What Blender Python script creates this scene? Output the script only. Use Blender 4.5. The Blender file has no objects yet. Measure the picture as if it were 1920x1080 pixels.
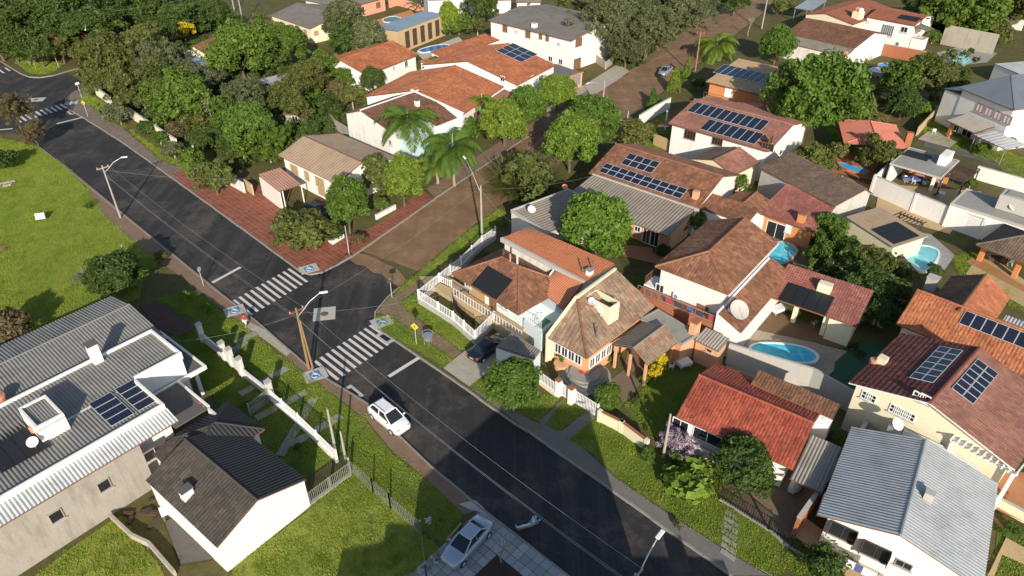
import bpy, bmesh, math, random
import numpy as np
from mathutils import Vector, Matrix
R = math.radians
random.seed(7); rng = np.random.default_rng(7)
S = bpy.context.scene
COL = S.collection
# ------------------------------------------------------------------ camera
HC, TH, FPX = 45.0, R(34.6), 1330.0          # drone height (m), pitch below the horizon, focal length in photo pixels
cd = bpy.data.cameras.new('camera'); cam = bpy.data.objects.new('camera', cd); COL.objects.link(cam)
cam.location = (0, 0, HC); cam.rotation_euler = (math.pi/2 - TH, 0, 0)
cd.sensor_width = 36; cd.lens = FPX/1920*36; cd.clip_start = 1; cd.clip_end = 4000
S.camera = cam
# ------------------------------------------------------------------ sky + sun (low afternoon sun behind the camera)
SUN_EL, SUN_AZ = R(22.5), R(172.5)            # azimuth clockwise from +Y (the view direction)
w = bpy.data.worlds.new('World'); S.world = w; w.use_nodes = True
nt = w.node_tree; bg = nt.nodes['Background']
sky = nt.nodes.new('ShaderNodeTexSky'); sky.sky_type = 'NISHITA'; sky.sun_disc = False
sky.sun_elevation = SUN_EL; sky.sun_rotation = SUN_AZ
nt.links.new(sky.outputs[0], bg.inputs[0]); bg.inputs[1].default_value = 0.12
sd = bpy.data.lights.new('sun', 'SUN'); sun = bpy.data.objects.new('sun', sd); COL.objects.link(sun)
sd.energy = 5.0; sd.angle = R(0.55); sd.color = (1.0, 0.91, 0.78)
sdir = Vector((math.sin(SUN_AZ)*math.cos(SUN_EL), math.cos(SUN_AZ)*math.cos(SUN_EL), math.sin(SUN_EL)))
sun.rotation_euler = sdir.to_track_quat('Z', 'Y').to_euler(); sun.location = (0, -40, 80)
S.view_settings.view_transform = 'Standard'; S.view_settings.look = 'None'
S.view_settings.exposure = 0.27; S.view_settings.gamma = 1
# ------------------------------------------------------------------ survey: photo pixel + known height -> place on the ground
CAM = Vector((0, 0, HC)); cT, sT = math.cos(TH), math.sin(TH)
def ray(p):
    x = (p[0]-960)/FPX; y = -(p[1]-540)/FPX
    return Vector((x, cT + y*sT, -sT + y*cT))
def P(p, z=0.0):
    d = ray(p); return CAM + d*((z-HC)/d.z)
def q(i, x, y): return (480*((i-1) % 4)+x/4, 270*((i-1)//4)+y/4)
def hit(p, o, n):                              # sight line of a pixel against a plane
    d = ray(p); return CAM + d*((o-CAM).dot(n)/d.dot(n))
def depth(v): return v.y*cT - (v.z-HC)*sT
# ------------------------------------------------------------------ materials
MATS = {}
def newmat(name):
    m = bpy.data.materials.new(name); m.use_nodes = True
    n = m.node_tree.nodes; b = n['Principled BSDF']; MATS[name] = m
    return m, n, m.node_tree.links, b
def mix(n, l, a, b, fac, mode='MIX'):
    k = n.new('ShaderNodeMix'); k.data_type = 'RGBA'; k.blend_type = mode
    for s, v in ((0, fac), (6, a), (7, b)):
        if hasattr(v, 'is_output'): l.new(v, k.inputs[s])
        elif s == 0: k.inputs[0].default_value = v
        else: k.inputs[s].default_value = (*v[:3], 1)
    return k.outputs[2]
def noise(n, l, vec, scale, det=4, rough=.6, dim='3D'):
    k = n.new('ShaderNodeTexNoise'); k.noise_dimensions = dim
    k.inputs['Scale'].default_value = scale; k.inputs['Detail'].default_value = det; k.inputs['Roughness'].default_value = rough
    if vec is not None: l.new(vec, k.inputs['Vector'])
    return k.outputs['Fac']
def ramp(n, l, f, stops):
    k = n.new('ShaderNodeValToRGB'); e = k.color_ramp.elements
    while len(e) < len(stops): e.new(0.5)
    for a, (p_, c) in zip(e, stops): a.position = p_; a.color = (*c, 1) if len(c) == 3 else c
    l.new(f, k.inputs[0]); return k.outputs[0]
def pos(n): return n.new('ShaderNodeNewGeometry').outputs['Position']
def mapped(n, l, vec, scale=(1, 1, 1), rot=(0, 0, 0)):
    k = n.new('ShaderNodeMapping'); k.inputs['Scale'].default_value = scale; k.inputs['Rotation'].default_value = rot
    l.new(vec, k.inputs['Vector']); return k.outputs[0]
def bump(n, l, b, f, strength=.3, dist=.05):
    k = n.new('ShaderNodeBump'); k.inputs['Strength'].default_value = strength; k.inputs['Distance'].default_value = dist
    l.new(f, k.inputs['Height']); l.new(k.outputs[0], b.inputs['Normal'])
G3 = lambda v: (v, v, v)
def plain(name, c, rough=.8, var=.18, scale=1.2, metal=0, dirt=0.0, dcol=(.09, .07, .05), bmp=.15):
    m, n, l, b = newmat(name); p = pos(n)
    f1 = noise(n, l, p, scale, 5, .65); f2 = noise(n, l, p, scale*9, 3)
    o = mix(n, l, [x*(1-var) for x in c], [min(1, x*(1+var)) for x in c], f1)
    o = mix(n, l, o, [x*.8 for x in c], ramp(n, l, f2, [(.45, G3(0)), (.75, G3(.6))]))
    if dirt:
        st = noise(n, l, mapped(n, l, p, (1.6, 1.6, .25)), .9, 6, .7)
        o = mix(n, l, o, dcol, ramp(n, l, st, [(.62-.25*dirt, G3(0)), (.9-.15*dirt, G3(min(1, .3+dirt)))]))
    l.new(o, b.inputs['Base Color']); b.inputs['Roughness'].default_value = rough; b.inputs['Metallic'].default_value = metal
    if bmp: bump(n, l, b, f2, bmp, .03)
    return m
def tiles(name, cols, tw=.26, th=.38, stain=.5, scol=(.06, .045, .035)):
    m, n, l, b = newmat(name)
    uv = n.new('ShaderNodeUVMap').outputs[0]
    sc = mapped(n, l, uv, (1/tw, 1/th, 1))
    fl = n.new('ShaderNodeVectorMath'); fl.operation = 'FLOOR'; l.new(sc, fl.inputs[0])
    wn = n.new('ShaderNodeTexWhiteNoise'); wn.noise_dimensions = '2D'; l.new(fl.outputs[0], wn.inputs['Vector'])
    k = len(cols); o = ramp(n, l, wn.outputs['Value'], [(i/max(1, k-1), c) for i, c in enumerate(cols)])
    p = pos(n)
    big = noise(n, l, p, .35, 5, .7)
    o = mix(n, l, o, [x*.5 for x in cols[0]], ramp(n, l, big, [(.40, G3(0)), (.68, G3(.75))])); med = noise(n, l, p, 1.7, 5, .75); o = mix(n, l, o, [min(1, x*1.5) for x in cols[1]], ramp(n, l, med, [(.52, G3(0)), (.72, G3(.55))]))
    st = noise(n, l, mapped(n, l, uv, (1.2, .35, 1)), 1.3, 6, .75)
    o = mix(n, l, o, scol, ramp(n, l, st, [(.62-.22*stain, G3(0)), (.85, G3(.25+.65*stain))]))
    fine = noise(n, l, p, 7, 3)
    o = mix(n, l, o, [min(1, x*1.45) for x in cols[-1]], ramp(n, l, fine, [(.6, G3(0)), (.8, G3(.35))]))
    l.new(o, b.inputs['Base Color']); b.inputs['Roughness'].default_value = .85
    bump(n, l, b, fine, .2, .03)
    return m
def sheet(name, c, c2, stain=.4, rough=.7, metal=0, scol=(.05, .045, .04)):
    m, n, l, b = newmat(name); uv = n.new('ShaderNodeUVMap').outputs[0]; p = pos(n)
    f = noise(n, l, mapped(n, l, uv, (2.2, .22, 1)), 1.5, 5, .7); g = noise(n, l, p, .5, 5, .7)
    o = mix(n, l, c, c2, f)
    o = mix(n, l, o, scol, ramp(n, l, g, [(.5-.1*stain, G3(0)), (.8, G3(.2+.7*stain))]))
    l.new(o, b.inputs['Base Color']); b.inputs['Roughness'].default_value = rough; b.inputs['Metallic'].default_value = metal
    bump(n, l, b, noise(n, l, p, 8, 3), .12, .03)
    return m
def grassmat(name, cs, brown=.3, bcol=(.16, .10, .05)):
    m, n, l, b = newmat(name); p = pos(n)
    f = noise(n, l, p, .22, 6, .7); g = noise(n, l, p, 2.6, 5, .75); h = noise(n, l, p, 14, 3, .7)
    o = ramp(n, l, f, [(.3, cs[0]), (.5, cs[1]), (.7, cs[2])])
    o = mix(n, l, o, cs[3], ramp(n, l, g, [(.4, G3(0)), (.75, G3(.75))]))
    o = mix(n, l, o, [x*.45 for x in cs[0]], ramp(n, l, h, [(.5, G3(0)), (.75, G3(.6))]))
    w_ = noise(n, l, p, .9, 8, .8); o = mix(n, l, o, [x*.4 for x in cs[1]], ramp(n, l, w_, [(.52, G3(0)), (.68, G3(.7))]))
    d = noise(n, l, p, .4, 8, .75)
    o = mix(n, l, o, bcol, ramp(n, l, d, [(.66-.2*brown, G3(0)), (.8-.1*brown, G3(.85))]))
    l.new(o, b.inputs['Base Color']); b.inputs['Roughness'].default_value = .9; b.inputs['Specular IOR Level'].default_value = .15
    bump(n, l, b, h, .9, .12)
    return m
def leafmat(name='leaf', trans=.35):
    m, n, l, b = newmat(name)
    oi = n.new('ShaderNodeObjectInfo'); p = pos(n)
    f = noise(n, l, p, 1.1, 3); g = noise(n, l, p, 9, 2)
    o = mix(n, l, oi.outputs['Color'], (.6, .6, .5), ramp(n, l, f, [(.35, G3(0)), (.7, G3(.8))]), 'MULTIPLY')
    o2 = mix(n, l, o, (1.5, 1.4, .9), ramp(n, l, g, [(.45, G3(0)), (.7, G3(.7))]), 'MULTIPLY')
    l.new(o2, b.inputs['Base Color']); b.inputs['Roughness'].default_value = .55; b.inputs['Specular IOR Level'].default_value = .3
    t = n.new('ShaderNodeBsdfTranslucent'); l.new(o2, t.inputs[0])
    mx = n.new('ShaderNodeMixShader'); mx.inputs[0].default_value = trans
    l.new(b.outputs[0], mx.inputs[1]); l.new(t.outputs[0], mx.inputs[2]); l.new(mx.outputs[0], n['Material Output'].inputs[0])
    return m
leafmat()
plain('bark', (.13, .095, .065), .9, .35, 3); plain('palebark', (.33, .29, .23), .9, .3, 3)
plain('white', (.80, .78, .74), .75, .05, .8, dirt=.28, dcol=(.46, .42, .36)); plain('whitedirty', (.72, .70, .65), .85, .1, .6, dirt=.45, dcol=(.25, .22, .17))
plain('whitepaint', (.82, .82, .82), .5, .03, 1, bmp=0); plain('cream', (.74, .66, .46), .8, .05, .8, dirt=.15, dcol=(.4, .34, .2))
plain('paleyellow', (.76, .70, .50), .8, .05, .8, dirt=.12, dcol=(.4, .34, .2))
plain('pinkwhite', (.78, .68, .64), .8, .05, .8, dirt=.1, dcol=(.4, .36, .3)); plain('peach', (.66, .36, .20), .8, .1, .8, dirt=.2)
plain('orangewall', (.60, .24, .09), .8, .12, .8, dirt=.2); plain('paleblue', (.66, .73, .73), .8, .05, .8, dirt=.2, dcol=(.35, .37, .36)); plain('turquoise', (.50, .68, .70), .8, .05, .8, dirt=.15, dcol=(.3, .35, .35))
plain('coralwall', (.72, .34, .22), .8, .08, .8); plain('greyplaster', (.34, .31, .27), .9, .22, .7, dirt=.5, dcol=(.13, .11, .09))
plain('concrete', (.30, .29, .26), .9, .2, .9, dirt=.3); plain('darkconcrete', (.12, .11, .10), .9, .35, .6, dirt=.4, dcol=(.04, .04, .035))
plain('concretelight', (.46, .44, .40), .9, .15, .8, dirt=.2); plain('paleconcrete', (.40, .36, .29), .9, .2, .9, dirt=.35)
plain('brick', (.36, .13, .06), .9, .25, 2.2, dirt=.2); plain('wood', (.20, .10, .05), .8, .3, 3); plain('darkwood', (.07, .045, .03), .8, .3, 3)
plain('lightwood', (.42, .28, .15), .8, .25, 3); plain('poleconc', (.34, .32, .28), .85, .15, 2, dirt=.2); plain('polewood', (.26, .17, .085), .85, .25, 3, dirt=.3)
plain('steel', (.45, .46, .47), .45, .1, 2, .6); plain('lampmetal', (.62, .64, .66), .4, .05, 2, .3); plain('black', (.015, .015, .016), .5, .2, 2, bmp=0)
plain('fence_green', (.05, .06, .05), .6, .2, 2); plain('mesh_grey', (.38, .38, .36), .5, .1, 2, .5)
plain('tank', (.62, .24, .14), .6, .1, 2); plain('tankblue', (.25, .45, .65), .5, .1, 2); plain('rubber', (.02, .02, .02), .8, .1, 2)
plain('soil', (.17, .085, .045), .95, .35, 1.2, bmp=.5); plain('soildark', (.06, .035, .025), .95, .4, 1.2, bmp=.5)
plain('roadpaint', (.62, .60, .55), .7, .12, 3, dirt=.15, dcol=(.2, .19, .18)); plain('bluepaint', (.05, .20, .48), .6, .1, 3)
plain('yellowpaint', (.75, .50, .03), .5, .08, 3); plain('redpaint', (.55, .05, .04), .5, .1, 3)
plain('fabricwhite', (.78, .78, .80), .9, .08, 3); plain('fabricred', (.40, .05, .08), .9, .15, 3); plain('fabricblue', (.08, .11, .28), .9, .15, 3); plain('fabricdark', (.05, .05, .06), .9, .15, 3)
plain('skin', (.45, .26, .18), .6, .05, 4, bmp=0); plain('hair', (.03, .02, .015), .6, .1, 8)
plain('poolpaint', (.10, .60, .80), .5, .06, 1, bmp=0); plain('poolpaintgreen', (.03, .16, .08), .5, .06, 1, bmp=0); plain('poolpaintdeep', (.03, .20, .55), .5, .06, 1, bmp=0); plain('poolpaintpale', (.20, .62, .72), .5, .06, 1, bmp=0)
plain('carpetgreen', (.03, .10, .05), .9, .15, 2); plain('deck', (.16, .10, .055), .7, .25, 3); plain('tan', (.50, .36, .20), .85, .12, 1.5, dirt=.15)
plain('terracottafloor', (.42, .19, .09), .8, .15, 1.5, dirt=.25); plain('brownpatio', (.19, .14, .09), .85, .2, 1.2, dirt=.3)
plain('metalblue', (.36, .44, .50), .45, .12, .8, .35, dirt=.2, dcol=(.2, .22, .24)); plain('curtain', (.10, .12, .14), .8, .3, 6)
plain('heater', (.014, .014, .015), .55, .3, 1.5); plain('awning', (.66, .64, .60), .8, .08, 2)
m, n, l, b = newmat('glass'); b.inputs['Base Color'].default_value = (.02, .025, .03, 1); b.inputs['Roughness'].default_value = .08
def watermat(name, c1, c2):
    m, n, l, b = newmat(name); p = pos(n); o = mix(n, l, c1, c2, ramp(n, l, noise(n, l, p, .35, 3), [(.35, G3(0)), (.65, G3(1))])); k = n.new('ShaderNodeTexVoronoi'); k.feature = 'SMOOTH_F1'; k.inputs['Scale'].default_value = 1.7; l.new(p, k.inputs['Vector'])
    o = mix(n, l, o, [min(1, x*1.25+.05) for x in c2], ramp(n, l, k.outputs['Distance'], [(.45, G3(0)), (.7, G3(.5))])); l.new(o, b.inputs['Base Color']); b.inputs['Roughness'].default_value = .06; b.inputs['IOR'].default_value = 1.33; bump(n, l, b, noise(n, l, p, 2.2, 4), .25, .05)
watermat('w_turq', (.07, .50, .68), (.14, .66, .80)); watermat('w_pale', (.16, .52, .60), (.28, .66, .70)); watermat('w_blue', (.03, .30, .66), (.07, .44, .80)); watermat('w_deep', (.02, .13, .38), (.04, .22, .50)); watermat('w_green', (.02, .10, .05), (.05, .17, .09))
for nm, c, mt in (('carwhite', (.80, .80, .79), 0), ('carsilver', (.46, .52, .60), .55), ('cardark', (.012, .013, .02), .2), ('carblue', (.25, .33, .42), .5), ('bikeblue', (.55, .70, .80), .1)):
    m, n, l, b = newmat(nm); b.inputs['Base Color'].default_value = (*c, 1); b.inputs['Metallic'].default_value = mt; b.inputs['Roughness'].default_value = .3
    b.inputs['Coat Weight'].default_value = .6; b.inputs['Coat Roughness'].default_value = .06
# photovoltaic cell glass with its silver grid
m, n, l, b = newmat('pvcell'); uv = n.new('ShaderNodeUVMap').outputs[0]
bt = n.new('ShaderNodeTexBrick'); bt.offset = 0; bt.inputs['Scale'].default_value = 1; bt.inputs['Brick Width'].default_value = 1/6; bt.inputs['Row Height'].default_value = 1/10
bt.inputs['Mortar Size'].default_value = .006; bt.inputs['Color1'].default_value = (.007, .010, .026, 1); bt.inputs['Color2'].default_value = (.010, .013, .030, 1); bt.inputs['Mortar'].default_value = (.05, .06, .08, 1)
l.new(uv, bt.inputs['Vector']); l.new(bt.outputs[0], b.inputs['Base Color']); b.inputs['Roughness'].default_value = .25
# road surfaces
m, n, l, b = newmat('asphalt'); p = pos(n)
o = mix(n, l, (.016, .0155, .017), (.028, .026, .026), noise(n, l, p, .35, 7, .75))
stp = noise(n, l, mapped(n, l, p, (1.0, .07, 1), (0, 0, R(-46.1))), .55, 6, .75)
o = mix(n, l, o, (.060, .053, .046), ramp(n, l, stp, [(.46, G3(0)), (.64, G3(.75))]))
pch = noise(n, l, p, .13, 8, .78); o = mix(n, l, o, (.12, .096, .072), ramp(n, l, pch, [(.49, G3(0)), (.63, G3(.65))]))
wx = noise(n, l, p, 1.9, 8, .8); o = mix(n, l, o, (.016, .016, .018), ramp(n, l, wx, [(.5, G3(0)), (.7, G3(.6))]))
sp = noise(n, l, p, 26, 3, .8); o = mix(n, l, o, (.13, .125, .115), ramp(n, l, sp, [(.62, G3(0)), (.8, G3(.5))]))
l.new(o, b.inputs['Base Color']); b.inputs['Roughness'].default_value = .82; bump(n, l, b, sp, .4, .02)
m, n, l, b = newmat('dirtroad'); p = pos(n)
o = ramp(n, l, noise(n, l, p, .28, 8, .72), [(.3, (.15, .078, .040)), (.5, (.24, .135, .072)), (.72, (.35, .215, .12))])
tr = noise(n, l, mapped(n, l, p, (1, .05, 1), (0, 0, R(31.3))), .45, 3, .6)
o = mix(n, l, o, (.15, .085, .05), ramp(n, l, tr, [(.42, G3(0)), (.66, G3(.5))]))
gl = noise(n, l, p, .33, 9, .8); o = mix(n, l, o, (.13, .14, .05), ramp(n, l, gl, [(.52, G3(0)), (.66, G3(.75))])); gs = noise(n, l, p, 1.1, 8, .8); o = mix(n, l, o, (.16, .145, .055), ramp(n, l, gs, [(.52, G3(0)), (.7, G3(.6))]))
st = noise(n, l, p, 7, 4, .85); o = mix(n, l, o, (.09, .055, .033), ramp(n, l, st, [(.52, G3(0)), (.75, G3(.5))]))
l.new(o, b.inputs['Base Color']); b.inputs['Roughness'].default_value = .95; bump(n, l, b, st, .4, .04)
def paving(name, c1, c2, cm, bw, rh, rot, ms=.02, off=.5, stain=.4):
    m, n, l, b = newmat(name); p = pos(n); v = mapped(n, l, p, (1, 1, 1), (0, 0, rot))
    k = n.new('ShaderNodeTexBrick'); k.offset = off; k.inputs['Scale'].default_value = 1; k.inputs['Brick Width'].default_value = bw; k.inputs['Row Height'].default_value = rh
    k.inputs['Mortar Size'].default_value = ms; k.inputs['Color1'].default_value = (*c1, 1); k.inputs['Color2'].default_value = (*c2, 1); k.inputs['Mortar'].default_value = (*cm, 1)
    l.new(v, k.inputs['Vector']); o = k.outputs[0]
    g = noise(n, l, p, .6, 6, .75); o = mix(n, l, o, [x*.35 for x in c1], ramp(n, l, g, [(.48, G3(0)), (.75, G3(.3+.6*stain))]))
    g2 = noise(n, l, p, 3, 5, .75); o = mix(n, l, o, (.16, .15, .07), ramp(n, l, g2, [(.6, G3(0)), (.8, G3(.4*stain))]))
    l.new(o, b.inputs['Base Color']); b.inputs['Roughness'].default_value = .9; bump(n, l, b, k.outputs['Fac'], -.4, .02)
paving('redpaving', (.30, .085, .05), (.21, .06, .036), (.34, .17, .10), .62, .62, R(-46), .032, 0, .75)
paving('sidewalkpaving', (.23, .175, .135), (.19, .15, .12), (.12, .10, .07), .5, .5, R(-46), .02, 0, .6)
paving('stonepath', (.24, .165, .09), (.20, .145, .085), (.13, .10, .05), .6, .6, R(-46), .03, .5, .7)
paving('patiotile', (.42, .34, .25), (.38, .31, .23), (.25, .2, .15), .5, .5, R(-52), .015, 0, .25)
paving('greytile', (.36, .35, .33), (.32, .31, .30), (.2, .2, .19), .6, .6, R(-45), .015, 0, .3)
paving('darkbrickpave', (.13, .065, .05), (.10, .05, .04), (.06, .04, .03), .4, .2, R(36), .02, .5, .4)
plain('sidewalkdirt', (.22, .14, .09), .95, .3, .9, dirt=.4, bmp=.3); plain('sidewalkgrey', (.17, .16, .145), .95, .25, .7, dirt=.35, bmp=.3); plain('kerbstone', (.28, .26, .23), .9, .25, 1.5, dirt=.4)
grassmat('meadow', [(.16, .23, .03), (.25, .31, .045), (.35, .36, .07), (.36, .33, .10)], .3, (.34, .27, .12))
grassmat('lawn', [(.08, .14, .02), (.12, .19, .028), (.17, .22, .04), (.20, .21, .05)], .25)
grassmat('verge', [(.09, .15, .02), (.14, .21, .028), (.21, .25, .04), (.24, .24, .06)], .4, (.22, .15, .075))
grassmat('yardmix', [(.07, .085, .025), (.11, .115, .035), (.15, .14, .05), (.19, .15, .075)], .85, (.20, .12, .065))
# roofs
tiles('t_orange', [(.40, .14, .06), (.46, .17, .07), (.34, .10, .045), (.52, .21, .09), (.30, .085, .04)], stain=.35)
tiles('t_orangedark', [(.25, .105, .055), (.33, .145, .072), (.17, .075, .045), (.40, .19, .095), (.13, .06, .04)], .3, .42, stain=.75)
tiles('t_red', [(.33, .062, .035), (.40, .085, .045), (.26, .05, .03), (.44, .12, .06), (.20, .045, .03)], stain=.4)
tiles('t_maroon', [(.13, .035, .028), (.16, .05, .038), (.10, .028, .024), (.19, .065, .05), (.12, .04, .03)], .3, .42, stain=.3)
tiles('t_rose', [(.31, .14, .10), (.36, .165, .115), (.26, .115, .085), (.40, .19, .135), (.24, .11, .085)], .3, .42, stain=.5)
tiles('t_brown', [(.19, .085, .045), (.24, .115, .06), (.14, .06, .035), (.28, .14, .075), (.10, .05, .035)], stain=.7)
tiles('t_tan', [(.27, .185, .125), (.34, .23, .15), (.21, .145, .10), (.40, .28, .19), (.30, .12, .07)], .45, .5, stain=.45, scol=(.13, .10, .08))
tiles('t_pinkstripe', [(.36, .13, .10), (.30, .10, .08), (.42, .18, .14), (.33, .12, .09)], .3, .5, stain=.35)
tiles('t_darkgrey', [(.072, .062, .05), (.09, .077, .062), (.058, .05, .041), (.115, .10, .08)], .42, .42, stain=.4)
tiles('t_mossbrown', [(.15, .105, .075), (.19, .13, .09), (.12, .085, .06), (.22, .15, .10)], .3, .42, stain=.6)
sheet('s_grey', (.36, .33, .29), (.26, .235, .205), .35); sheet('s_fibro', (.29, .25, .20), (.21, .18, .145), .45); sheet('s_fibrodark', (.20, .18, .155), (.145, .13, .115), .5)
sheet('s_h1', (.255, .245, .225), (.18, .17, .155), .45); sheet('s_black', (.022, .022, .024), (.032, .032, .033), .2); sheet('s_metal', (.43, .45, .46), (.35, .37, .38), .35, .45, .3); sheet('s_metalwhite', (.62, .63, .62), (.54, .55, .54), .2, .5, .2)
sheet('s_beige', (.40, .29, .19), (.33, .235, .155), .25); sheet('s_orange', (.48, .185, .085), (.42, .15, .065), .2); sheet('s_salmon', (.48, .27, .19), (.42, .22, .15), .3); sheet('s_coral', (.56, .19, .13), (.48, .16, .105), .15)
sheet('s_slate', (.17, .20, .23), (.13, .155, .18), .2, .5, .2); sheet('s_rust', (.33, .12, .065), (.26, .09, .05), .4); sheet('s_tan', (.44, .30, .17), (.37, .245, .135), .25)
sheet('s_bluemetal', (.30, .38, .44), (.25, .32, .38), .25, .45, .3)
# ------------------------------------------------------------------ mesh building
def tag(o, label=None, cat=None, group=None, kind=None):
    if label: o['label'] = label
    if cat: o['category'] = cat
    if group: o['group'] = group
    if kind: o['kind'] = kind
    return o
class MB:
    def __init__(s): s.v = []; s.f = []
    def add(s, vs, fs):
        k = len(s.v); s.v += [tuple(x) for x in vs]; s.f += [tuple(i+k for i in f) for f in fs]; return s
    def hexa(s, b, t):                          # bottom ring, top ring (n points each)
        n = len(b); return s.add(list(b)+list(t), [tuple(range(n))[::-1], tuple(range(n, 2*n))] + [(i, (i+1) % n, n+(i+1) % n, n+i) for i in range(n)])
    def box(s, c, ex, ey, ez, sx, sy, sz):      # centre, axes, full sizes
        c = Vector(c); a = Vector(ex)*(sx/2); b_ = Vector(ey)*(sy/2); d = Vector(ez)*(sz/2)
        return s.hexa([c-a-b_-d, c+a-b_-d, c+a+b_-d, c-a+b_-d], [c-a-b_+d, c+a-b_+d, c+a+b_+d, c-a+b_+d])
    def abox(s, x0, x1, y0, y1, z0, z1): return s.hexa([(x0, y0, z0), (x1, y0, z0), (x1, y1, z0), (x0, y1, z0)], [(x0, y0, z1), (x1, y0, z1), (x1, y1, z1), (x0, y1, z1)])
    def tube(s, pts, rad, n=8, cap=True):
        pts = [Vector(p_) for p_ in pts]; rad = rad if hasattr(rad, '__len__') else [rad]*len(pts); k0 = len(s.v); rings = []
        for i, p_ in enumerate(pts):
            t = (pts[min(i+1, len(pts)-1)]-pts[max(i-1, 0)]).normalized()
            a = t.cross(Vector((0, 0, 1)) if abs(t.z) < .9 else Vector((1, 0, 0))).normalized(); b_ = t.cross(a)
            rings.append([p_+(a*math.cos(j*2*math.pi/n)+b_*math.sin(j*2*math.pi/n))*rad[i] for j in range(n)])
        vs = [v for r_ in rings for v in r_]; fs = []
        for i in range(len(pts)-1): fs += [(i*n+j, i*n+(j+1) % n, (i+1)*n+(j+1) % n, (i+1)*n+j) for j in range(n)]
        if cap: fs += [tuple(range(n)), tuple(range((len(pts)-1)*n, len(pts)*n))[::-1]]
        return s.add(vs, fs)
    def lathe(s, c, prof, n=14):                # prof: (radius, z)
        c = Vector(c); vs = []; fs = []
        for r_, z in prof: vs += [c+Vector((r_*math.cos(j*2*math.pi/n), r_*math.sin(j*2*math.pi/n), z)) for j in range(n)]
        for i in range(len(prof)-1): fs += [(i*n+j, i*n+(j+1) % n, (i+1)*n+(j+1) % n, (i+1)*n+j) for j in range(n)]
        fs += [tuple(range(n))[::-1], tuple(range((len(prof)-1)*n, len(prof)*n))]
        return s.add(vs, fs)
    def build(s, name, mat, parent=None, off=None, smooth=False, recalc=True, bevel=0):
        me = bpy.data.meshes.new(name)
        off = Vector(off) if off is not None else (parent['_o'] if False else Vector((0, 0, 0)))
        me.from_pydata([(v[0]-off.x, v[1]-off.y, v[2]-off.z) for v in s.v], [], s.f)
        if recalc or bevel:
            bm = bmesh.new(); bm.from_mesh(me); bmesh.ops.recalc_face_normals(bm, faces=bm.faces)
            if bevel: bmesh.ops.bevel(bm, geom=bm.edges, offset=bevel, segments=1, affect='EDGES', clamp_overlap=True)
            bm.to_mesh(me); bm.free()
        if smooth: me.shade_smooth()
        return link(name, me, mat, parent)
def link(name, me, mat, parent=None):
    o = bpy.data.objects.new(name, me); COL.objects.link(o)
    if mat and not me.materials: me.materials.append(MATS[mat] if isinstance(mat, str) else mat)
    if parent: o.parent = parent
    return o
def empty(name, loc, rz=0):
    o = bpy.data.objects.new(name, None); COL.objects.link(o); o.location = loc; o.rotation_euler = (0, 0, rz); o.empty_display_size = .3
    return o
def copy_tree(o, parent=None):
    c = o.copy(); COL.objects.link(c); c.parent = parent
    for ch in o.children: copy_tree(ch, c)
    return c
# flat sheets and kerbed slabs of the ground
def poly(name, pix, z, mat, kind='structure', zs=None, thick=0, label=None, parent=None):
    """ground sheet with the outline surveyed at ground level"""
    pts = [P(p_, zs if zs is not None else 0) for p_ in pix]
    mb = MB(); n_ = len(pts)
    if thick: mb.hexa([(p_.x, p_.y, z-thick) for p_ in pts], [(p_.x, p_.y, z) for p_ in pts])
    else: mb.add([(p_.x, p_.y, z) for p_ in pts], [tuple(range(n_))])
    o = mb.build(name, mat, parent)
    if kind and not parent: o['kind'] = kind
    if label: o['label'] = label
    me = o.data
    if not thick and me.polygons[0].normal.z < 0: me.flip_normals()
    return o
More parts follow.
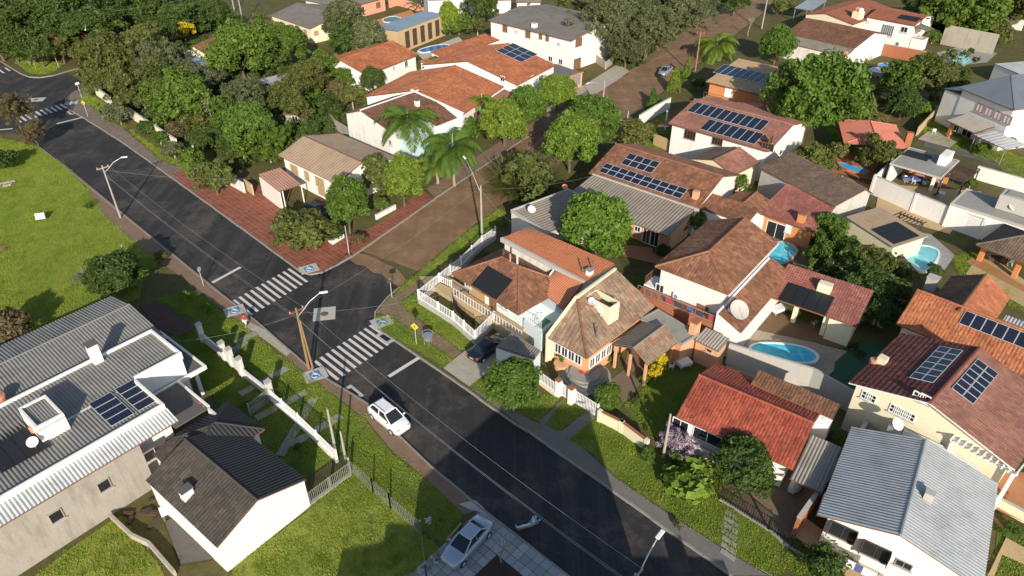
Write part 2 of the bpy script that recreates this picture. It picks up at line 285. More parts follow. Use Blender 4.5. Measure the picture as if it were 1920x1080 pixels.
# ------------------------------------------------------------------ roof coverings: real tile courses / corrugation, clipped to the roof plane
def frame_of(pts):
    u = (pts[1]-pts[0]).normalized(); nrm = Vector((0, 0, 0))
    for i in range(len(pts)): nrm += pts[i].cross(pts[(i+1) % len(pts)])
    nrm.normalize()
    if nrm.z < 0: nrm = -nrm
    v = nrm.cross(u); cen = sum(pts, Vector())/len(pts)
    if v.dot(cen-pts[0]) < 0: v = -v
    return u, v, nrm
def cover(name, pts, kind, mat, parent, off, pitch=.26, course=.38, lift=.012):
    u, v, nrm = frame_of(pts); o = pts[0]+nrm*lift
    ab = [((p_-pts[0]).dot(u), (p_-pts[0]).dot(v)) for p_ in pts]
    a0, a1 = min(a for a, _ in ab), max(a for a, _ in ab); b0, b1 = min(b_ for _, b_ in ab), max(b_ for _, b_ in ab)
    if kind == 'tile': pa = [0, .02, .03, .02]; rows = []
    elif kind == 'corr': pa = [0, .6, 1, .6]; pa = [x*pitch*.26 for x in pa]
    elif kind == 'rib': pa = [0, 0, 0, .9, 1, .9]; pa = [x*.045 for x in pa]
    else: pa = [0]
    if kind == 'flat': A = np.array([a0, a1]); ha = np.zeros(2)
    else:
        k = len(pa); nA = int((a1-a0)/pitch*k)+k+1; A = a0+np.arange(nA)*pitch/k; ha = np.array([pa[i % k] for i in range(nA)])
    if kind == 'tile':
        nb = int((b1-b0)/course)+1; Bl = []; hb = []
        for i in range(nb): Bl += [b0+i*course, b0+(i+1)*course]; hb += [.05, 0.0]
        Bv = np.array(Bl); hb = np.array(hb)
    else: Bv = np.array([b0, b1]); hb = np.zeros(2)
    na, nb = len(A), len(Bv)
    X, Y = np.meshgrid(A, Bv); Z = ha[None, :]+hb[:, None]
    if kind == 'tile': Z = Z+rng.normal(0, .008, Z.shape)
    vs = np.stack([X, Y, Z], -1).reshape(-1, 3)
    I = (np.arange(nb-1)[:, None]*na+np.arange(na-1)[None, :]).reshape(-1)
    fs = np.stack([I, I+1, I+1+na, I+na], -1)
    me = bpy.data.meshes.new(name); me.from_pydata(vs.tolist(), [], fs.tolist())
    bm = bmesh.new(); bm.from_mesh(me)
    ca, cb = sum(a for a, _ in ab)/len(ab), sum(b_ for _, b_ in ab)/len(ab)
    for i in range(len(ab)):
        (x0, y0), (x1, y1) = ab[i], ab[(i+1) % len(ab)]
        if abs(x0-x1)+abs(y0-y1) < 1e-4: continue
        no = Vector((y1-y0, x0-x1, 0)).normalized()
        if no.dot(Vector((ca-x0, cb-y0, 0))) > 0: no = -no
        bmesh.ops.bisect_plane(bm, geom=bm.verts[:]+bm.edges[:]+bm.faces[:], plane_co=(x0, y0, 0), plane_no=no, clear_outer=True)
    uvl = bm.loops.layers.uv.new('UVMap'); ru, rv = random.randint(0, 400)*pitch, random.randint(0, 400)*course
    for f in bm.faces:
        c_ = f.calc_center_median()
        for lp in f.loops: lp[uvl].uv = (lp.vert.co.x-a0+ru, (lp.vert.co.y if kind != 'tile' else min(max(lp.vert.co.y, c_.y-course*.49), c_.y+course*.49))-b0+rv)
    M = Matrix((u, v, nrm)).transposed().to_4x4(); M.translation = o-Vector(off)
    bm.transform(M)
    if bm.faces and sum((f.normal.z for f in bm.faces)) < 0: bmesh.ops.reverse_faces(bm, faces=bm.faces)
    bm.to_mesh(me); bm.free()
    ob = link(name, me, mat, parent)
    if kind == 'tile': ob['kind'] = 'stuff'
    return ob
class Pl:
    def __init__(s, pts): s.pts = pts; s.u, s.v, s.n = frame_of(pts); s.o = pts[0]
pvmesh = {}
def pv_panel(w_, h_, hot=False):
    k = (round(w_, 2), round(h_, 2), hot)
    if k in pvmesh: return pvmesh[k]
    me = bpy.data.meshes.new('heater_panel' if hot else 'solar_panel'); t, f = .05, .035
    vs = [(0, 0, 0), (w_, 0, 0), (w_, h_, 0), (0, h_, 0), (0, 0, t), (w_, 0, t), (w_, h_, t), (0, h_, t), (f, f, t), (w_-f, f, t), (w_-f, h_-f, t), (f, h_-f, t), (f, f, t-.012), (w_-f, f, t-.012), (w_-f, h_-f, t-.012), (f, h_-f, t-.012)]
    fs = [(3, 2, 1, 0)]+[(i, (i+1) % 4, 4+(i+1) % 4, 4+i) for i in range(4)]+[(4+i, 4+(i+1) % 4, 8+(i+1) % 4, 8+i) for i in range(4)]+[(8+i, 8+(i+1) % 4, 12+(i+1) % 4, 12+i) for i in range(4)]+[(12, 13, 14, 15)]
    me.from_pydata(vs, [], fs); me.materials.append(MATS['black' if hot else 'lampmetal']); me.materials.append(MATS['heater' if hot else 'pvcell'])
    me.polygons[-1].material_index = 1; uv = me.uv_layers.new(name='UVMap')
    for i, c_ in zip(me.polygons[-1].loop_indices, ((0, 0), (1, 0), (1, 1), (0, 1))): uv.data[i].uv = c_
    pvmesh[k] = me; return me
class House:
    def __init__(s, name, label, p0, p1, p2, ze, cat='house', half=False, z2=None, inset=.5, rot=0, group=None):
        A, B = P(p0, ze), P(p1, ze); A.z = B.z = 0; s.ex = (B-A).normalized(); s.ey = Vector((-s.ex.y, s.ex.x, 0)); s.w = (B-A).length
        if isinstance(p2, (int, float)): d_ = p2
        else: C_ = P(p2, ze if z2 is None else z2); C_.z = 0; d_ = (C_-A).dot(s.ey)*(2 if half else 1)
        if d_ < 0: s.ey = -s.ey; d_ = -d_
        s.d = d_; s.o = A; s.ins = inset; s.planes = []
        c = s.L(s.w/2, s.d/2, 0); s.e = empty(name, c); s.off = Vector(c); s.zw = ze
        tag(s.e, label, cat, group)
    def L(s, x, y, z): return s.o+s.ex*x+s.ey*y+Vector((0, 0, z))
    def loc(s, px, z): v = P(px, z)-s.o; return v.dot(s.ex), v.dot(s.ey)
    def part(s, mb, name, mat, parent=None, **k): return mb.build(name, mat, parent or s.e, off=s.off, **k)
    def ebox(s, mb, x0, x1, y0, y1, z0, z1): return mb.hexa([s.L(x0, y0, z0), s.L(x1, y0, z0), s.L(x1, y1, z0), s.L(x0, y1, z0)], [s.L(x0, y0, z1), s.L(x1, y0, z1), s.L(x1, y1, z1), s.L(x0, y1, z1)])
    def block(s, name, mat, x0, x1, y0, y1, z0, z1, **k): mb = MB(); s.ebox(mb, x0, x1, y0, y1, z0, z1); return s.part(mb, name, mat, **k)
    # roofs over a local rectangle (x0,x1,y0,y1), default the whole outline
    def roof(s, typ, ze, zr, kind, mat, rect=None, t=.5, r=None, low=0, ze2=None, pitch=.26, course=.38, cap=None, thick=.09, slab='wood', name='roof'):
        x0, x1, y0, y1 = rect or (0, s.w, 0, s.d); w_, d_ = x1-x0, y1-y0; ze2 = ze if ze2 is None else ze2; L = s.L; ridges = []
        if typ == 'gx':
            ym = y0+t*d_; pl = [[L(x0, y0, ze), L(x1, y0, ze), L(x1, ym, zr), L(x0, ym, zr)], [L(x1, y1, ze2), L(x0, y1, ze2), L(x0, ym, zr), L(x1, ym, zr)]]; ridges = [(pl[0][3], pl[0][2])]
        elif typ == 'gy':
            xm = x0+t*w_; pl = [[L(x0, y1, ze), L(x0, y0, ze), L(xm, y0, zr), L(xm, y1, zr)], [L(x1, y0, ze2), L(x1, y1, ze2), L(xm, y1, zr), L(xm, y0, zr)]]; ridges = [(pl[0][2], pl[0][3])]
        elif typ == 'hip':
            if w_ >= d_:
                r = d_/2 if r is None else r; ym = y0+t*d_; a, b_ = L(x0+r, ym, zr), L(x1-r, ym, zr)
                pl = [[L(x0, y0, ze), L(x1, y0, ze), b_, a], [L(x1, y1, ze), L(x0, y1, ze), a, b_], [L(x0, y1, ze), L(x0, y0, ze), a], [L(x1, y0, ze), L(x1, y1, ze), b_]]
            else:
                r = w_/2 if r is None else r; xm = x0+t*w_; a, b_ = L(xm, y0+r, zr), L(xm, y1-r, zr)
                pl = [[L(x0, y0, ze), L(x1, y0, ze), a], [L(x1, y1, ze), L(x0, y1, ze), b_], [L(x0, y1, ze), L(x0, y0, ze), a, b_], [L(x1, y0, ze), L(x1, y1, ze), b_, a]]
            ridges = [(a, b_), (a, L(x0, y0, ze)), (b_, L(x1, y1, ze))] + ([(a, L(x0, y1, ze)), (b_, L(x1, y0, ze))] if w_ >= d_ else [(a, L(x1, y0, ze)), (b_, L(x0, y1, ze))])
        elif typ == 'shed':                     # low side 0 front,1 right,2 back,3 left
            c = [L(x0, y0, 0), L(x1, y0, 0), L(x1, y1, 0), L(x0, y1, 0)]; c = c[low:]+c[:low]
            pl = [[c[0]+Vector((0, 0, ze)), c[1]+Vector((0, 0, ze)), c[2]+Vector((0, 0, zr)), c[3]+Vector((0, 0, zr))]]
        return s.planes_roof(pl, kind, mat, ridges, pitch, course, cap, thick, slab, name)
    def planes_roof(s, pl, kind, mat, ridges=(), pitch=.26, course=.38, cap=None, thick=.09, slab='wood', name='roof'):
        mb = MB()
        for pts in pl: mb.hexa([p_-Vector((0, 0, thick)) for p_ in pts], pts)
        rf = s.part(mb, name, slab)
        NM = {'tile': 'roof_tiles', 'corr': 'corrugated_sheet', 'rib': 'ribbed_sheet', 'flat': 'roof_skin'}
        first = len(s.planes)
        for k_, pts in enumerate(pl):
            s.planes.append(Pl(pts)); kk = kind[k_ % len(kind)] if isinstance(kind, list) else kind
            cover(NM[kk], pts, kk, mat[k_ % len(mat)] if isinstance(mat, list) else mat, rf, s.off, pitch, course)
        if ridges:
            mb = MB()
            for a, b_ in ridges:
                up = Vector((0, 0, .055)); k = max(1, int((b_-a).length/.42))
                if kind == 'tile':
                    for i in range(k):
                        p0_, p1_ = a.lerp(b_, i/k)+up, a.lerp(b_, (i+1)/k)+up
                        mb.tube([p0_, p1_], [.13, .105], 6)
                else: mb.tube([a+up*.6, b_+up*.6], .09, 6)
            s.part(mb, 'ridge_cap', cap or (mat[0] if isinstance(mat, list) else mat), rf)
        return s.planes[first:], rf
    def walls(s, mat, planes=None, rect=None, z0=0, z1=None, ins=None, name='wall', gap=.1):
        x0, x1, y0, y1 = rect or (0, s.w, 0, s.d); i = s.ins if ins is None else ins
        i4 = i if isinstance(i, tuple) else (i, i, i, i)      # front, right, back, left
        mb = MB(); s.ebox(mb, x0+i4[3], x1-i4[1], y0+i4[0], y1-i4[2], z0, z1 or 30)
        o = s.part(mb, name, mat)
        if planes:
            bm = bmesh.new(); bm.from_mesh(o.data)
            for pl in planes:
                r_ = bmesh.ops.bisect_plane(bm, geom=bm.verts[:]+bm.edges[:]+bm.faces[:], plane_co=pl.o-s.off-Vector((0, 0, gap)), plane_no=pl.n, clear_outer=True)
                ed = [g for g in r_['geom_cut'] if isinstance(g, bmesh.types.BMEdge)]
                if ed: bmesh.ops.edgeloop_fill(bm, edges=ed)
            bm.to_mesh(o.data); bm.free()
        s.wr = (x0+i4[3], x1-i4[1], y0+i4[0], y1-i4[2])
        return o
    def side(s, k, wr=None):
        x0, x1, y0, y1 = wr or s.wr
        return ((s.L(x0, y0, 0), s.ex, -s.ey), (s.L(x1, y0, 0), s.ey, s.ex), (s.L(x1, y1, 0), -s.ex, s.ey), (s.L(x0, y1, 0), -s.ey, -s.ex))[k]
    def win(s, k, px, w_=1.2, h_=1.1, style='dark', frame='whitepaint', name='window', wr=None, z=None, sx=None, mull=1, zrow=0):
        o, a, n_ = s.side(k, wr)
        if sx is not None: c = o+a*sx+Vector((0, 0, z))
        else:
            c = hit(px, o, n_)
            if z is not None: c.z = z
        Z = Vector((0, 0, 1)); fw = .07; mb = MB()
        for dx, dz, bw, bh in ((0, h_/2, w_+fw, fw), (0, -h_/2, w_+fw, fw), (-w_/2, 0, fw, h_-fw), (w_/2, 0, fw, h_-fw)): mb.box(c+a*dx+Z*dz+n_*.03, a, Z, n_, bw, bh, .1)
        for i in range(mull): mb.box(c+a*(w_*((i+1)/(mull+1)-.5))+n_*.03, a, Z, n_, .05, h_-fw, .07)
        for i in range(zrow): mb.box(c+Z*(h_*((i+1)/(zrow+1)-.5))+n_*.028, a, Z, n_, w_-fw, .05, .06)
        wi = s.part(mb, name, frame)
        pm = MB().box(c+n_*.012, a, Z, n_, w_-fw, h_-fw, .02)
        if style == 'dark': s.part(pm, 'pane', 'glass', wi)
        elif style == 'shut':
            for sg in (-1, 1): s.part(MB().box(c+a*(sg*w_/4)+n_*.03, a, Z, n_, w_/2-.08, h_-fw-.02, .03), 'shutter', 'wood' if frame != 'lightwood' else 'lightwood', wi)
        elif style == 'open':
            s.part(pm, 'pane', 'glass', wi)
            for sg in (-1, 1): s.part(MB().box(c+a*(sg*(w_/2+.06))+n_*.3, n_, Z, a, .55, h_, .04), 'shutter', 'darkwood', wi)
        else: s.part(pm, 'panel', style, wi)
        if name == 'window': s.part(MB().box(c-Z*(h_/2+.075)+n_*.07, a, Z, n_, w_+.25, .06, .2), 'sill', 'concretelight', wi)
        else: s.part(MB().lathe(c+a*(w_/2-.14)+n_*.1-Z*.05, [(.03, -.04), (.035, 0), (.02, .05)], 6), 'handle', 'steel', wi)
        return wi
    def solar(s, pl, pa, pb, pc, nc, nr, hot=False, gap=.02):
        """array from three of its corners seen in the photo: pa->pb along columns, pa->pc along rows"""
        a, b_, c = (hit(x, pl.o, pl.n) for x in (pa, pb, pc)); ax = (b_-a)
        e1 = max((pl.u, -pl.u, pl.v, -pl.v), key=lambda t_: t_.dot(ax.normalized())); W_ = ax.dot(e1)
        e2 = max((pl.u, -pl.u, pl.v, -pl.v), key=lambda t_: t_.dot((c-a).normalized())); H_ = (c-a).dot(e2)
        nrm = pl.n
        if e1.cross(e2).dot(nrm) < 0: a, e1 = a+e1*W_, -e1
        me = pv_panel(W_/nc-gap, H_/nr-gap, hot)
        for i in range(nc):
            for j in range(nr):
                o = bpy.data.objects.new(me.name.split('.')[0], me); COL.objects.link(o); o.parent = s.e
                M = Matrix((e1, e2, nrm)).transposed().to_4x4(); M.translation = a+e1*(i*W_/nc)+e2*(j*H_/nr)+nrm*.10-s.off
                o.matrix_basis = M
    def chimney(s, pl, px, w_, d_, h_, mat='white', cap='darkconcrete', name='chimney', flue=True):
        c = hit(px, pl.o, pl.n); mb = MB().box(c+Vector((0, 0, h_/2-.3)), s.ex, s.ey, (0, 0, 1), w_, d_, h_+.6); o = s.part(mb, name, mat)
        if cap: s.part(MB().box(c+Vector((0, 0, h_+.05)), s.ex, s.ey, (0, 0, 1), w_+.14, d_+.14, .1), 'cap', cap, o)
        return o
    def tank(s, pl, px, r_=.6, h_=.7, mat='tank', name='water_tank', z=None):
        c = hit(px, pl.o, pl.n) if pl else P(px, z); mb = MB().lathe(c, [(r_*.85, -.25), (r_, h_*.8), (r_*1.04, h_*.82), (r_*.95, h_), (r_*.3, h_*1.12)], 14)
        return s.part(mb, name, mat, smooth=False)
    def dish(s, c, r_=.45, mat='whitepaint', stick=.6):
        """satellite dish on a short mast, aimed north"""
        c = Vector(c); o = s.part(MB().tube([c, c+Vector((0, 0, stick))], .03, 6), 'dish_mast', 'steel'); top = c+Vector((0, 0, stick))
        ax = Vector((.25, -.55, .75)).normalized(); a = ax.cross(Vector((0, 0, 1))).normalized(); b_ = ax.cross(a); n_ = 16; vs = [top]; fs = []
        for k in (1, 2, 3): vs += [top+(a*math.cos(j*2*math.pi/n_)+b_*math.sin(j*2*math.pi/n_))*r_*k/3+ax*(.22*r_*(k/3)**2) for j in range(n_)]
        fs = [(0, 1+j, 1+(j+1) % n_) for j in range(n_)]+[(1+k*n_+j, 1+k*n_+(j+1) % n_, 1+(k+1)*n_+(j+1) % n_, 1+(k+1)*n_+j) for k in (0, 1) for j in range(n_)]
        mb = MB().add(vs, fs); d_ = s.part(mb, 'satellite_dish', mat, o); d_.data.shade_smooth()
        s.part(MB().tube([top+b_*r_*.9+ax*.2*r_, top+ax*r_*.9], .02, 5), 'feed_arm', 'steel', o)
    def ac(s, k, px, wr=None):
        o, a, n_ = s.side(k, wr); c = hit(px, o, n_); Z = Vector((0, 0, 1))
        u_ = s.part(MB().box(c+n_*.18, a, Z, n_, .85, .6, .32), 'air_conditioner', 'whitepaint', bevel=.02)
        M = MB(); ring = [c+n_*.345+a*(-.1)+(a*math.cos(j*.449)+Z*math.sin(j*.449))*.22 for j in range(14)]; M.add(ring, [tuple(range(14))]); s.part(M, 'fan_grille', 'steel', u_)
    def flat(s, z, par, mat, inner, kind='flat', rect=None, pt=.18, pitch=.27, slope=.25, low=0, sides=(1, 1, 1, 1), matp=None):
        """flat roof behind a parapet"""
        x0, x1, y0, y1 = rect or (0, s.w, 0, s.d); e = pt
        pl, rf = s.roof('shed', z, z+slope, kind, inner, (x0+e, x1-e, y0+e, y1-e), low=low, pitch=pitch, thick=.12, slab='concrete')
        mb = MB(); zt = z+slope+par; zb = z-.15
        if sides[0]: s.ebox(mb, x0, x1, y0, y0+pt, zb, zt)
        if sides[2]: s.ebox(mb, x0, x1, y1-pt, y1, zb, zt)
        if sides[1]: s.ebox(mb, x1-pt, x1, y0+pt, y1-pt, zb, zt)
        if sides[3]: s.ebox(mb, x0, x0+pt, y0+pt, y1-pt, zb, zt)
        s.part(mb, 'parapet', matp or mat); return pl
    def post(s, px, z1, r_=.12, mat='white', z0=0, name='column', sq=True):
        c = P(px, z0); mb = MB().box(c+Vector((0, 0, (z1-z0)/2)), s.ex, s.ey, (0, 0, 1), 2*r_, 2*r_, z1-z0) if sq else MB().tube([c, c+Vector((0, 0, z1-z0))], r_, 10)
        return s.part(mb, name, mat)
    def rail(s, pts, h_=.95, mat='whitepaint', name='railing', sp=.3, z=None):
        """balustrade along a 3D polyline"""
        mb = MB()
        for a, b_ in zip(pts, pts[1:]):
            t_ = (b_-a).normalized(); n_ = Vector((-t_.y, t_.x, 0)); Z = Vector((0, 0, 1)); k = max(2, int((b_-a).length/sp))
            for hh in (.12, h_): mb.box((a+b_)/2+Z*hh, t_, n_, Z, (b_-a).length, .06, .05)
            for i in range(k+1): mb.box(a.lerp(b_, i/k)+Z*(h_/2), t_, n_, Z, .04, .04, h_)
        o = s.part(mb, name, mat); o['kind'] = 'stuff'; return o
# ------------------------------------------------------------------ the ground, streets, kerbs and pavements
ZR = -.14
def sheetXY(name, pts, z, mat, kind='structure'):
    o = MB().add([(x, y, z) for x, y in pts], [tuple(range(len(pts)))]).build(name, mat)
    if o.data.polygons[0].normal.z < 0: o.data.flip_normals()
    o['kind'] = kind; return o
sheetXY('ground', [(-900, -200), (900, -200), (900, 1500), (-900, 1500)], ZR-.02, 'yardmix')
def wd(deg): return Vector((math.sin(R(deg)), math.cos(R(deg)), 0))
dA, dB = wd(133.9), wd(31.3)                    # directions of the asphalt street (towards the camera's right) and of the dirt street
KW = [(70, 272), (235, 406), (400, 540), (480, 602), (580, 690), (697, 762), (737, 807), (805, 872), (905, 955), (960, 997), (1068, 1082)]
KN = [(129, 204), (154, 219), (180, 235), (235, 270), (360, 360), (480, 447), (540, 491), (562, 508), (580, 514), (604, 510), (630, 497), (665, 477), (740, 425), (815, 372), (960, 274), (1040, 225), (1167, 142), (1290, 51)]
KE = [(1375, 1080), (1265, 1003), (1140, 913), (992, 809), (960, 790), (840, 705), (740, 637), (716, 622), (703, 600), (704, 583), (726, 557), (750, 537), (822, 478), (880, 430), (935, 388), (1000, 345), (1060, 300), (1110, 262), (1165, 226), (1250, 169), (1360, 82)]
G = lambda lst: [P(p_) for p_ in lst]
kw, kn, ke = G(KW), G(KN), G(KE)
kw0 = [P((-60, 250)), P((20, 248)), P((48, 256))]
blkW = [kw0[0]+Vector((-60, -20, 0))]+kw0+kw+[kw[-1]+dA*60]+[Vector((-60, -30, 0)), Vector((-200, 20, 0))]
ncw = [P((159, 162)), P((135, 172)), P((124, 184)), P((123, 194))]
blkN = [ncw[0]+dB*95]+ncw+kn+[kn[-1]+dB*110]+[kn[-1]+dB*110-dA*60]
blkE = [ke[0]+dA*60]+ke+[ke[-1]+dB*140, ke[-1]+dB*140+Vector((300, 20, 0)), Vector((350, 20, 0)), Vector((120, -30, 0))]
nwk = [P(x) for x in [(-80, 78), (0, 114), (37, 137), (56, 144), (75, 145), (100, 141), (137, 130), (156, 125)]]
blkNW = nwk+[nwk[-1]+dB*190, nwk[-1]+dB*190+Vector((-260, 60, 0)), nwk[0]+Vector((-120, 60, 0))]
for nm, b_, mt in (('terrain', blkW, 'yardmix'), ('terrain', blkN, 'yardmix'), ('terrain', blkE, 'yardmix'), ('terrain', blkNW, 'yardmix')):
    mb = MB().hexa([(p_.x, p_.y, ZR-.01) for p_ in b_], [(p_.x, p_.y, 0) for p_ in b_]); o = mb.build(nm, mt); o['kind'] = 'structure'
# asphalt street with the far crossing; the dirt streets lie between the kerbs
rdA = [P((-300, 60)), P((900, -20)), P((1100, -60))]
def strip(name, c0, c1, half, z, mat):
    t_ = (c1-c0).normalized(); n_ = Vector((-t_.y, t_.x, 0))
    return sheetXY(name, [(v.x, v.y) for v in (c0-n_*half, c1-n_*half, c1+n_*half, c0+n_*half)], z, mat)
cA = (P((487, 613))+P((640, 560)))/2; cA = P((560, 565))
road = strip('asphalt_road', cA-dA*260, cA+dA*110, 11, ZR, 'asphalt')
cB = P((665, 477))+Vector((dB.y, -dB.x, 0))*4.6
dirt = strip('dirt_road', cB+dB*1.2, cB+dB*330, 5.6, ZR+.012, 'dirtroad')
cC = P((158, 143)); strip('dirt_road', cC+dB*2, cC+dB*330, 7, ZR+.012, 'dirtroad')
# ragged earth washed onto the asphalt where the dirt street starts
poly('earth_patch', [(655, 487), (668, 496), (684, 499), (700, 512), (716, 514), (728, 528), (742, 534), (752, 543), (765, 528), (745, 505), (715, 490), (690, 478), (672, 474)], ZR+.017, 'dirtroad', zs=ZR)
def kerb(pts, w_=.16, h_=.03, broken=0.0):
    root = None
    for i, (a, b_) in enumerate(zip(pts, pts[1:])):
        k = max(1, round((b_-a).length/2.2)); t_ = (b_-a).normalized(); n_ = Vector((-t_.y, t_.x, 0))
        for j in range(k):
            a_, c_ = a.lerp(b_, j/k), a.lerp(b_, (j+1)/k); jit = random.gauss(0, .015)
            mb = MB().box((a_+c_)/2+n_*jit+Vector((0, 0, (h_+ZR-.005)/2+random.gauss(0, .006))), t_, n_, (0, 0, 1), (c_-a_).length-.03, w_, h_-ZR+.005)
            if root is None: root = mb.build('kerb', 'kerbstone'); root['kind'] = 'structure'; K0 = root
            else: mb.build('kerb_stone', 'kerbstone', K0)
kerb(kw); kerb(ncw[2:]+kn[:13]); kerb(ke[:12]); kerb(nwk[1:]); kerb(kn[12:17])
# sidewalks and verges, each sheet a few millimetres above the one below
poly('sidewalk', [(72, 268), (235, 402), (400, 536), (440, 570), (395, 560), (320, 505), (270, 470), (190, 400), (152, 358), (165, 350), (115, 305)], .004, 'sidewalkdirt')
poly('sidewalk', [(400, 538), (482, 601), (582, 688), (699, 760), (738, 804), (806, 869), (906, 952), (870, 965), (790, 890), (735, 845), (690, 790), (600, 720), (560, 690), (500, 640), (455, 605), (430, 590), (385, 555)], .006, 'sidewalkdirt')
poly('sidewalk', [(470, 605), (500, 620), (545, 660), (538, 668), (500, 640), (460, 612)], .010, 'paleconcrete')
poly('sidewalk', [(131, 203), (155, 218), (236, 269), (330, 339), (345, 318), (300, 300), (230, 240), (180, 208), (152, 186), (168, 165), (159, 163), (136, 173), (125, 185), (124, 194)], .004, 'sidewalkpaving')
poly('brick_paving', [(330, 338), (480, 446), (541, 490), (563, 507), (580, 513), (604, 509), (630, 496), (665, 476), (740, 424), (813, 372), (790, 356), (740, 398), (700, 425), (620, 455), (600, 440), (480, 345), (440, 330), (400, 350), (350, 318), (322, 325)], .008, 'redpaving')
poly('stone_path', [(706, 586), (728, 560), (790, 520), (800, 530), (750, 566), (765, 585), (865, 660), (850, 672), (745, 600), (722, 590)], .008, 'stonepath')
poly('driveway', [(831, 690), (866, 662), (900, 640), (950, 615), (975, 640), (935, 670), (925, 690), (880, 725)], .012, 'paleconcrete')
poly('sidewalk', [(880, 726), (993, 808), (1141, 911), (1266, 1002), (1376, 1079), (1440, 1079), (1372, 1040), (1240, 955), (1155, 897), (1070, 820), (1040, 800), (1000, 790), (925, 745)], .004, 'sidewalkgrey')
poly('driveway', [(1042, 818), (1100, 770), (1118, 782), (1068, 826)], .008, 'sidewalkgrey'); poly('driveway', [(1010, 790), (1060, 745), (1070, 752), (1022, 798)], .009, 'sidewalkgrey')
# slab pavement at the bottom edge: separate square pavers
pvr = None; a = P((905, 957)); b_ = P((1068, 1084)); t_ = (b_-a).normalized(); n_ = Vector((-t_.y, t_.x, 0)); n_ = n_ if n_.x < 0 else -n_
base = sheetXY('paved_sidewalk', [(v.x, v.y) for v in (a-t_*.2, b_+t_*5, b_+t_*5+n_*2.1, a-t_*.2+n_*2.1)], .004, 'sidewalkgrey')
pm = MB().abox(-.33, .33, -.33, .33, 0, .03); paver = None
pmats = [plain('paver%d' % i, c, .85, .1, 2, dirt=.15) for i, c in enumerate([(.36, .37, .37), (.42, .43, .42), (.30, .31, .32), (.36, .36, .28)])]
pmesh = []
for m_ in pmats: o = pm.build('paver', m_); pmesh.append(o.data); bpy.data.objects.remove(o)
def pavers(parent, o, t_, n_, nx, ny, s=.7):
    for i in range(nx):
        for j in range(ny):
            ob = bpy.data.objects.new('paver', random.choice(pmesh[:3]) if (j != 1 or i % 5) else pmesh[3]); COL.objects.link(ob); ob.parent = parent
            c = o+t_*(s*(i+.5))+n_*(s*(j+.5)); ob.location = (c.x, c.y, .006+random.uniform(0, .01)); ob.rotation_euler = (0, 0, math.atan2(t_.y, t_.x)+random.gauss(0, .01))
pavers(base, a, t_, n_, 17, 3)
c0 = P((905, 957)); dw = sheetXY('paved_driveway', [(v.x, v.y) for v in (c0+n_*2.1, c0+n_*2.1+t_*3.7, c0+n_*12+t_*3.7, c0+n_*12)], .004, 'sidewalkgrey')
pavers(dw, c0+n_*2.12, t_, n_, 5, 8)
poly('flower_bed', [(925, 1012), (870, 1085), (1010, 1085)], .03, 'soildark')
# stepping stones and wheel tracks in front of the red-roofed house
for (a, b_) in (((1400, 1040), (1442, 985)), ((1432, 1072), (1470, 1012))):
    A_, B_ = P(a), P(b_); strip('driveway', A_, B_, .55, .012, 'concrete')
for i in range(7):
    c = P((1372-i*1.2, 966+i*12.4)); o = MB().box(c+Vector((0, 0, .02)), dA, dB, (0, 0, 1), 1.15, .38, .05).build('stepping_stone', 'concrete'); tag(o, ('first', 'second', 'third', 'fourth', 'fifth', 'sixth', 'last')[i]+' grey stepping stone from the iron fence, set in grass beside the wheel tracks', 'paving stone', 'stepping stones in the front lawn')
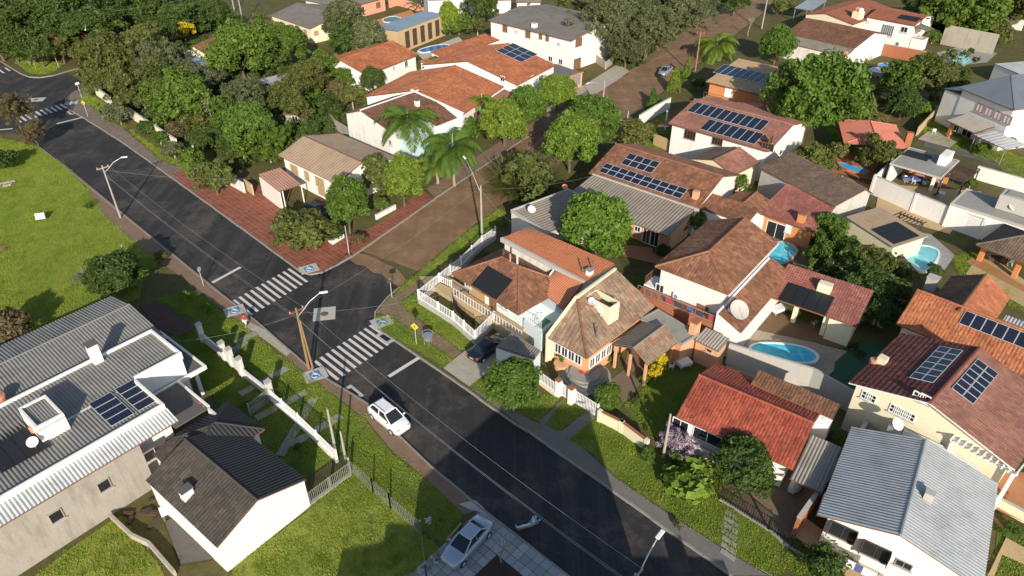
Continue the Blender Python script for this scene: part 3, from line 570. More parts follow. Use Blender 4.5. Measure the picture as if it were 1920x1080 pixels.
# lawns, patios, yards
MEADOW = [(-30, 252), (70, 275), (120, 310), (165, 356), (190, 398), (270, 472), (300, 488), (270, 520), (262, 560), (215, 575), (60, 640), (-30, 640)]
LAWNS = [('meadow', MEADOW, 'meadow'), ('lawn', [(60, 1085), (130, 1030), (212, 975), (235, 965), (255, 1010), (300, 1060), (310, 1085)], 'meadow'),
 ('lawn', [(430, 1085), (440, 1062), (578, 958), (640, 885), (665, 880), (790, 1000), (840, 1040), (780, 1085)], 'meadow'),
 ('verge', [(640, 860), (690, 795), (735, 850), (790, 893), (868, 965), (850, 1030), (800, 1000), (700, 905)], 'verge'),
 ('yard', [(300, 600), (372, 610), (470, 712), (600, 810), (630, 860), (560, 905), (420, 770), (370, 700)], 'lawn'),
 ('verge', [(425, 592), (455, 607), (520, 665), (560, 692), (600, 722), (690, 792), (640, 850), (520, 740), (385, 625), (340, 575), (390, 560)], 'verge'),
 ('verge', [(705, 596), (722, 592), (745, 602), (850, 674), (832, 690), (800, 668), (740, 634), (717, 620)], 'verge'),
 ('verge', [(750, 566), (790, 545), (890, 645), (865, 658), (766, 584)], 'verge'), ('verge', [(752, 538), (822, 480), (880, 432), (936, 390), (950, 400), (900, 450), (790, 520), (730, 558)], 'verge'),
 ('verge', [(882, 725), (925, 692), (985, 735), (1050, 745), (1010, 790), (960, 770)], 'verge'),
 ('verge', [(1068, 824), (1118, 782), (1240, 855), (1300, 905), (1370, 950), (1440, 990), (1500, 1060), (1445, 1078), (1373, 1037), (1242, 952), (1157, 894), (1110, 850)], 'verge'), ('verge', [(1045, 810), (1100, 768), (1062, 744), (1022, 796)], 'lawn'),
 ('lawn', [(1170, 760), (1250, 690), (1330, 685), (1360, 720), (1270, 815), (1240, 830), (1200, 800)], 'lawn'),
 ('lawn', [(1145, 520), (1215, 520), (1240, 590), (1210, 585), (1165, 560)], 'lawn'), ('lawn', [(1785, 480), (1840, 470), (1925, 545), (1925, 590), (1800, 520)], 'lawn'),
 ('verge', [(160, 172), (200, 200), (235, 240), (330, 300), (345, 317), (300, 298), (235, 238), (180, 205), (152, 186)], 'verge'),
 ('verge', [(30, 118), (60, 108), (120, 120), (100, 136), (75, 140), (58, 138)], 'verge'), ('lawn', [(740, 150), (800, 125), (815, 140), (760, 170), (722, 178)], 'verge'),
 ('lawn', [(615, 125), (635, 90), (660, 130), (640, 160)], 'lawn'), ('yard', [(420, 200), (470, 215), (460, 260), (420, 240)], 'lawn'), ('yard', [(1560, 170), (1690, 200), (1640, 240), (1570, 235)], 'verge'),
 ('yard', [(1700, 180), (1790, 240), (1925, 300), (1925, 345), (1850, 300), (1740, 262)], 'verge'), ('verge', [(1385, 240), (1450, 215), (1220, 290), (1190, 275), (1240, 215)], 'lawn'),
 ('yard', [(880, 520), (930, 500), (925, 560), (890, 570)], 'lawn'), ('lawn', [(1340, 880), (1390, 930), (1370, 948), (1300, 900)], 'lawn'), ('lawn', [(1490, 1010), (1530, 1020), (1580, 1085), (1490, 1085)], 'lawn'),
 ('yard', [(1870, 990), (1925, 1010), (1925, 1085), (1860, 1085)], 'lawn'), ('yard', [(1545, 240), (1590, 225), (1640, 270), (1590, 300)], 'lawn'), ('yard', [(300, 560), (360, 545), (395, 570), (340, 590)], 'lawn'), ('verge', [(340, 318), (400, 350), (440, 332), (380, 290), (350, 285)], 'verge')]
lawn_objs = []
for i, (nm, px, mt) in enumerate(LAWNS):
    lawn_objs.append(poly(nm, px, .0142+.0007*i, mt))
for nm, px, mt in [('path', [(1735, 262), (1840, 285), (1925, 320), (1925, 332), (1830, 300), (1730, 275)], 'darkconcrete'), ('driveway', [(1345, 915), (1480, 880), (1540, 910), (1480, 1010), (1380, 960)], 'brownpatio'),
 ('patio', [(1135, 720), (1175, 690), (1200, 720), (1185, 745), (1168, 757)], 'brownpatio'), ('patio', [(1170, 690), (1180, 640), (1290, 650), (1215, 715)], 'brownpatio'),
 ('pool_terrace', [(1365, 640), (1420, 615), (1590, 660), (1570, 690), (1520, 735), (1360, 700)], 'patiotile'), ('deck', [(1405, 610), (1440, 580), (1600, 640), (1580, 655), (1420, 620)], 'deck'), ('court', [(1565, 680), (1610, 640), (1660, 640), (1640, 740), (1560, 730)], 'carpetgreen'),
 ('pool_terrace', [(1690, 430), (1745, 440), (1790, 480), (1765, 515), (1680, 500)], 'greytile'), ('patio', [(1650, 345), (1840, 360), (1780, 440), (1640, 400)], 'tan'), ('patio', [(1540, 320), (1640, 350), (1625, 375), (1560, 350)], 'terracottafloor'), ('patio', [(1560, 290), (1650, 290), (1640, 340), (1540, 320)], 'brick'),
 ('patio', [(1755, 100), (1800, 88), (1870, 100), (1850, 118), (1780, 125)], 'concrete'), ('patio', [(1690, 190), (1720, 178), (1770, 205), (1745, 215), (1700, 205)], 'terracottafloor'), ('patio', [(1480, 118), (1500, 92), (1600, 122), (1580, 145)], 'terracottafloor'), ('patio', [(1625, 132), (1690, 118), (1720, 135), (1650, 155)], 'brownpatio'), ('patio', [(1720, 262), (1750, 240), (1800, 262), (1780, 278)], 'paleconcrete'), ('patio', [(1640, 180), (1700, 175), (1690, 225), (1630, 240)], 'soil'), ('patio', [(1840, 470), (1925, 530), (1925, 580), (1810, 515)], 'tan'), ('patio', [(1890, 520), (1925, 540), (1925, 552), (1810, 492), (1830, 480)], 'terracottafloor'), ('patio', [(1165, 460), (1255, 470), (1245, 500), (1160, 480)], 'terracottafloor'), ('patio', [(1440, 440), (1530, 440), (1520, 510), (1430, 500)], 'brownpatio'),
 ('driveway', [(262, 575), (300, 570), (365, 615), (340, 635), (300, 620)], 'darkbrickpave'), ('driveway', [(1015, 210), (1160, 120), (1180, 135), (1060, 215)], 'paleconcrete'), ('sidewalk', [(815, 372), (960, 274), (1040, 225), (1110, 180), (1100, 172), (1030, 212), (940, 265), (800, 355)], 'sidewalkdirt'),
 ('patio', [(310, 980), (350, 960), (420, 1030), (400, 1050), (340, 1060)], 'darkconcrete'), ('patio', [(500, 440), (600, 370), (640, 410), (620, 450), (560, 450)], 'darkbrickpave'), ('patio', [(780, 100), (860, 70), (880, 90), (800, 120)], 'concretelight'), ('patio', [(700, 40), (770, 20), (790, 40), (730, 60)], 'orangewall'),
 ('walkway', [(785, 520), (800, 540), (820, 545), (900, 610), (930, 590), (850, 540), (830, 535), (825, 520)], 'tan'), ('driveway', [(1880, 880), (1925, 890), (1925, 985), (1850, 950)], 'terracottafloor'), ('driveway', [q(16, 1780, 800), q(16, 1920, 880), q(16, 1930, 1010), q(16, 1750, 930), q(16, 1690, 1090), q(16, 1640, 1090)], 'tan'), ('patio', [(1505, 970), (1560, 1010), (1660, 1085), (1580, 1085), (1490, 1010)], 'tan')]:
    _pz = globals().get('_pz', .041)+.0042; poly(nm, px, _pz, mt)
for (a, b_) in (((470, 770), (505, 750)), ((480, 785), (575, 735)), ((525, 855), (590, 745)), ((545, 835), (640, 780)), ((450, 740), (540, 690)), ((440, 645), (480, 625)), ((425, 670), (462, 640))): _sz = globals().get('_sz', .2)+.0042; strip('paving_strip', P(a), P(b_), .4, _sz-.16, 'concrete')
# painted markings: crossings, stop lines, access ramps
def stripes(pA, pB, n_, ln, wd_, name='crosswalk_stripe'):
    """pA,pB: first and last stripe centre"""
    A_, B_ = P(pA, ZR), P(pB, ZR)
    for i in range(n_):
        c = A_.lerp(B_, i/(n_-1)); c.z = ZR+.006
        o = MB().box(c, dA, Vector((-dA.y, dA.x, 0)), (0, 0, 1), ln, wd_, .006).build(name, 'roadpaint', road)
Zm = 380
def zq(x, y): return (380+x/6, 480+y/6)
stripes(zq(1068, 217), zq(450, 578), 11, 3.9, .31)
stripes((483+232/1, 625), (612, 694), 11, 3.9, .31)
stripes((119, 199), (34, 225), 10, 3.0, .36); stripes((14, 130), (-20, 142), 4, 3.0, .36)
for a, b_ in (((398, 530), (451, 501)), ((729, 706), (785, 671)), ((106, 232), (155, 220)), ((-5, 244), (24, 241))):
    A_, B_ = P(a, ZR), P(b_, ZR); strip_o = MB().box((A_+B_)/2+Vector((0, 0, .006)), (B_-A_).normalized(), Vector((-(B_-A_).y, (B_-A_).x, 0)).normalized(), (0, 0, 1), (B_-A_).length, .4, .006).build('stop_line', 'roadpaint', road)
def plate(name, c, t_, s1, s2, z0, h_, mat, parent): n_ = Vector((-t_.y, t_.x, 0)); return MB().box(Vector((c.x, c.y, z0+h_/2)), t_, n_, (0, 0, 1), s1, s2, h_).build(name, mat, parent)
def ramp_pad(px, deg):
    """kerb ramp: concrete pad, blue square, white wheelchair symbol"""
    c = P(px); t_ = wd(deg); n_ = Vector((-t_.y, t_.x, 0)); r_ = plate('access_ramp', c, t_, 2.1, 1.7, .012, .02, 'concretelight', None); tag(r_, kind='structure')
    plate('blue_square', c, t_, 1.0, 1.0, .033, .004, 'bluepaint', r_)
    mb = MB(); L_ = lambda x, y: Vector((c.x, c.y, .04))+t_*x+n_*y
    ring = [L_(.3*math.cos(a_)-.05, .3*math.sin(a_)-.1) for a_ in np.linspace(.6, 5.2, 12)]; mb.tube(ring, .04, 4); mb.tube([L_(-.05, .38), L_(-.02, .02), L_(.25, -.02), L_(.35, -.35)], .045, 4); mb.tube([L_(-.05, .42), L_(-.04, .46)], .07, 6)
    mb.build('wheelchair_symbol', 'roadpaint', r_)
ramp_pad(zq(1195, 145), 60); ramp_pad(zq(360, 615), 60); ramp_pad((716, 604), 60); ramp_pad((591, 703), 60); ramp_pad((134, 193), 70)
def manhole(px, s1, s2, drain=False):
    c = P(px, ZR); r_ = plate('manhole_surround' if not drain else 'storm_drain', c, dA if drain else wd(80), s1, s2, ZR+.004, .012, 'concretelight', None); r_['kind'] = 'structure'
    if drain: plate('drain_opening', c, dA, s1*.6, s2*.55, ZR+.017, .004, 'black', r_); return
    mb = MB().lathe((c.x, c.y, ZR+.017), [(.42, 0), (.42, .008)], 16); mb.build('manhole_cover', 'soil', r_)
manhole(zq(1370, 650), 2.3, 2.3); manhole((67, 187), 3, 2); manhole((723, 633), 2.1, 1.2, True); manhole((660, 737), 2.1, 1.2, True); manhole((137, 210), 2.2, 1.6, True); manhole((137, 119), 2.5, 1.6)
poly('plaster_spill', [(860, 945), (890, 938), (905, 950), (925, 975), (900, 960), (880, 955)], ZR+.152, 'concretelight', zs=0)
# ------------------------------------------------------------------ the houses
V = Vector; UP = V((0, 0, 1))
def wallrun(name, label, pts, h_, t_=.18, mat='white', cap=None, capmat='concretelight', cat='wall', z0=0, pil=0, pilmat=None, group=None, zs=0):
    """garden wall along surveyed ground points, with pillars as parts"""
    g = [P(p_, zs) for p_ in pts]
    for p_ in g: p_.z = 0
    root = empty(name, g[0]); tag(root, label, cat, group); o = g[0]
    for a, b_ in zip(g, g[1:]):
        d_ = (b_-a).normalized(); n_ = V((-d_.y, d_.x, 0)); ln = (b_-a).length
        MB().box((a+b_)/2+UP*((h_+z0)/2), d_, n_, UP, ln-.002, t_, h_-z0).build('wall_panel', mat, root, off=o)
        if cap: MB().box((a+b_)/2+UP*(h_+.03), d_, n_, UP, ln, t_+.08, .06).build('coping', capmat, root, off=o)
        if pil:
            k = max(1, round(ln/pil))
            for i in range(k+1):
                c = a.lerp(b_, i/k); MB().box(c+UP*(h_/2+.06), d_, n_, UP, t_+.14, t_+.14, h_+.12).build('pillar', pilmat or mat, root, off=o)
    return root
# --- unfinished modern house, lower left
h = House('modern_house', 'large unfinished grey-plaster modern house with corrugated roofs, white parapets and solar panels', q(13, -420, 960), q(13, 1040, 90), 14.0, 4.8)
xb, yb = h.loc(q(9, 1230, 850), 6.0); xa, ya = h.loc(q(9, 1140, 295), 6.0); xA, _ = h.loc(q(9, 1365, 480), 6.0); _, yn = h.loc(q(9, 1125, 600), 6.0); xB, _ = h.loc(q(9, 1210, 840), 6.0); _, ys = h.loc(q(13, 495, 255), 5.2)
gw = h.block('plaster_wall', 'greyplaster', 0, h.w, 0, yb-.02, 0, 4.7); h.wr = (0, h.w, 0, yb)
for px in (q(13, 780, 400), q(13, 420, 630), q(13, 1122, 175)): h.win(0, px, .85, .95, 'black', 'greyplaster', mull=0)
h.roof('shed', 4.86, 5.25, 'corr', 's_metalwhite', (0, xb, -.12, yb-.03), pitch=.27)
h.block('wall', 'white', 0, xA-.1, yn+.1, ya-.1, 0, 5.3); h.block('wall', 'white', 0, xB-.1, yb+.05, yn+.08, 0, 5.3)
h.wr = (0, xB, yb, yn)
pA = h.flat(5.35, .3, 'white', 's_h1', 'corr', (-2, xA, yn, ya), pitch=.27, low=0, sides=(0, 1, 1, 0))[0]
pB = h.flat(5.35, .45, 'white', 's_h1', 'corr', (-2, xB, yb, yn), pitch=.27, low=0, sides=(1, 1, 0, 0), slope=0.0)[0]
h.block('parapet', 'white', xB, xA-.02, yn-.01, yn+.16, 5.2, 5.95)
h.solar(pB, q(9, 665, 880), q(9, 830, 785), q(9, 845, 1045), 1, 4); h.solar(pB, q(9, 860, 770), q(9, 1010, 690), q(9, 1040, 935), 1, 4)
h.solar(pB, q(13, 400, 105), q(13, 30, 317), q(9, 150, 940), 4, 1, hot=True)
h.chimney(pA, q(9, 735, 552), .75, .75, 1.9, 'white', 'darkconcrete')
tx1, ty1 = h.loc(q(9, 475, 938), 7.0); tx0, _ = h.loc(q(9, 260, 1043), 7.0); _, ty2 = h.loc(q(9, 340, 795), 7.0)
h.block('tower_wall', 'white', tx0, tx1, ty1, ty2, 5.3, 6.7); h.flat(6.7, .18, 'white', 's_h1', 'corr', (tx0, tx1, ty1, ty2), pitch=.2, slope=.1)
h.dish(h.L(tx0-.6, ty1-.3, 5.6), .4); h.tank(None, q(9, 255, 1065), .28, .4, z=5.6)
# north gable
xr, yr = h.loc(q(9, 980, 120), 5.6); xe, ye = h.loc(q(9, 850, 55), 4.7); xs, y_s = h.loc(q(9, 1135, 280), 4.9)
pg, _ = h.roof('gx', 4.9, 5.6, 'corr', 's_h1', (-3, xs, ya-.05, ye), t=(yr-ya)/(ye-ya), ze2=4.7, pitch=.27)
h.walls('whitedirty', pg, (-3, xs, ya+.05, ye), ins=.3)
h.tank(None, q(9, 0, 850), .55, .6, z=5.5)
# entrance canopy
cx1, cy1 = h.loc(q(9, 1545, 580), 3.6); _, cy2 = h.loc(q(9, 1225, 308), 3.6); cx0, cy0 = h.loc(q(9, 1320, 695), 3.6); dx1, dy1 = h.loc(q(9, 1570, 895), 3.6)
h.block('canopy_slab', 'darkconcrete', xB, cx1-.18, cy1+.15, cy2-1.5, 3.3, 3.45); mb = MB(); h.ebox(mb, xB, cx1, cy1-.02, cy1+.15, 3.2, 3.62); h.ebox(mb, cx1-.18, cx1, cy1+.15, cy2, 3.2, 3.62); h.part(mb, 'fascia', 'white')
h.block('canopy_slab', 'darkconcrete', xB, cx0, dy1+.2, cy1, 3.3, 3.452); h.block('fascia', 'white', cx0, cx0+.18, dy1+.2, cy1-.02, 3.2, 3.62)
h.block('planter_wall', 'whitedirty', xB, dx1, dy1-1.6, dy1-1.4, 0, 3.6); h.block('planter_wall', 'whitedirty', dx1-.2, dx1, dy1-1.4, dy1, 0, 3.6); h.block('planter_floor', 'darkconcrete', xB, dx1-.2, dy1-1.4, dy1, 2.9, 3.05)
h.post(q(9, 1520, 795), 3.25, .14, 'white')
for i in range(16):
    c = P(q(9, 1490+random.gauss(0, 22), 890+random.gauss(0, 14)), 3.2); a_ = random.uniform(0, 3); h.part(MB().box(c+UP*random.uniform(0, .2), (math.cos(a_), math.sin(a_), .2), (-math.sin(a_), math.cos(a_), 0), UP, .3, .16, .12), 'brick', 'tank')
# --- dark-roofed house
h = House('dark_roof_house', 'small white gabled house with charcoal tile slope and black ribbed slope', (407, 1027), (574, 899), (303, 882), 3.05, inset=.12)
ax, _ = h.loc((480, 936), 4.5)
pl, rf = h.roof('gy', 3.05, 4.5, ['tile', 'corr'], ['t_darkgrey', 's_black'], t=ax/h.w, pitch=.3, course=.42)
h.walls('white', pl)
h.chimney(pl[0], (352, 930), .8, .6, .75, 'white', 'darkconcrete')
x1, y1 = h.loc((470, 768), 3.1); x2, y2 = h.loc((528, 838), 3.1)
p2, _ = h.roof('hip', 3.0, 4.2, 'corr', 's_black', (ax-.5, h.w+1.2, h.d-2.5, h.d+2.6), pitch=.3, name='wing_roof'); h.walls('white', p2, (ax-.5, h.w+1.2, h.d-2.5, h.d+2.6), ins=.4)
x0, y0 = h.loc(q(13, 1120, 100), 3.0); x3, y3 = h.loc(q(13, 1420, 62), 3.0)
p3, _ = h.roof('shed', 2.9, 3.3, 'flat', 't_darkgrey', (min(x0, x3-2.6), x3, h.d+.1, h.d+2.2), low=0, name='annex_roof'); h.walls('whitedirty', p3, (min(x0, x3-2.6), x3, h.d+.1, h.d+2.2), ins=.15)
# --- beige-roofed house on the corner and its carport
h = House('white_house', 'white corner house with beige sheet roof, tan shutters and red paved yard', q(6, 165, 85), q(6, 600, 300), q(6, 985, 75), 3.8)
_, yy = h.loc(q(6, 800, 140), 5.3); pl, _ = h.roof('gx', 3.8, 5.3, 'rib', 's_beige', t=yy/h.d, pitch=.55, cap='t_brown'); h.walls('white', pl)
for px, w_ in ((q(6, 285, 168), 1.7), (q(6, 380, 220), 1.0), (q(6, 478, 272), 1.9)): h.win(0, px, w_, 1.25, 'shut', 'lightwood', z=2.4)
h.win(0, q(6, 500, 385), 1.5, 1.3, 'shut', 'lightwood', z=1.1, name='door'); h.win(1, q(6, 740, 290), 1.4, 1.2, 'dark')
h = House('carport', 'open carport with salmon sheet roof beside the white corner house', q(6, 172, 352), q(6, 342, 297), q(6, 15, 240), 2.9, cat='carport')
pl, _ = h.roof('shed', 2.8, 3.1, 'rib', 's_salmon', low=0, pitch=.4); h.block('wall', 'pinkwhite', 0, .18, .1, h.d, 0, 2.72); h.block('back_wall', 'peach', .2, h.w, h.d-.2, h.d, 0, 2.7)
for fx in (.15, .98): h.part(MB().box(h.L(h.w*fx, .12, 1.35), h.ex, h.ey, UP, .12, .12, 2.7), 'post', 'white')
# --- white two-storey with weathered gable
h = House('two_storey_house', 'white weathered two-storey house with brown tile gable and turquoise balcony', q(2, 660, 852), q(2, 990, 978), q(2, 1165, 660), 5.2, z2=6.7, inset=.25)
ax, _ = h.loc(q(2, 805, 822), 6.7); pl, _ = h.roof('gy', 5.2, 6.7, 'tile', 't_brown', t=ax/h.w, cap='whitepaint'); h.walls('whitedirty', pl)
h.chimney(pl[1], q(2, 1210, 795), .6, .6, .9); h.win(0, q(2, 1000, 1000), .7, .8, 'dark', z=3.2)
h.block('balcony', 'turquoise', h.w, h.w+2.6, 2.0, h.d-1, 0, 2.9); h.rail([h.L(h.w+.05, 2.05, 2.9), h.L(h.w+2.5, 2.05, 2.9), h.L(h.w+2.5, h.d-1.1, 2.9)], 1.0); h.block('balcony_wall', 'turquoise', h.w-.2, h.w+.1, 2.1, h.d-1, 2.9, 4.6)
for y in (3.2, 5.4): h.win(1, None, 1.1, 1.5, 'dark', sx=y, z=3.9)
pl, _ = h.roof('shed', 4.3, 5.2, 'tile', 't_brown', (h.w-.3, h.w+2.4, h.d-4.5, h.d), low=1, name='side_roof'); h.walls('white', pl, (h.w-.3, h.w+2.4, h.d-4.5, h.d), ins=.15)
# --- orange gables along the dirt street
h = House('orange_roof_house', 'white house with large bare orange tile gable next to a palm', q(2, 1555, 860), q(2, 1860, 650), q(2, 1265, 622), 4.4, half=True, z2=6.8, inset=.35)
pl, _ = h.roof('gx', 4.4, 6.8, 'tile', 't_orange'); h.walls('white', pl)
h.part(MB().box((h.L(.1, 0, 4.5)+h.L(.1, h.d/2, 6.9))/2, (h.L(.1, h.d/2, 6.9)-h.L(.1, 0, 4.5)).normalized(), h.ex, (h.L(.1, h.d/2, 6.9)-h.L(.1, 0, 4.5)).normalized().cross(h.ex), (h.L(.1, h.d/2, 6.9)-h.L(.1, 0, 4.5)).length, .35, .3), 'rake_parapet', 'white')
h.win(0, q(2, 1650, 868), 1.6, 1.3, 'shut', 'wood'); h.win(3, q(2, 1375, 815), 1.0, 1.0, 'dark'); h.win(0, q(2, 1790, 760), 1.3, 1.2, 'dark')
pl, _ = h.roof('shed', 3.1, 3.7, 'tile', 't_rose', (h.w*.55, h.w+.6, -1.8, .3), low=0, name='porch_roof'); h.post(q(2, 1790, 790), 3.1, .12)
h = House('orange_roof_house', 'white house with clean orange tile gable carrying one nine-panel solar array', (970, 160), (1043, 122), (910, 100), 4.2, half=True, z2=6.6, inset=.35)
pl, _ = h.roof('gx', 4.2, 6.6, 'tile', 't_orange'); h.walls('white', pl); h.solar(pl[0], (930, 96), (962, 82), (965, 124), 3, 3)
h.win(0, q(3, 215, 590), 1.4, 1.3, 'dark'); h.win(0, q(3, 150, 610), .8, 2.0, 'whitepaint', name='door'); h.win(3, q(2, 1850, 590), .9, .9, 'dark')
g_ = House('garage', 'flat grey garage roof with orange front wall below the solar house', q(3, 330, 610), q(3, 530, 540), q(3, 265, 500), 2.8, cat='garage')
g_.roof('shed', 2.7, 2.85, 'flat', 's_fibrodark', low=0); g_.block('front_wall', 'peach', .1, g_.w, 0.05, .25, 0, 2.6); g_.block('coping', 'tank', 0, g_.w+.2, -.05, .3, 2.62, 2.78); g_.block('side_wall', 'pinkwhite', g_.w, g_.w+.2, .3, g_.d+1, 0, 2.6)
g_.wr = (.1, g_.w, .05, g_.d); g_.win(0, q(3, 480, 600), 2.4, 2.0, 'mesh_grey', 'steel', name='gate')
h = House('orange_roof_house', 'small white bungalow with plain orange roof behind the back garden lawn', q(2, 830, 565), q(2, 1222, 410), q(2, 660, 440), 3.2, half=True, z2=4.9)
pl, _ = h.roof('gx', 3.2, 4.9, 'tile', 't_orange'); h.walls('white', pl); h.win(0, q(2, 930, 575), 2.0, 2.1, 'dark', name='door'); h.win(0, q(2, 1125, 478), 1.0, 1.2, 'dark'); h.win(0, q(2, 1030, 508), .6, .6, 'dark'); h.win(3, q(2, 730, 600), 1, 1, 'dark')
h = House('low_orange_house', 'long low orange roof with pale walls between white houses', q(2, 1420, 440), q(2, 1828, 300), q(2, 1750, 250), 3.0, z2=3.4)
pl, _ = h.roof('shed', 3.0, 3.6, 'tile', 't_orange', low=0); h.walls('pinkwhite', pl, ins=.2); pl, _ = h.roof('shed', 2.7, 3.1, 'tile', 't_orange', (-4.5, -.1, .3, 2.6), low=0, name='side_roof'); h.walls('pinkwhite', pl, (-4.5, -.1, .3, 2.6), ins=.15)
h = House('cream_house', 'cream bungalow with weathered brown-grey gable roof and tan shutters', q(2, 105, 115), q(2, 405, 217), q(2, 270, 10), 3.3, half=True, z2=4.9, inset=.3)
pl, _ = h.roof('gx', 3.3, 4.9, 'rib', 's_fibrodark', pitch=.5); h.walls('paleyellow', pl)
for px, a_, b_ in ((q(2, 195, 178), .6, .7), (q(2, 265, 207), 1.3, 1.4), (q(2, 320, 217), .7, .9), (q(2, 373, 247), 1.3, 1.4)): h.win(0, px, a_, b_, 'shut', 'lightwood')
h.win(1, q(2, 450, 247), 1.1, .8, 'shut', 'lightwood')
h = House('coral_house', 'salmon-pink house with grey roof above a small garden pool', q(2, 715, 50), q(2, 985, -20), 8.0, 3.2)
pl, _ = h.roof('gx', 3.2, 4.6, 'rib', 's_fibrodark', pitch=.5); h.walls('coralwall', pl); h.win(0, q(2, 792, 62), 1.8, 1.5, 'dark', z=1.6); h.win(0, q(2, 915, 30), 1.4, 1.3, 'shut', 'wood', z=1.8)
wallrun('garden_wall', 'orange and white garden wall behind the green pool', [q(2, 1000, 60), q(2, 1060, 40), q(2, 1310, 110)], 1.9, .2, 'coralwall', cap=1)
h = House('metal_roof_hall', 'tan hall with flat blue-grey metal roof and tall brown louvred bays', q(2, 1060, 237), q(2, 1420, 105), q(2, 940, 187), 4.7, cat='hall', inset=.1)
pl, _ = h.roof('shed', 4.6, 4.75, 'rib', 's_bluemetal', low=2, pitch=.6, slab='steel'); h.walls('tan', pl)
for px in (q(2, 1135, 290), q(2, 1192, 282), q(2, 1250, 262), q(2, 1305, 243), q(2, 1360, 222)): h.win(0, px, 1.35, 3.4, 'darkwood', 'darkwood', name='louvre_bay', z=2.3, mull=0)
h = House('two_storey_house', 'white two-storey house with grey-brown sheet roof and brown shutters', (914, 38), (1072, 77), q(3, 85, 55), 6.2, half=True, z2=7.4)
pl, _ = h.roof('gx', 6.2, 7.4, 'rib', 's_fibrodark', pitch=.5); h.walls('white', pl); h.chimney(pl[0], q(3, 168, 205), 1.0, .8, .8, 'white', 'concretelight', 'roof_vent')
for px, a_, b_ in ((q(3, 120, 250), 1.3, 1.7), (q(3, 215, 270), .8, 1.1), (q(3, 265, 285), .8, 1.1)): h.win(0, px, a_, b_, 'shut', 'wood')
h.ac(0, q(3, 362, 328)); h.ac(0, q(3, 42, 235)); h.win(1, q(3, 500, 315), 2.0, 1.6, 'shut', 'wood'); h.win(1, q(3, 490, 440), 2.2, 2.1, 'wood', 'wood', name='door', z=1.1)
for px in (q(3, 290, 412), q(3, 367, 440)): h.win(0, px, 1, 1, 'dark', z=1.5)
h.win(0, q(2, 1868, 212), 1.3, 1.4, 'shut', 'wood')
h = House('white_house', 'plain white block of a house behind the trees at top centre', q(2, 1290, 20), q(2, 1570, 5), 9.0, 5.2, inset=0)
h.block('wall', 'white', 0, h.w, 0, h.d, 0, 5.0); h.flat(5.0, .2, 'white', 'concretelight'); h.wr = (0, h.w, 0, h.d); h.win(0, q(2, 1400, 60), 1.2, 1.1, 'dark')
h = House('white_house', 'white gabled house with dark roof at the very top left of centre', q(2, 350, 0), q(2, 600, 45), 7.0, 3.2)
pl, _ = h.roof('gx', 3.2, 4.6, 'rib', 's_fibrodark', pitch=.5); h.walls('white', pl); h.win(0, q(2, 515, 15), .9, 1.1, 'dark', z=2)
for lab, a_, b_, dd, z0_, z1_, mt, wl in (('brown-roofed small white house behind the feathery tree', q(3, 370, 60), q(3, 600, 90), 7, 3, 4.4, 't_brown', 'white'), ('house with pale walls at the top edge above the two-storey house', q(3, 30, 20), q(3, 220, 20), 6, 3.3, 4.2, 's_fibro', 'pinkwhite'), ('house with white wall and grey roof at the top edge, right of centre', q(2, 1600, 10), q(2, 1920, 0), 7, 3.2, 4.4, 's_fibro', 'white'),
  ('red-roofed house half hidden by tall dark trees at top left', (85, 70), (135, 82), 7, 3.2, 4.6, 't_red', 'white'), ('orange-roofed house behind the leafy round tree, upper left', q(1, 1560, 420), q(1, 1900, 260), 6, 3.0, 4.6, 't_orangedark', 'cream'), ('grey shed with pale roof among the left garden trees', q(2, 40, 640), q(2, 390, 560), 3.5, 2.4, 2.8, 's_metal', 'concrete'), ('little brown-roofed hut among banana plants', q(2, 200, 860), q(2, 380, 870), 3.4, 2.2, 3.0, 't_mossbrown', 'paleconcrete'),
  ('pale blue metal roofed shed under the left garden trees', q(1, 1440, 510), q(1, 1580, 480), 6.5, 2.8, 3.2, 's_bluemetal', 'concrete')):
    h = House('garden_shed' if 'shed' in lab or 'hut' in lab else 'small_house', lab, a_, b_, dd, z0_, cat='shed' if 'shed' in lab or 'hut' in lab else 'house', inset=.25)
    pl, _ = h.roof('gx', z0_, z1_, 'tile' if mt[0] == 't' else 'corr', mt); h.walls(wl, pl); h.win(0, None, 1, 1, 'dark', sx=max(.8, h.w*.4), z=1.5)
# --- the corner house right of the crossing: hip roof, long roof, small red roof
z3 = lambda x, y: (780+x/6, 420+y/6)
z4 = lambda x, y: (1000+x/6, 500+y/6)
h = House('corner_house', 'corner house with mottled orange hip roof, solar water heater, white ramp and turquoise walls', z3(400, 560), z3(1150, 1025), z3(930, 235), 4.0, inset=.6)
pl, _ = h.roof('hip', 4.0, 6.1, 'tile', 't_orangedark', pitch=.3, course=.42); h.walls('paleblue', pl, ins=(1.8, .6, .6, .6))
h.block('walkway', 'tan', -.2, h.w+.3, .25, 1.85, 0, .95); h.block('landing', 'tan', -4.2, -.22, .1, 2.6, 0, .6); h.rail([h.L(-.2, .3, .95), h.L(h.w+.2, .3, .95)], 1.0, 'whitepaint', sp=.45)
h.solar(pl[0], z3(630, 690), z3(920, 845), z3(840, 490), 3, 1, hot=True)
h.win(0, z3(690, 800), 2.4, 1.2, 'lightwood', 'lightwood'); h.win(0, z3(868, 885), 1.0, 2.1, 'wood', 'wood', name='door', z=1.9); h.win(0, z3(590, 740), .9, 1.0, 'dark', z=2.2); h.win(0, z3(990, 935), 1.2, 1.0, 'dark', z=2.4)
for px in (z3(1060, 430), z3(1140, 440)): c = hit(px, pl[0].o, pl[0].n); h.part(MB().tube([c-UP*.2, c+UP*1.0], .09, 8), 'vent_pipe', 'tank' if px[0] < 960 else 'whitepaint')
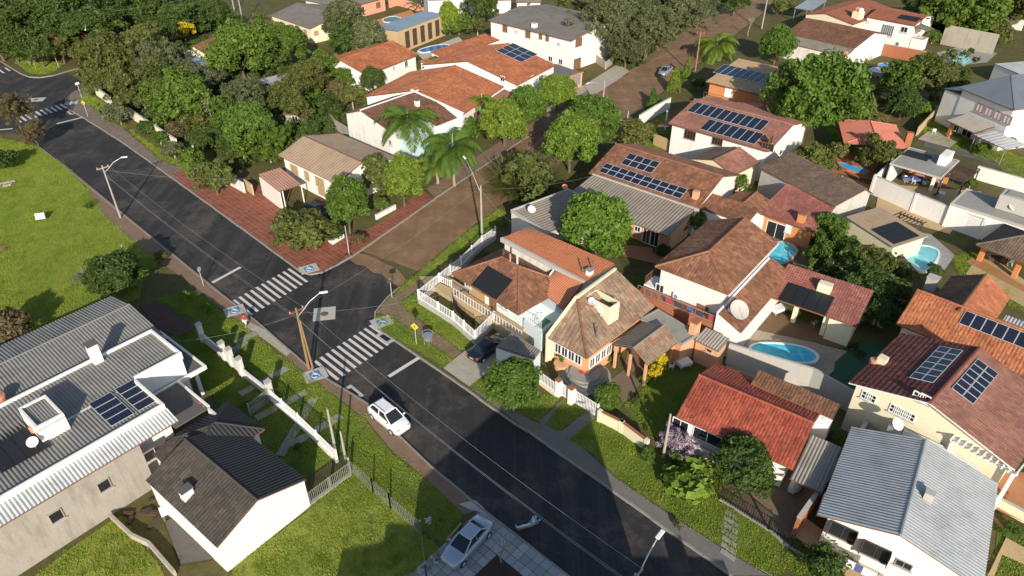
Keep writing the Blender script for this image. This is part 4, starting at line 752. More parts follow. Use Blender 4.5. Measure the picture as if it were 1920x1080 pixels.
# long orange roof behind it
xL, yL = h.loc((940, 447), 5.6); c0, c1, c2 = P((940, 447), 5.6), P(z3(1895, 655), 5.6), P((1153, 496), 6.4); c3 = P((991, 425), 6.4)
pl2, _ = h.planes_roof([[c0, c1, c2, c3]], 'tile', 's_orange', pitch=.3, course=.3, name='long_roof')
mb = MB().hexa([V((p_.x, p_.y, 0)) for p_ in (c0.lerp(c2, .03), c1.lerp(c3, .03), c2.lerp(c0, .03), c3.lerp(c1, .03))], [V((p_.x, p_.y, zz)) for p_, zz in ((c0.lerp(c2, .03), 5.45), (c1.lerp(c3, .03), 5.45), (c2.lerp(c0, .03), 6.2), (c3.lerp(c1, .03), 6.2))]); h.part(mb, 'rear_wall', 'whitedirty')
d_ = (c1-c0).normalized(); h.part(MB().box((c0+c1)/2+V((0, 0, -.1)), d_, V((-d_.y, d_.x, 0)), UP, (c1-c0).length, .3, .5), 'parapet', 'concretelight')
h.chimney(Pl([c0, c1, c2, c3]), z4(630, 95), .55, .55, .6, 'white', 'concrete')
for px in (q(7, 525, 965), q(7, 600, 960)): c = hit(px, c0, pl2[0].n); h.part(MB().tube([c, c+UP*1.3], .07, 8), 'vent_pipe', 'darkconcrete')
# red corrugated lean-to
a0, a1 = P(z3(1390, 745), 4.1), P(z3(1660, 955), 4.1); a2, a3 = P(z3(1885, 665), 5.5), P(z3(1580, 480), 5.5)
h.planes_roof([[a0, a1, a2, a3]], 'corr', 's_orange', pitch=.25, name='lean_to_roof')
mb = MB().add([a0, a3, V((a3.x, a3.y, 4)), V((a0.x, a0.y, 3.9))], [(0, 1, 2, 3)]); h.part(MB().hexa([V((a0.x, a0.y, 3.2)), V((a3.x, a3.y, 3.2)), V((a3.x-.2, a3.y-.1, 3.2)), V((a0.x-.2, a0.y-.1, 3.2))], [a0-UP*.02, a3-UP*.02, a3+V((-.2, -.1, -.02)), a0+V((-.2, -.1, -.02))]), 'side_wall', 'white')
h.block('rear_block', 'paleblue', h.w-.5, h.w+2.6, 3.2, 7.5, 0, 3.8)
# rear terrace with the small green pool
t0, t1, t2 = P(z4(90, 715), 2.6), P(z4(0, 660), 2.6), P(z4(300, 545), 2.6)
wallpts = [z4(-110, 560), z4(85, 720), z4(345, 480), z4(150, 360)]
g = [P(p_, 2.7) for p_ in wallpts]; h.part(MB().hexa([V((p_.x, p_.y, 0)) for p_ in g], [V((p_.x, p_.y, 2.3)) for p_ in g]), 'terrace', 'paleblue')
h.part(MB().add([P(p_, 2.33) for p_ in (z4(15, 670), z4(80, 705), z4(290, 545), z4(215, 520))], [(0, 1, 2, 3)]), 'terrace_pool', 'poolpaintgreen')
h.rail([P(z4(-110, 560), 2.3), P(z4(85, 720), 2.3)], 1.0); h.rail([P(z4(10, 630), 2.3), P(z4(200, 520), 2.3)], .6, 'whitepaint', 'picket_edge', .18)
lt = [P(p_, 2.5) for p_ in (q(11, 0, 340), q(11, 215, 470), q(11, 165, 530), q(11, -120, 440))]; h.planes_roof([[lt[3], lt[2], lt[1], lt[0]]], 'corr', 's_fibro', pitch=.25, name='shed_roof'); h.part(MB().hexa([V((p_.x, p_.y, 0)) for p_ in lt], [V((p_.x, p_.y, 2.3)) for p_ in lt]), 'shed_wall', 'paleblue')
# --- tan-roofed house with the cream belfry
h = House('belfry_house', 'house with big mottled tan roof, open cream belfry and round entrance steps', z4(600, 1030), z4(1365, 450), z4(935, 45), 3.1, z2=6.0)
e0, e1, k1, k0, el = P(z4(600, 1035), 3.1), P(z4(1365, 450), 3.1), P(z4(935, 45), 6.0), P(z4(490, 370), 6.0), P(z4(165, 800), 3.1)
pl, _ = h.planes_roof([[e0, e1, k1, k0], [el, e0, k0]], 'tile', 't_tan', [(e0, k0)], pitch=.45, course=.5, cap='t_orangedark')
g0, g1 = P(z4(100, 960), 0), P(z4(930, 20), 6.2); top0 = el+V((-.15, 0, .25))
h.part(MB().hexa([V((el.x, el.y, 0)), V((k0.x, k0.y, 0)), V((k1.x, k1.y, 0)), V((k1.x-.2, k1.y+.15, 0)), V((k0.x-.2, k0.y+.15, 0)), V((el.x-.2, el.y+.15, 0))], [el+UP*.25, k0+UP*.3, k1+UP*.3, k1+V((-.2, .15, .3)), k0+V((-.2, .15, .3)), el+V((-.2, .15, .25))]), 'parapet_wall', 'cream')
inn = lambda p_, f: V((p_.x, p_.y, 0)).lerp(V(((e0+e1+k1+k0).x/4, (e0+e1+k1+k0).y/4, 0)), f)
ring = [inn(p_, .12) for p_ in (el, e0, e1, k1, k0)]; h.part(MB().hexa(ring, [p_+UP*2.9 for p_ in ring]), 'wall', 'peach')
for a, b_, k in ((ring[0], ring[1], 4), (ring[1], ring[2], 4)):
    d_ = (b_-a).normalized(); n_ = V((d_.y, -d_.x, 0)); 
    for i in range(k):
        c = a.lerp(b_, .1+.2*i if a is ring[0] else .05+.09*i)+UP*1.75; mb = MB()
        for dx, dz, bw, bh in ((0, .55, .8, .08), (0, -.55, .8, .08), (-.36, 0, .08, 1.02), (.36, 0, .08, 1.02), (0, 0, .05, 1.0)): mb.box(c+d_*dx+UP*dz+n_*.03, d_, UP, n_, bw, bh, .1)
        wi = h.part(mb, 'window', 'whitepaint'); h.part(MB().box(c+n_*.01, d_, UP, n_, .66, 1.0, .03), 'pane', 'glass', wi)
# belfry: hollow box with a round window
b0 = hit(z4(842, 668), pl[0].o, pl[0].n); bx_ = (hit(z4(945, 605), pl[0].o, pl[0].n)-b0); bx_.z = 0; bx_.normalize(); by_ = V((-bx_.y, bx_.x, 0)); zt = b0.z+2.1
def bbox(x0, x1, y0, y1, za, zb): return MB().hexa([b0*1+bx_*x+by_*y+UP*(za-b0.z) for x, y in ((x0, y0), (x1, y0), (x1, y1), (x0, y1))], [b0+bx_*x+by_*y+UP*(zb-b0.z) for x, y in ((x0, y0), (x1, y0), (x1, y1), (x0, y1))])
bel = h.part(bbox(0, 1.5, 0, 2.9, b0.z-.6, zt-.7), 'belfry', 'cream')
for nm, r_ in (('belfry_wall', (0, .12, 0, 2.9)), ('belfry_wall', (1.38, 1.5, 0, 2.9)), ('belfry_wall', (.12, 1.38, 0, .12)), ('belfry_wall', (.12, 1.38, 2.78, 2.9))): h.part(bbox(*r_, zt-.69, zt), nm, 'cream', bel)
h.part(bbox(.13, 1.37, .13, 2.77, zt-.69, zt-.6), 'belfry_floor', 'black', bel)
c = b0+by_*1.3+UP*1.15-bx_*.03; mb = MB(); mb.tube([c+(by_*math.cos(a_)+UP*math.sin(a_))*.5 for a_ in np.linspace(0, 6.283, 17)], .06, 5); mb.tube([c-by_*.5, c+by_*.5], .04, 5); mb.tube([c-UP*.5, c+UP*.5], .04, 5); h.part(mb, 'round_window', 'whitepaint', bel)
h.dish(hit(z4(650, 440), pl[0].o, pl[0].n)+UP*.2, .4, 'lampmetal', .3); c = hit(z4(705, 800), pl[0].o, pl[0].n); h.part(MB().tube([c-UP*.1, c+UP*1.3], .09, 8), 'vent_pipe', 'darkconcrete')
c = P(q(11, 545, 650), .3); mb = MB()
for i in range(4): o = h.part(MB().lathe((c.x, c.y, .16*i), [(2.5-.34*i, 0), (2.5-.34*i, .17)], 28), 'entrance_step', 'concrete')
h.part(MB().box((c.x-.3, c.y, .67), (.8, .6, 0), (-.6, .8, 0), UP, .5, .5, .01), 'doormat', 'redpaint')
for px in (q(11, 370, 580), q(11, 600, 540), q(11, 490, 560)): cc = P(px, .3); h.part(MB().lathe((cc.x, cc.y, 0), [(.7, 0), (.75, .6), (.6, .62)], 12), 'planter', 'peach')
# porch
h = House('porch', 'open porch with grey-striped and tan gable roof on peach columns', q(11, 745, 425), q(11, 1020, 582), q(11, 960, 250), 2.7, cat='porch')
ax, _ = h.loc(q(11, 890, 465), 3.7); pl, _ = h.roof('gy', 2.7, 3.7, ['corr', 'tile'], ['s_fibro', 't_tan'], t=ax/h.w, pitch=.3)
for fx, fy in ((.1, .05), (.92, .05), (.92, .9), (.1, .9), (.5, .05)): h.part(MB().box(h.L(h.w*fx, h.d*fy, 1.3), h.ex, h.ey, UP, .22, .22, 2.6), 'column', 'peach')
h.block('back_wall', 'peach', .3, h.w-.3, h.d-.2, h.d-.02, 0, 2.55)
h = House('flat_grey_roof', 'flat grey slab roof between the porch and the laundry terrace', q(11, 965, 225), q(11, 1275, 420), q(11, 1075, 140), 3.0, cat='outbuilding')
h.block('wall', 'peach', .2, h.w-.2, .2, h.d-.2, 0, 2.85); h.flat(2.9, .08, 'concrete', 'concrete', slope=.02)
h = House('barbecue_house', 'peach barbecue hut with square chimney and small grey corrugated roof', q(11, 1365, 388), q(11, 1548, 478), q(11, 1610, 398), 2.6, cat='hut', inset=.15)
pl, _ = h.roof('shed', 2.6, 3.0, 'corr', 's_grey', low=0, pitch=.3); h.walls('peach', pl); h.win(0, q(11, 1480, 468), .6, .35, 'black', 'peach', mull=0)
x, y = h.loc(q(11, 1335, 480), .3); h.block('barbecue_chimney', 'peach', -.75, -.05, .1, 1.0, 0, 4.3)
h.block('cap', 'brick', -.82, .02, .03, 1.07, 4.3, 4.42)
# --- long terracotta house with two arrays
h = House('long_house', 'long terracotta-roofed house with two solar arrays above a grey corrugated lean-to', q(7, 575, 218), q(7, 1390, 492), q(7, 860, 25), 3.9, half=True, z2=6.0)
pl, _ = h.roof('gx', 3.9, 6.0, 'tile', 't_orangedark', pitch=.3, course=.42); h.walls('pinkwhite', pl); S0 = pl[0]
h.solar(S0, q(7, 650, 212), q(7, 1230, 455), q(7, 730, 155), 10, 2); h.solar(S0, q(7, 815, 152), q(7, 1035, 238), q(7, 890, 75), 4, 2); h.chimney(S0, q(7, 1375, 408), .7, .6, 1.0, 'peach', None)
x0, y0 = h.loc(q(7, 385, 405), 3.0); x1, _ = h.loc(q(7, 1140, 655), 3.0)
pl, _ = h.roof('shed', 3.0, 3.85, 'corr', 's_fibro', (x0, x1+.9, y0, -.05), low=0, pitch=.42, name='lean_to_roof'); h.walls('peach', pl, (x0, x1+.9, y0, -.1), ins=(1.6, .4, .1, .4))
for px, a_, b_, st in ((q(7, 935, 702), .8, .7, 'dark'), (q(7, 1000, 752), 1.0, 2.1, 'darkwood'), (q(7, 1060, 788), 1.1, 2.1, 'black')): h.win(0, px, a_, b_, st, 'whitepaint', name='window' if b_ < 1 else 'door', z=1.5 if b_ < 1 else 1.08)
for px in (q(7, 888, 620), q(7, 1108, 718)): h.post(px, 2.95, .12, 'white')
h.block('gutter_wall', 'concretelight', x0, x1+1.4, -.12, .1, 3.6, 4.05)
x0, y0 = h.loc(q(7, 1400, 480), 3.3); x1, y1 = h.loc(q(7, 1770, 595), 3.3)
pl, _ = h.roof('shed', 3.3, 3.95, 'tile', 't_orangedark', (x0, x1, y0, y0+3.4), low=0, name='side_roof'); h.walls('white', pl, (x0, x1, y0, y0+3.4), ins=.2)
pl, _ = h.roof('gy', 3.3, 4.2, 'tile', 't_orangedark', (x0+1.8, x1+.5, y0+3.3, y0+7.0), name='side_roof'); h.walls('white', pl, (x0+1.8, x1+.5, y0+3.3, y0+7.0), ins=.2)
h = House('grey_flat_house', 'low building with plain grey flat roof and small satellite dish on the street side', q(7, -10, 500), q(7, 275, 678), q(7, 400, 330), 3.3, inset=.05)
h.block('wall', 'pinkwhite', .06, h.w-.06, .06, h.d-.06, 0, 3.2); h.flat(3.2, .12, 'pinkwhite', 's_fibro', 'corr', pitch=.5, slope=.15, sides=(1, 1, 1, 1), matp='concretelight'); h.dish(P(q(7, 145, 525), 3.35), .5)
h.dish(P(q(7, 395, 345), 3.4), .4, 'tank', .4)
h = House('moss_roof_house', 'house with mossy brown hip roof and pale grey side wall behind the bougainvillea', q(8, -70, 175), q(8, 500, 470), q(8, 740, 352), 4.1, inset=.3)
pl, _ = h.roof('gx', 4.1, 5.2, 'tile', 't_mossbrown', t=.75); h.walls('concretelight', pl)
h = House('small_gable', 'small cream gable with rose-brown tiles beside the white solar house', q(7, 1335, 112), q(7, 1665, 238), q(7, 1600, 45), 3.5, cat='outbuilding', inset=.15)
ax, _ = h.loc(q(7, 1535, 105), 4.7); pl, _ = h.roof('gy', 3.5, 4.6, 'tile', ['t_mossbrown', 't_rose'], t=ax/h.w); h.walls('cream', pl)
h = House('pink_tile_house', 'orange-walled house with striped pinkish tile roof and brick chimney by the oval pool', q(8, -85, 515), q(8, 335, 660), q(8, 490, 468), 3.0, inset=.5)
pl, _ = h.roof('shed', 3.0, 4.0, 'tile', 't_pinkstripe', low=0); h.walls('orangewall', pl, ins=(.8, .3, .1, .3)); h.chimney(pl[0], q(8, 245, 585), .8, .7, 1.1, 'orangewall', 't_orangedark')
h.win(0, q(8, 62, 630), 2.4, 2.1, 'dark', 'whitepaint', name='door', z=1.1); h.win(0, q(8, 155, 630), .7, 1.2, 'whitepaint')
# --- white and pink house with orange tiles
h = House('pink_white_house', 'two-storey pale pink house with mottled orange tile roof, laundry terrace and balcony', (1228, 500), (1366, 553), (1343, 417), 6.0, inset=.5)
rr = h.w*.42; a_, b_ = h.L(h.w/2, rr, 7.7), h.L(h.w/2, h.d, 7.7)
pl, _ = h.planes_roof([[h.L(0, 0, 6), h.L(h.w, 0, 6), a_], [h.L(0, h.d, 6), h.L(0, 0, 6), a_, b_], [h.L(h.w, 0, 6), h.L(h.w, h.d, 6), b_, a_]], 'tile', 't_orangedark', [(a_, b_), (a_, h.L(0, 0, 6)), (a_, h.L(h.w, 0, 6))], pitch=.3, course=.42)
h.walls('pinkwhite', pl); h.ac(0, q(11, 1245, 55)); h.win(0, q(11, 1425, 180), 1.2, 1.6, 'shut', 'wood'); h.win(0, q(11, 1110, 0), .9, .9, 'dark'); h.block('gutter', 'whitepaint', h.w-.02, h.w+.12, 0, h.d, 5.85, 6.0)
pl, _ = h.roof('shed', 3.5, 4.6, 'tile', 't_orangedark', (h.w, h.w+2.4, -1.5, h.d-1), low=1, name='side_roof'); h.walls('white', pl, (h.w-.3, h.w+2.4, -1.5, h.d-1), ins=(.15, .3, .1, 0)); h.dish(h.L(h.w+1.3, -.2, 4.3), 1.0, 'concretelight', .6); h.chimney(pl[0], q(11, 1645, 180), .6, .6, .6, 'white', 'concrete')
h.block('terrace', 'brick', -1.2, h.w, -1.1, .45, 0, 2.9); h.rail([h.L(-1.1, -1.0, 2.9), h.L(h.w-.1, -1.0, 2.9)], .9, 'steel', 'clothes_rail', .8)
for i, mt in enumerate(('fabricred', 'fabricdark', 'fabricblue', 'fabricdark', 'fabricred', 'fabricdark')): h.part(MB().box(h.L(2.5+i*1.15, -1.02, 3.4), h.ex, UP, h.ey, .62, .6, .03), 'laundry', mt)
h.block('balcony', 'whitepaint', -1.2, .5, .5, 2.6, 2.9, 3.1); h.rail([h.L(-1.1, .55, 3.1), h.L(-1.1, 2.5, 3.1)], 1.0, 'wood')
# --- white house with large array, tan house behind
h = House('solar_house', 'white house with rose-tile roof covered by a two-row black solar array', q(3, 1170, 925), (1441, 285), q(3, 1210, 705), 4.9, half=True, z2=6.6)
pl, _ = h.roof('gx', 4.9, 6.6, 'tile', 't_rose'); h.walls('white', pl); h.solar(pl[0], q(3, 1312, 838), q(3, 1862, 990), q(3, 1368, 766), 10, 1); h.solar(pl[0], q(3, 1405, 972), q(3, 1820, 1085), q(3, 1450, 890), 7, 1)
h.win(0, q(3, 1335, 1012), 1.8, 1.3, 'black', 'wood', mull=3); h.win(0, q(3, 1540, 1062), 1.6, 1.0, 'black', 'wood', mull=3); h.win(0, q(8, 0, 20), 1.6, 1, 'black', 'wood', mull=3); h.win(1, q(4, 20, 1050), 1.2, 1.2, 'dark', 'wood')
pl, _ = h.roof('shed', 3.3, 4.2, 'tile', 't_rose', (-2.6, .6, 1.5, h.d*.8), low=3, name='side_roof'); h.post(q(3, 1148, 975), 3.3, .13, 'white')
wallrun('garden_wall', 'white stepped garden wall beside the solar house drive', [q(3, 950, 950), q(3, 1060, 880), q(3, 1180, 815)], 2.0, .2, 'white', cap=1); wallrun('garden_wall', 'tan stone retaining wall under the white solar house', [q(3, 1060, 1085), q(7, 1240, 80), q(7, 1300, 95)], 1.8, .3, 'tan')
h = House('tan_solar_house', 'orange-walled two-storey house with tan ribbed roof and one row of panels', q(3, 1450, 612), q(4, 60, 740), q(3, 1562, 465), 4.9, inset=.6)
pl, _ = h.roof('shed', 4.9, 6.2, 'corr', 's_tan', low=0, pitch=.3); h.walls('orangewall', pl); h.solar(pl[0], q(3, 1505, 547), q(4, 80, 668), q(3, 1545, 476), 10, 1); h.win(0, q(3, 1625, 692), 1.3, 1.7, 'whitepaint', mull=2, zrow=3)
h.block('balcony', 'lightwood', .5, 5.2, -1.0, .55, 2.3, 2.5); h.rail([h.L(.55, -.95, 2.5), h.L(5.1, -.95, 2.5)], 1.0, 'wood', sp=.5)
for x in (.7, 5.0): h.part(MB().box(h.L(x, -.85, 1.15), h.ex, h.ey, UP, .2, .2, 2.3), 'column', 'cream')
h = House('coral_gable', 'bright coral gabled annex in front of the tan solar house', q(3, 1575, 805), q(3, 1905, 930), 4.5, 3.4, cat='outbuilding', inset=.2)
pl, _ = h.roof('gy', 3.4, 4.6, 'corr', 's_coral', t=.62); h.walls('coralwall', pl)
h = House('red_gazebo', 'open brick gazebo with bright salmon-red ribbed roof beside a blue pool', (1582, 268), (1700, 280), (1603, 228), 3.0, cat='gazebo')
pl, _ = h.roof('hip', 3.0, 4.0, 'rib', 's_coral', pitch=.35, r=2)
for fx, fy in ((.08, .1), (.92, .1), (.5, .1), (.08, .9), (.92, .9)): h.part(MB().box(h.L(h.w*fx, h.d*fy, 1.45), h.ex, h.ey, UP, .35, .35, 2.9), 'column', 'brick')
h.block('back_wall', 'brick', .5, h.w-.5, h.d-.5, h.d-.3, 0, 2.85); h.block('barbecue_chimney', 'brick', h.w+.2, h.w+1.1, h.d*.3, h.d*.3+.8, 0, 4.4)
# --- top right houses
h = House('brown_roof_house', 'white house with dark brown weathered tile roof and pale lean-to', q(4, 130, 245), q(4, 655, 362), q(4, 235, 128), 4.3, half=True, z2=6.0, inset=.3)
pl, _ = h.roof('gx', 4.3, 6.0, 'tile', 't_brown'); h.walls('white', pl); p2, _ = h.roof('shed', 3.2, 4.0, 'rib', 's_fibro', (.3, h.w-.2, -3.0, .25), low=0, pitch=.5, name='lean_to_roof'); h.walls('whitedirty', p2, (.3, h.w-.2, -3.0, .25), ins=.2)
h.win(1, q(4, 690, 390), 1.3, 1.4, 'shut', 'wood'); h.win(1, q(4, 745, 330), 1.1, 1.3, 'shut', 'wood'); h.tank(None, q(4, 580, 405), .5, .5, z=3.6)
wallrun('garden_wall', 'long rust-brown brick garden wall behind the white parasol', [q(4, 770, 400), q(4, 1160, 475)], 2.4, .2, 'brick', cap=1, capmat='concretelight'); wallrun('garden_wall', 'orange brick yard wall below the brown-roofed house', [q(4, 170, 420), q(4, 600, 530)], 2.0, .2, 'brick')
wallrun('garden_wall', 'tall pale concrete wall behind the round pool', [q(4, 1290, 330), q(4, 1680, 410)], 4.2, .2, 'paleconcrete'); wallrun('garden_wall', 'white wall standing among trees at top right', [q(4, 1660, 190), q(4, 1900, 230)], 2.4, .2, 'whitedirty')
h = House('white_red_house', 'white house with faded red roof, big curtained window and dark terrace', q(4, 735, 128), q(4, 1100, 195), q(4, 860, 50), 5.0, inset=.2)
pl, _ = h.roof('gx', 5.0, 6.0, 'tile', 's_rust'); h.walls('white', pl); h.win(0, q(4, 895, 228), 2.6, 2.3, 'curtain', 'whitepaint', mull=5); h.win(0, q(4, 1022, 222), 1.4, 1.1, 'dark'); h.ac(0, q(4, 760, 165)); h.win(0, q(4, 970, 330), .7, .8, 'dark')
h.solar(pl[0], q(4, 965, 140), q(4, 1100, 178), q(4, 1000, 112), 1, 1, hot=True); h.chimney(pl[0], q(4, 1190, 165), .6, .6, .7)
h.block('terrace', 'white', h.w, h.w+2.4, .5, 3.5, 0, 2.4); h.rail([h.L(h.w, .55, 2.4), h.L(h.w+2.3, .55, 2.4), h.L(h.w+2.3, 3.4, 2.4)], 1.0, 'wood', sp=.4); h.roof('shed', 4.3, 4.8, 'flat', 's_fibrodark', (h.w-.1, h.w+2.6, .5, 4), low=1, name='terrace_roof')
h = House('red_gable_house', 'cream gabled house with faded red tiles and rooftop water tanks', q(4, 275, 108), q(4, 645, 185), q(4, 590, 5), 4.4, inset=.25)
ax, _ = h.loc(q(4, 490, 80), 5.6); pl, _ = h.roof('gy', 4.4, 5.5, 'tile', 's_rust', t=ax/h.w); h.walls('cream', pl); h.block('tank_tower', 'cream', h.w-2.6, h.w-.8, 3.5, 5.5, 0, 6.2); c = h.L(h.w-2.2, 4.5, 6.2); h.part(MB().lathe(c, [(.5, 0), (.6, .6), (.3, .8)], 12), 'water_tank', 'tank'); c = h.L(h.w-1.2, 4.2, 6.2); h.part(MB().lathe(c, [(.5, 0), (.6, .6), (.3, .8)], 12), 'water_tank', 'whitepaint')
h = House('grey_metal_canopy', 'dark grey ribbed metal canopy at the top edge of the view', q(4, 195, 60), q(4, 330, 80), q(4, 340, 0), 3.2, cat='canopy'); h.roof('shed', 3.2, 3.5, 'rib', 's_metal', low=0, pitch=.6)
for fx, fy in ((.05, .05), (.95, .05), (.05, .95), (.95, .95)): h.part(MB().box(h.L(h.w*fx, h.d*fy, 1.6), h.ex, h.ey, UP, .15, .15, 3.1), 'post', 'steel')
h = House('slate_hip_house', 'white house with steep slate-grey hip roof at the right edge', q(4, 1428, 657), q(4, 1848, 828), q(4, 1570, 440), 6.8, half=True, z2=10.0)
pl, _ = h.roof('hip', 6.8, 10.0, 'corr', 's_slate', pitch=.25, r=h.w*.32); h.walls('white', pl)
x0, y0 = h.loc(q(4, 1330, 905), 2.8); x1, _ = h.loc(q(4, 1690, 1000), 2.8)
pl, _ = h.roof('shed', 2.7, 3.3, 'corr', ['s_grey'], (x0-.3, x1-1, -3.3, .4), low=0, pitch=.45, name='porch_roof')
for px, mt in ((q(4, 1350, 1035), 'orangewall'), (q(4, 1570, 1080), 'white')): h.post(px, 2.6, .25, mt)
h.win(0, q(4, 1485, 1020), 1.8, 2.1, 'dark', name='door', z=1.1); h.win(0, q(4, 1400, 1000), .9, 2.0, 'dark', name='door', z=1.1)
for i in range(4): h.win(0, None, 1.3, 1.2, 'whitepaint', 'brick', sx=4.2+i*1.7, z=5.0)
h.roof('shed', 5.6, 6.4, 'rib', 's_metalwhite', (-3.0, .6, .5, 4.5), low=3, name='side_roof'); h.block('side_wall', 'white', -2.8, .55, .6, 4.4, 0, 5.5)
p_, _ = h.roof('shed', 2.6, 2.9, 'rib', 's_metalwhite', (x1-.8, x1+5, -3.6, .1), low=0, pitch=.8, name='awning')
for x in (x1-.6, x1+4.8): h.part(MB().box(h.L(x, -3.4, 1.25), h.ex, h.ey, UP, .12, .12, 2.5), 'post', 'steel')
h = House('grey_shed', 'small flat dark grey shed roof between the garden pools at top right', q(4, 1140, 500), q(4, 1420, 520), q(4, 1180, 440), 2.4, cat='shed', inset=.15)
pl, _ = h.roof('shed', 2.3, 2.6, 'rib', 's_fibrodark', low=0, pitch=.5); h.walls('concrete', pl)
h = House('metal_sheds', 'pale metal sheds with grey roofs at the far right edge', q(4, 1700, 470), q(4, 1920, 560), q(4, 1840, 200), 3.4, cat='shed', inset=.1)
pl, _ = h.roof('shed', 3.2, 3.6, 'rib', 's_metal', low=0); h.walls('white', pl)
# --- modern flat-roofed pavilion, white walls
h = House('flat_pavilion', 'white flat-roofed open pavilion with grey slab, dining set and roof heater', q(8, 915, 142), q(8, 1300, 252), q(8, 1010, 5), 3.4, cat='pavilion')
pl = h.flat(3.3, .05, 'white', 'concrete', slope=.02, matp='concretelight')
for px in (q(8, 890, 268), q(8, 1215, 350), q(8, 1280, 320)): h.post(px, 3.2, .2, 'white')
h.block('back_wall', 'orangewall', .3, h.w-.3, h.d-1.2, h.d-.9, 0, 3.1); h.block('end_wall', 'white', 0.1, .4, .3, h.d-1.3, 0, 3.1); h.solar(pl[0], q(8, 1010, 85), q(8, 1190, 135), q(8, 1040, 45), 5, 1, hot=True)
mb = MB(); cx, cy = h.loc(q(8, 1300, 110), 3.8); h.block('tank_house', 'white', cx-.1, cx+1.0, cy-1.2, cy+1.6, 3.3, 4.7); h.block('panel', 'pvcell', cx-.16, cx-.11, cy-1.0, cy+1.4, 3.6, 4.6)
hp = House('pergola', 'black slatted pergola attached to the flat pavilion', q(8, 1310, 235), q(8, 1470, 285), q(8, 1400, 135), 2.8, cat='pergola')
for i in range(9): hp.block('slat', 'darkwood', 0, hp.w, hp.d*i/8-.06, hp.d*i/8+.06, 2.75, 2.9)
for fx in (.03, .97):
    hp.block('beam', 'darkwood', hp.w*fx-.08, hp.w*fx+.08, 0, hp.d, 2.58, 2.74)
    for fy in (.03, .97): hp.block('post', 'darkwood', hp.w*fx-.07, hp.w*fx+.07, hp.d*fy-.07, hp.d*fy+.07, 0, 2.57)
wallrun('boundary_wall', 'tall white boundary wall in stepped panels above the kidney pool', [q(8, 765, 370), q(8, 1070, 510), q(8, 1310, 610), q(8, 1570, 710)], 2.7, .2, 'white', cap=1, pil=5.5); wallrun('boundary_wall', 'white roadside wall beside the grass path at right', [q(8, 1540, 260), q(8, 1920, 370)], 2.0, .2, 'white', cap=1); wallrun('boundary_wall', 'short white wall left of the flat pavilion', [q(8, 780, 330), q(8, 900, 210)], 1.9, .2, 'white')
h = House('flat_white_house', 'white flat-roofed house with concrete deck, stair tower and satellite dish', q(8, 1368, 445), q(8, 1990, 640), q(8, 1480, 332), 3.3, inset=0)
h.block('wall', 'white', .02, h.w-.02, .02, h.d-.02, 0, 3.2); h.flat(3.2, .15, 'white', 'concrete', slope=.02, matp='concretelight'); x0, y0 = h.loc(q(8, 1705, 475), 3.3); h.block('stair_tower', 'concretelight', x0, x0+3.4, y0-.3, y0+2.2, 3.3, 5.2); h.block('tower_cap', 'concrete', x0+.5, x0+2.8, y0, y0+1.8, 5.2, 5.3); h.dish(P(q(8, 1815, 505), 3.4), .5)
h = House('brick_gazebo', 'brown tile hip-roofed barbecue shelter on brick columns at right edge', q(8, 1558, 755), q(8, 2150, 985), 7.5, 2.7, cat='shelter')
pl, _ = h.roof('hip', 2.7, 4.4, 'tile', 't_mossbrown', pitch=.3, course=.42)
for px in (q(8, 1580, 880), q(8, 1840, 1000)): h.post(px, 2.6, .25, 'orangewall')
h.block('back_wall', 'cream', 1, h.w-1, h.d-1.2, h.d-1, 0, 2.6)
h = House('heater_shed', 'tan flat-roofed shed carrying a large black water heater mat beside a wooden pergola', q(8, 582, 567), q(8, 948, 770), q(8, 722, 437), 2.9, cat='shed', inset=.25)
pl, _ = h.roof('shed', 2.8, 3.3, 'rib', 's_beige', low=1, pitch=.5, slab='concretelight'); h.walls('cream', pl); h.solar(pl[0], q(8, 775, 648), q(8, 945, 757), q(8, 882, 540), 3, 1, hot=True)
hp = House('pergola', 'weathered brown open pergola along the white boundary wall', q(8, 900, 560), q(8, 1080, 640), q(8, 930, 490), 2.4, cat='pergola')
for i in range(8): hp.block('rafter', 'darkwood', hp.w*i/7-.05, hp.w*i/7+.05, -.3, hp.d+.3, 2.45, 2.58)
for fy in (.05, .95):
    hp.block('beam', 'darkwood', 0, hp.w, hp.d*fy-.07, hp.d*fy+.07, 2.3, 2.44)
    for fx in (.03, .97): hp.block('post', 'darkwood', hp.w*fx-.07, hp.w*fx+.07, hp.d*fy-.06, hp.d*fy+.06, 0, 2.3)
# --- pool house and its neighbours
h = House('pool_house', 'pale yellow open pool house with maroon-pink ribbed tiles and black roof heater', (1440, 556), (1606, 613), (1466, 508), 3.0, cat='pool house')
pl, _ = h.roof('shed', 3.0, 4.1, 'tile', 't_pinkstripe', low=0); h.solar(pl[0], q(12, 78, 92), q(12, 415, 238), q(12, 172, -32), 4, 1, hot=True)
h.block('back_wall', 'paleyellow', .2, h.w-.2, h.d-.4, h.d-.15, 0, 3.6); h.block('end_room', 'paleyellow', h.w-2.6, h.w-.3, .5, h.d-.5, 0, 2.85); h.block('counter', 'brick', 2, 5, h.d-1.3, h.d-.5, 0, .95)
for px in (q(12, 185, 255), q(12, 400, 350), q(12, 0, 190)): h.post(px, 2.95, .22, 'paleyellow')
h.chimney(pl[0], q(12, 420, 20), 1.3, .8, .9, 'paleyellow', None)
h = House('wide_orange_house', 'house with wide mottled orange roof and single row of blue solar panels', q(12, 960, 270), q(12, 1925, 665), q(12, 1112, 15), 4.0, half=True, z2=6.0)
pl, _ = h.roof('gx', 4.0, 6.0, 'tile', 't_orange', pitch=.3, course=.42); h.walls('cream', pl); h.solar(pl[0], q(12, 1428, 268), q(12, 1920, 465), q(12, 1480, 172), 6, 1)
x0, y0 = h.loc(q(12, 1200, -60), 5.0)
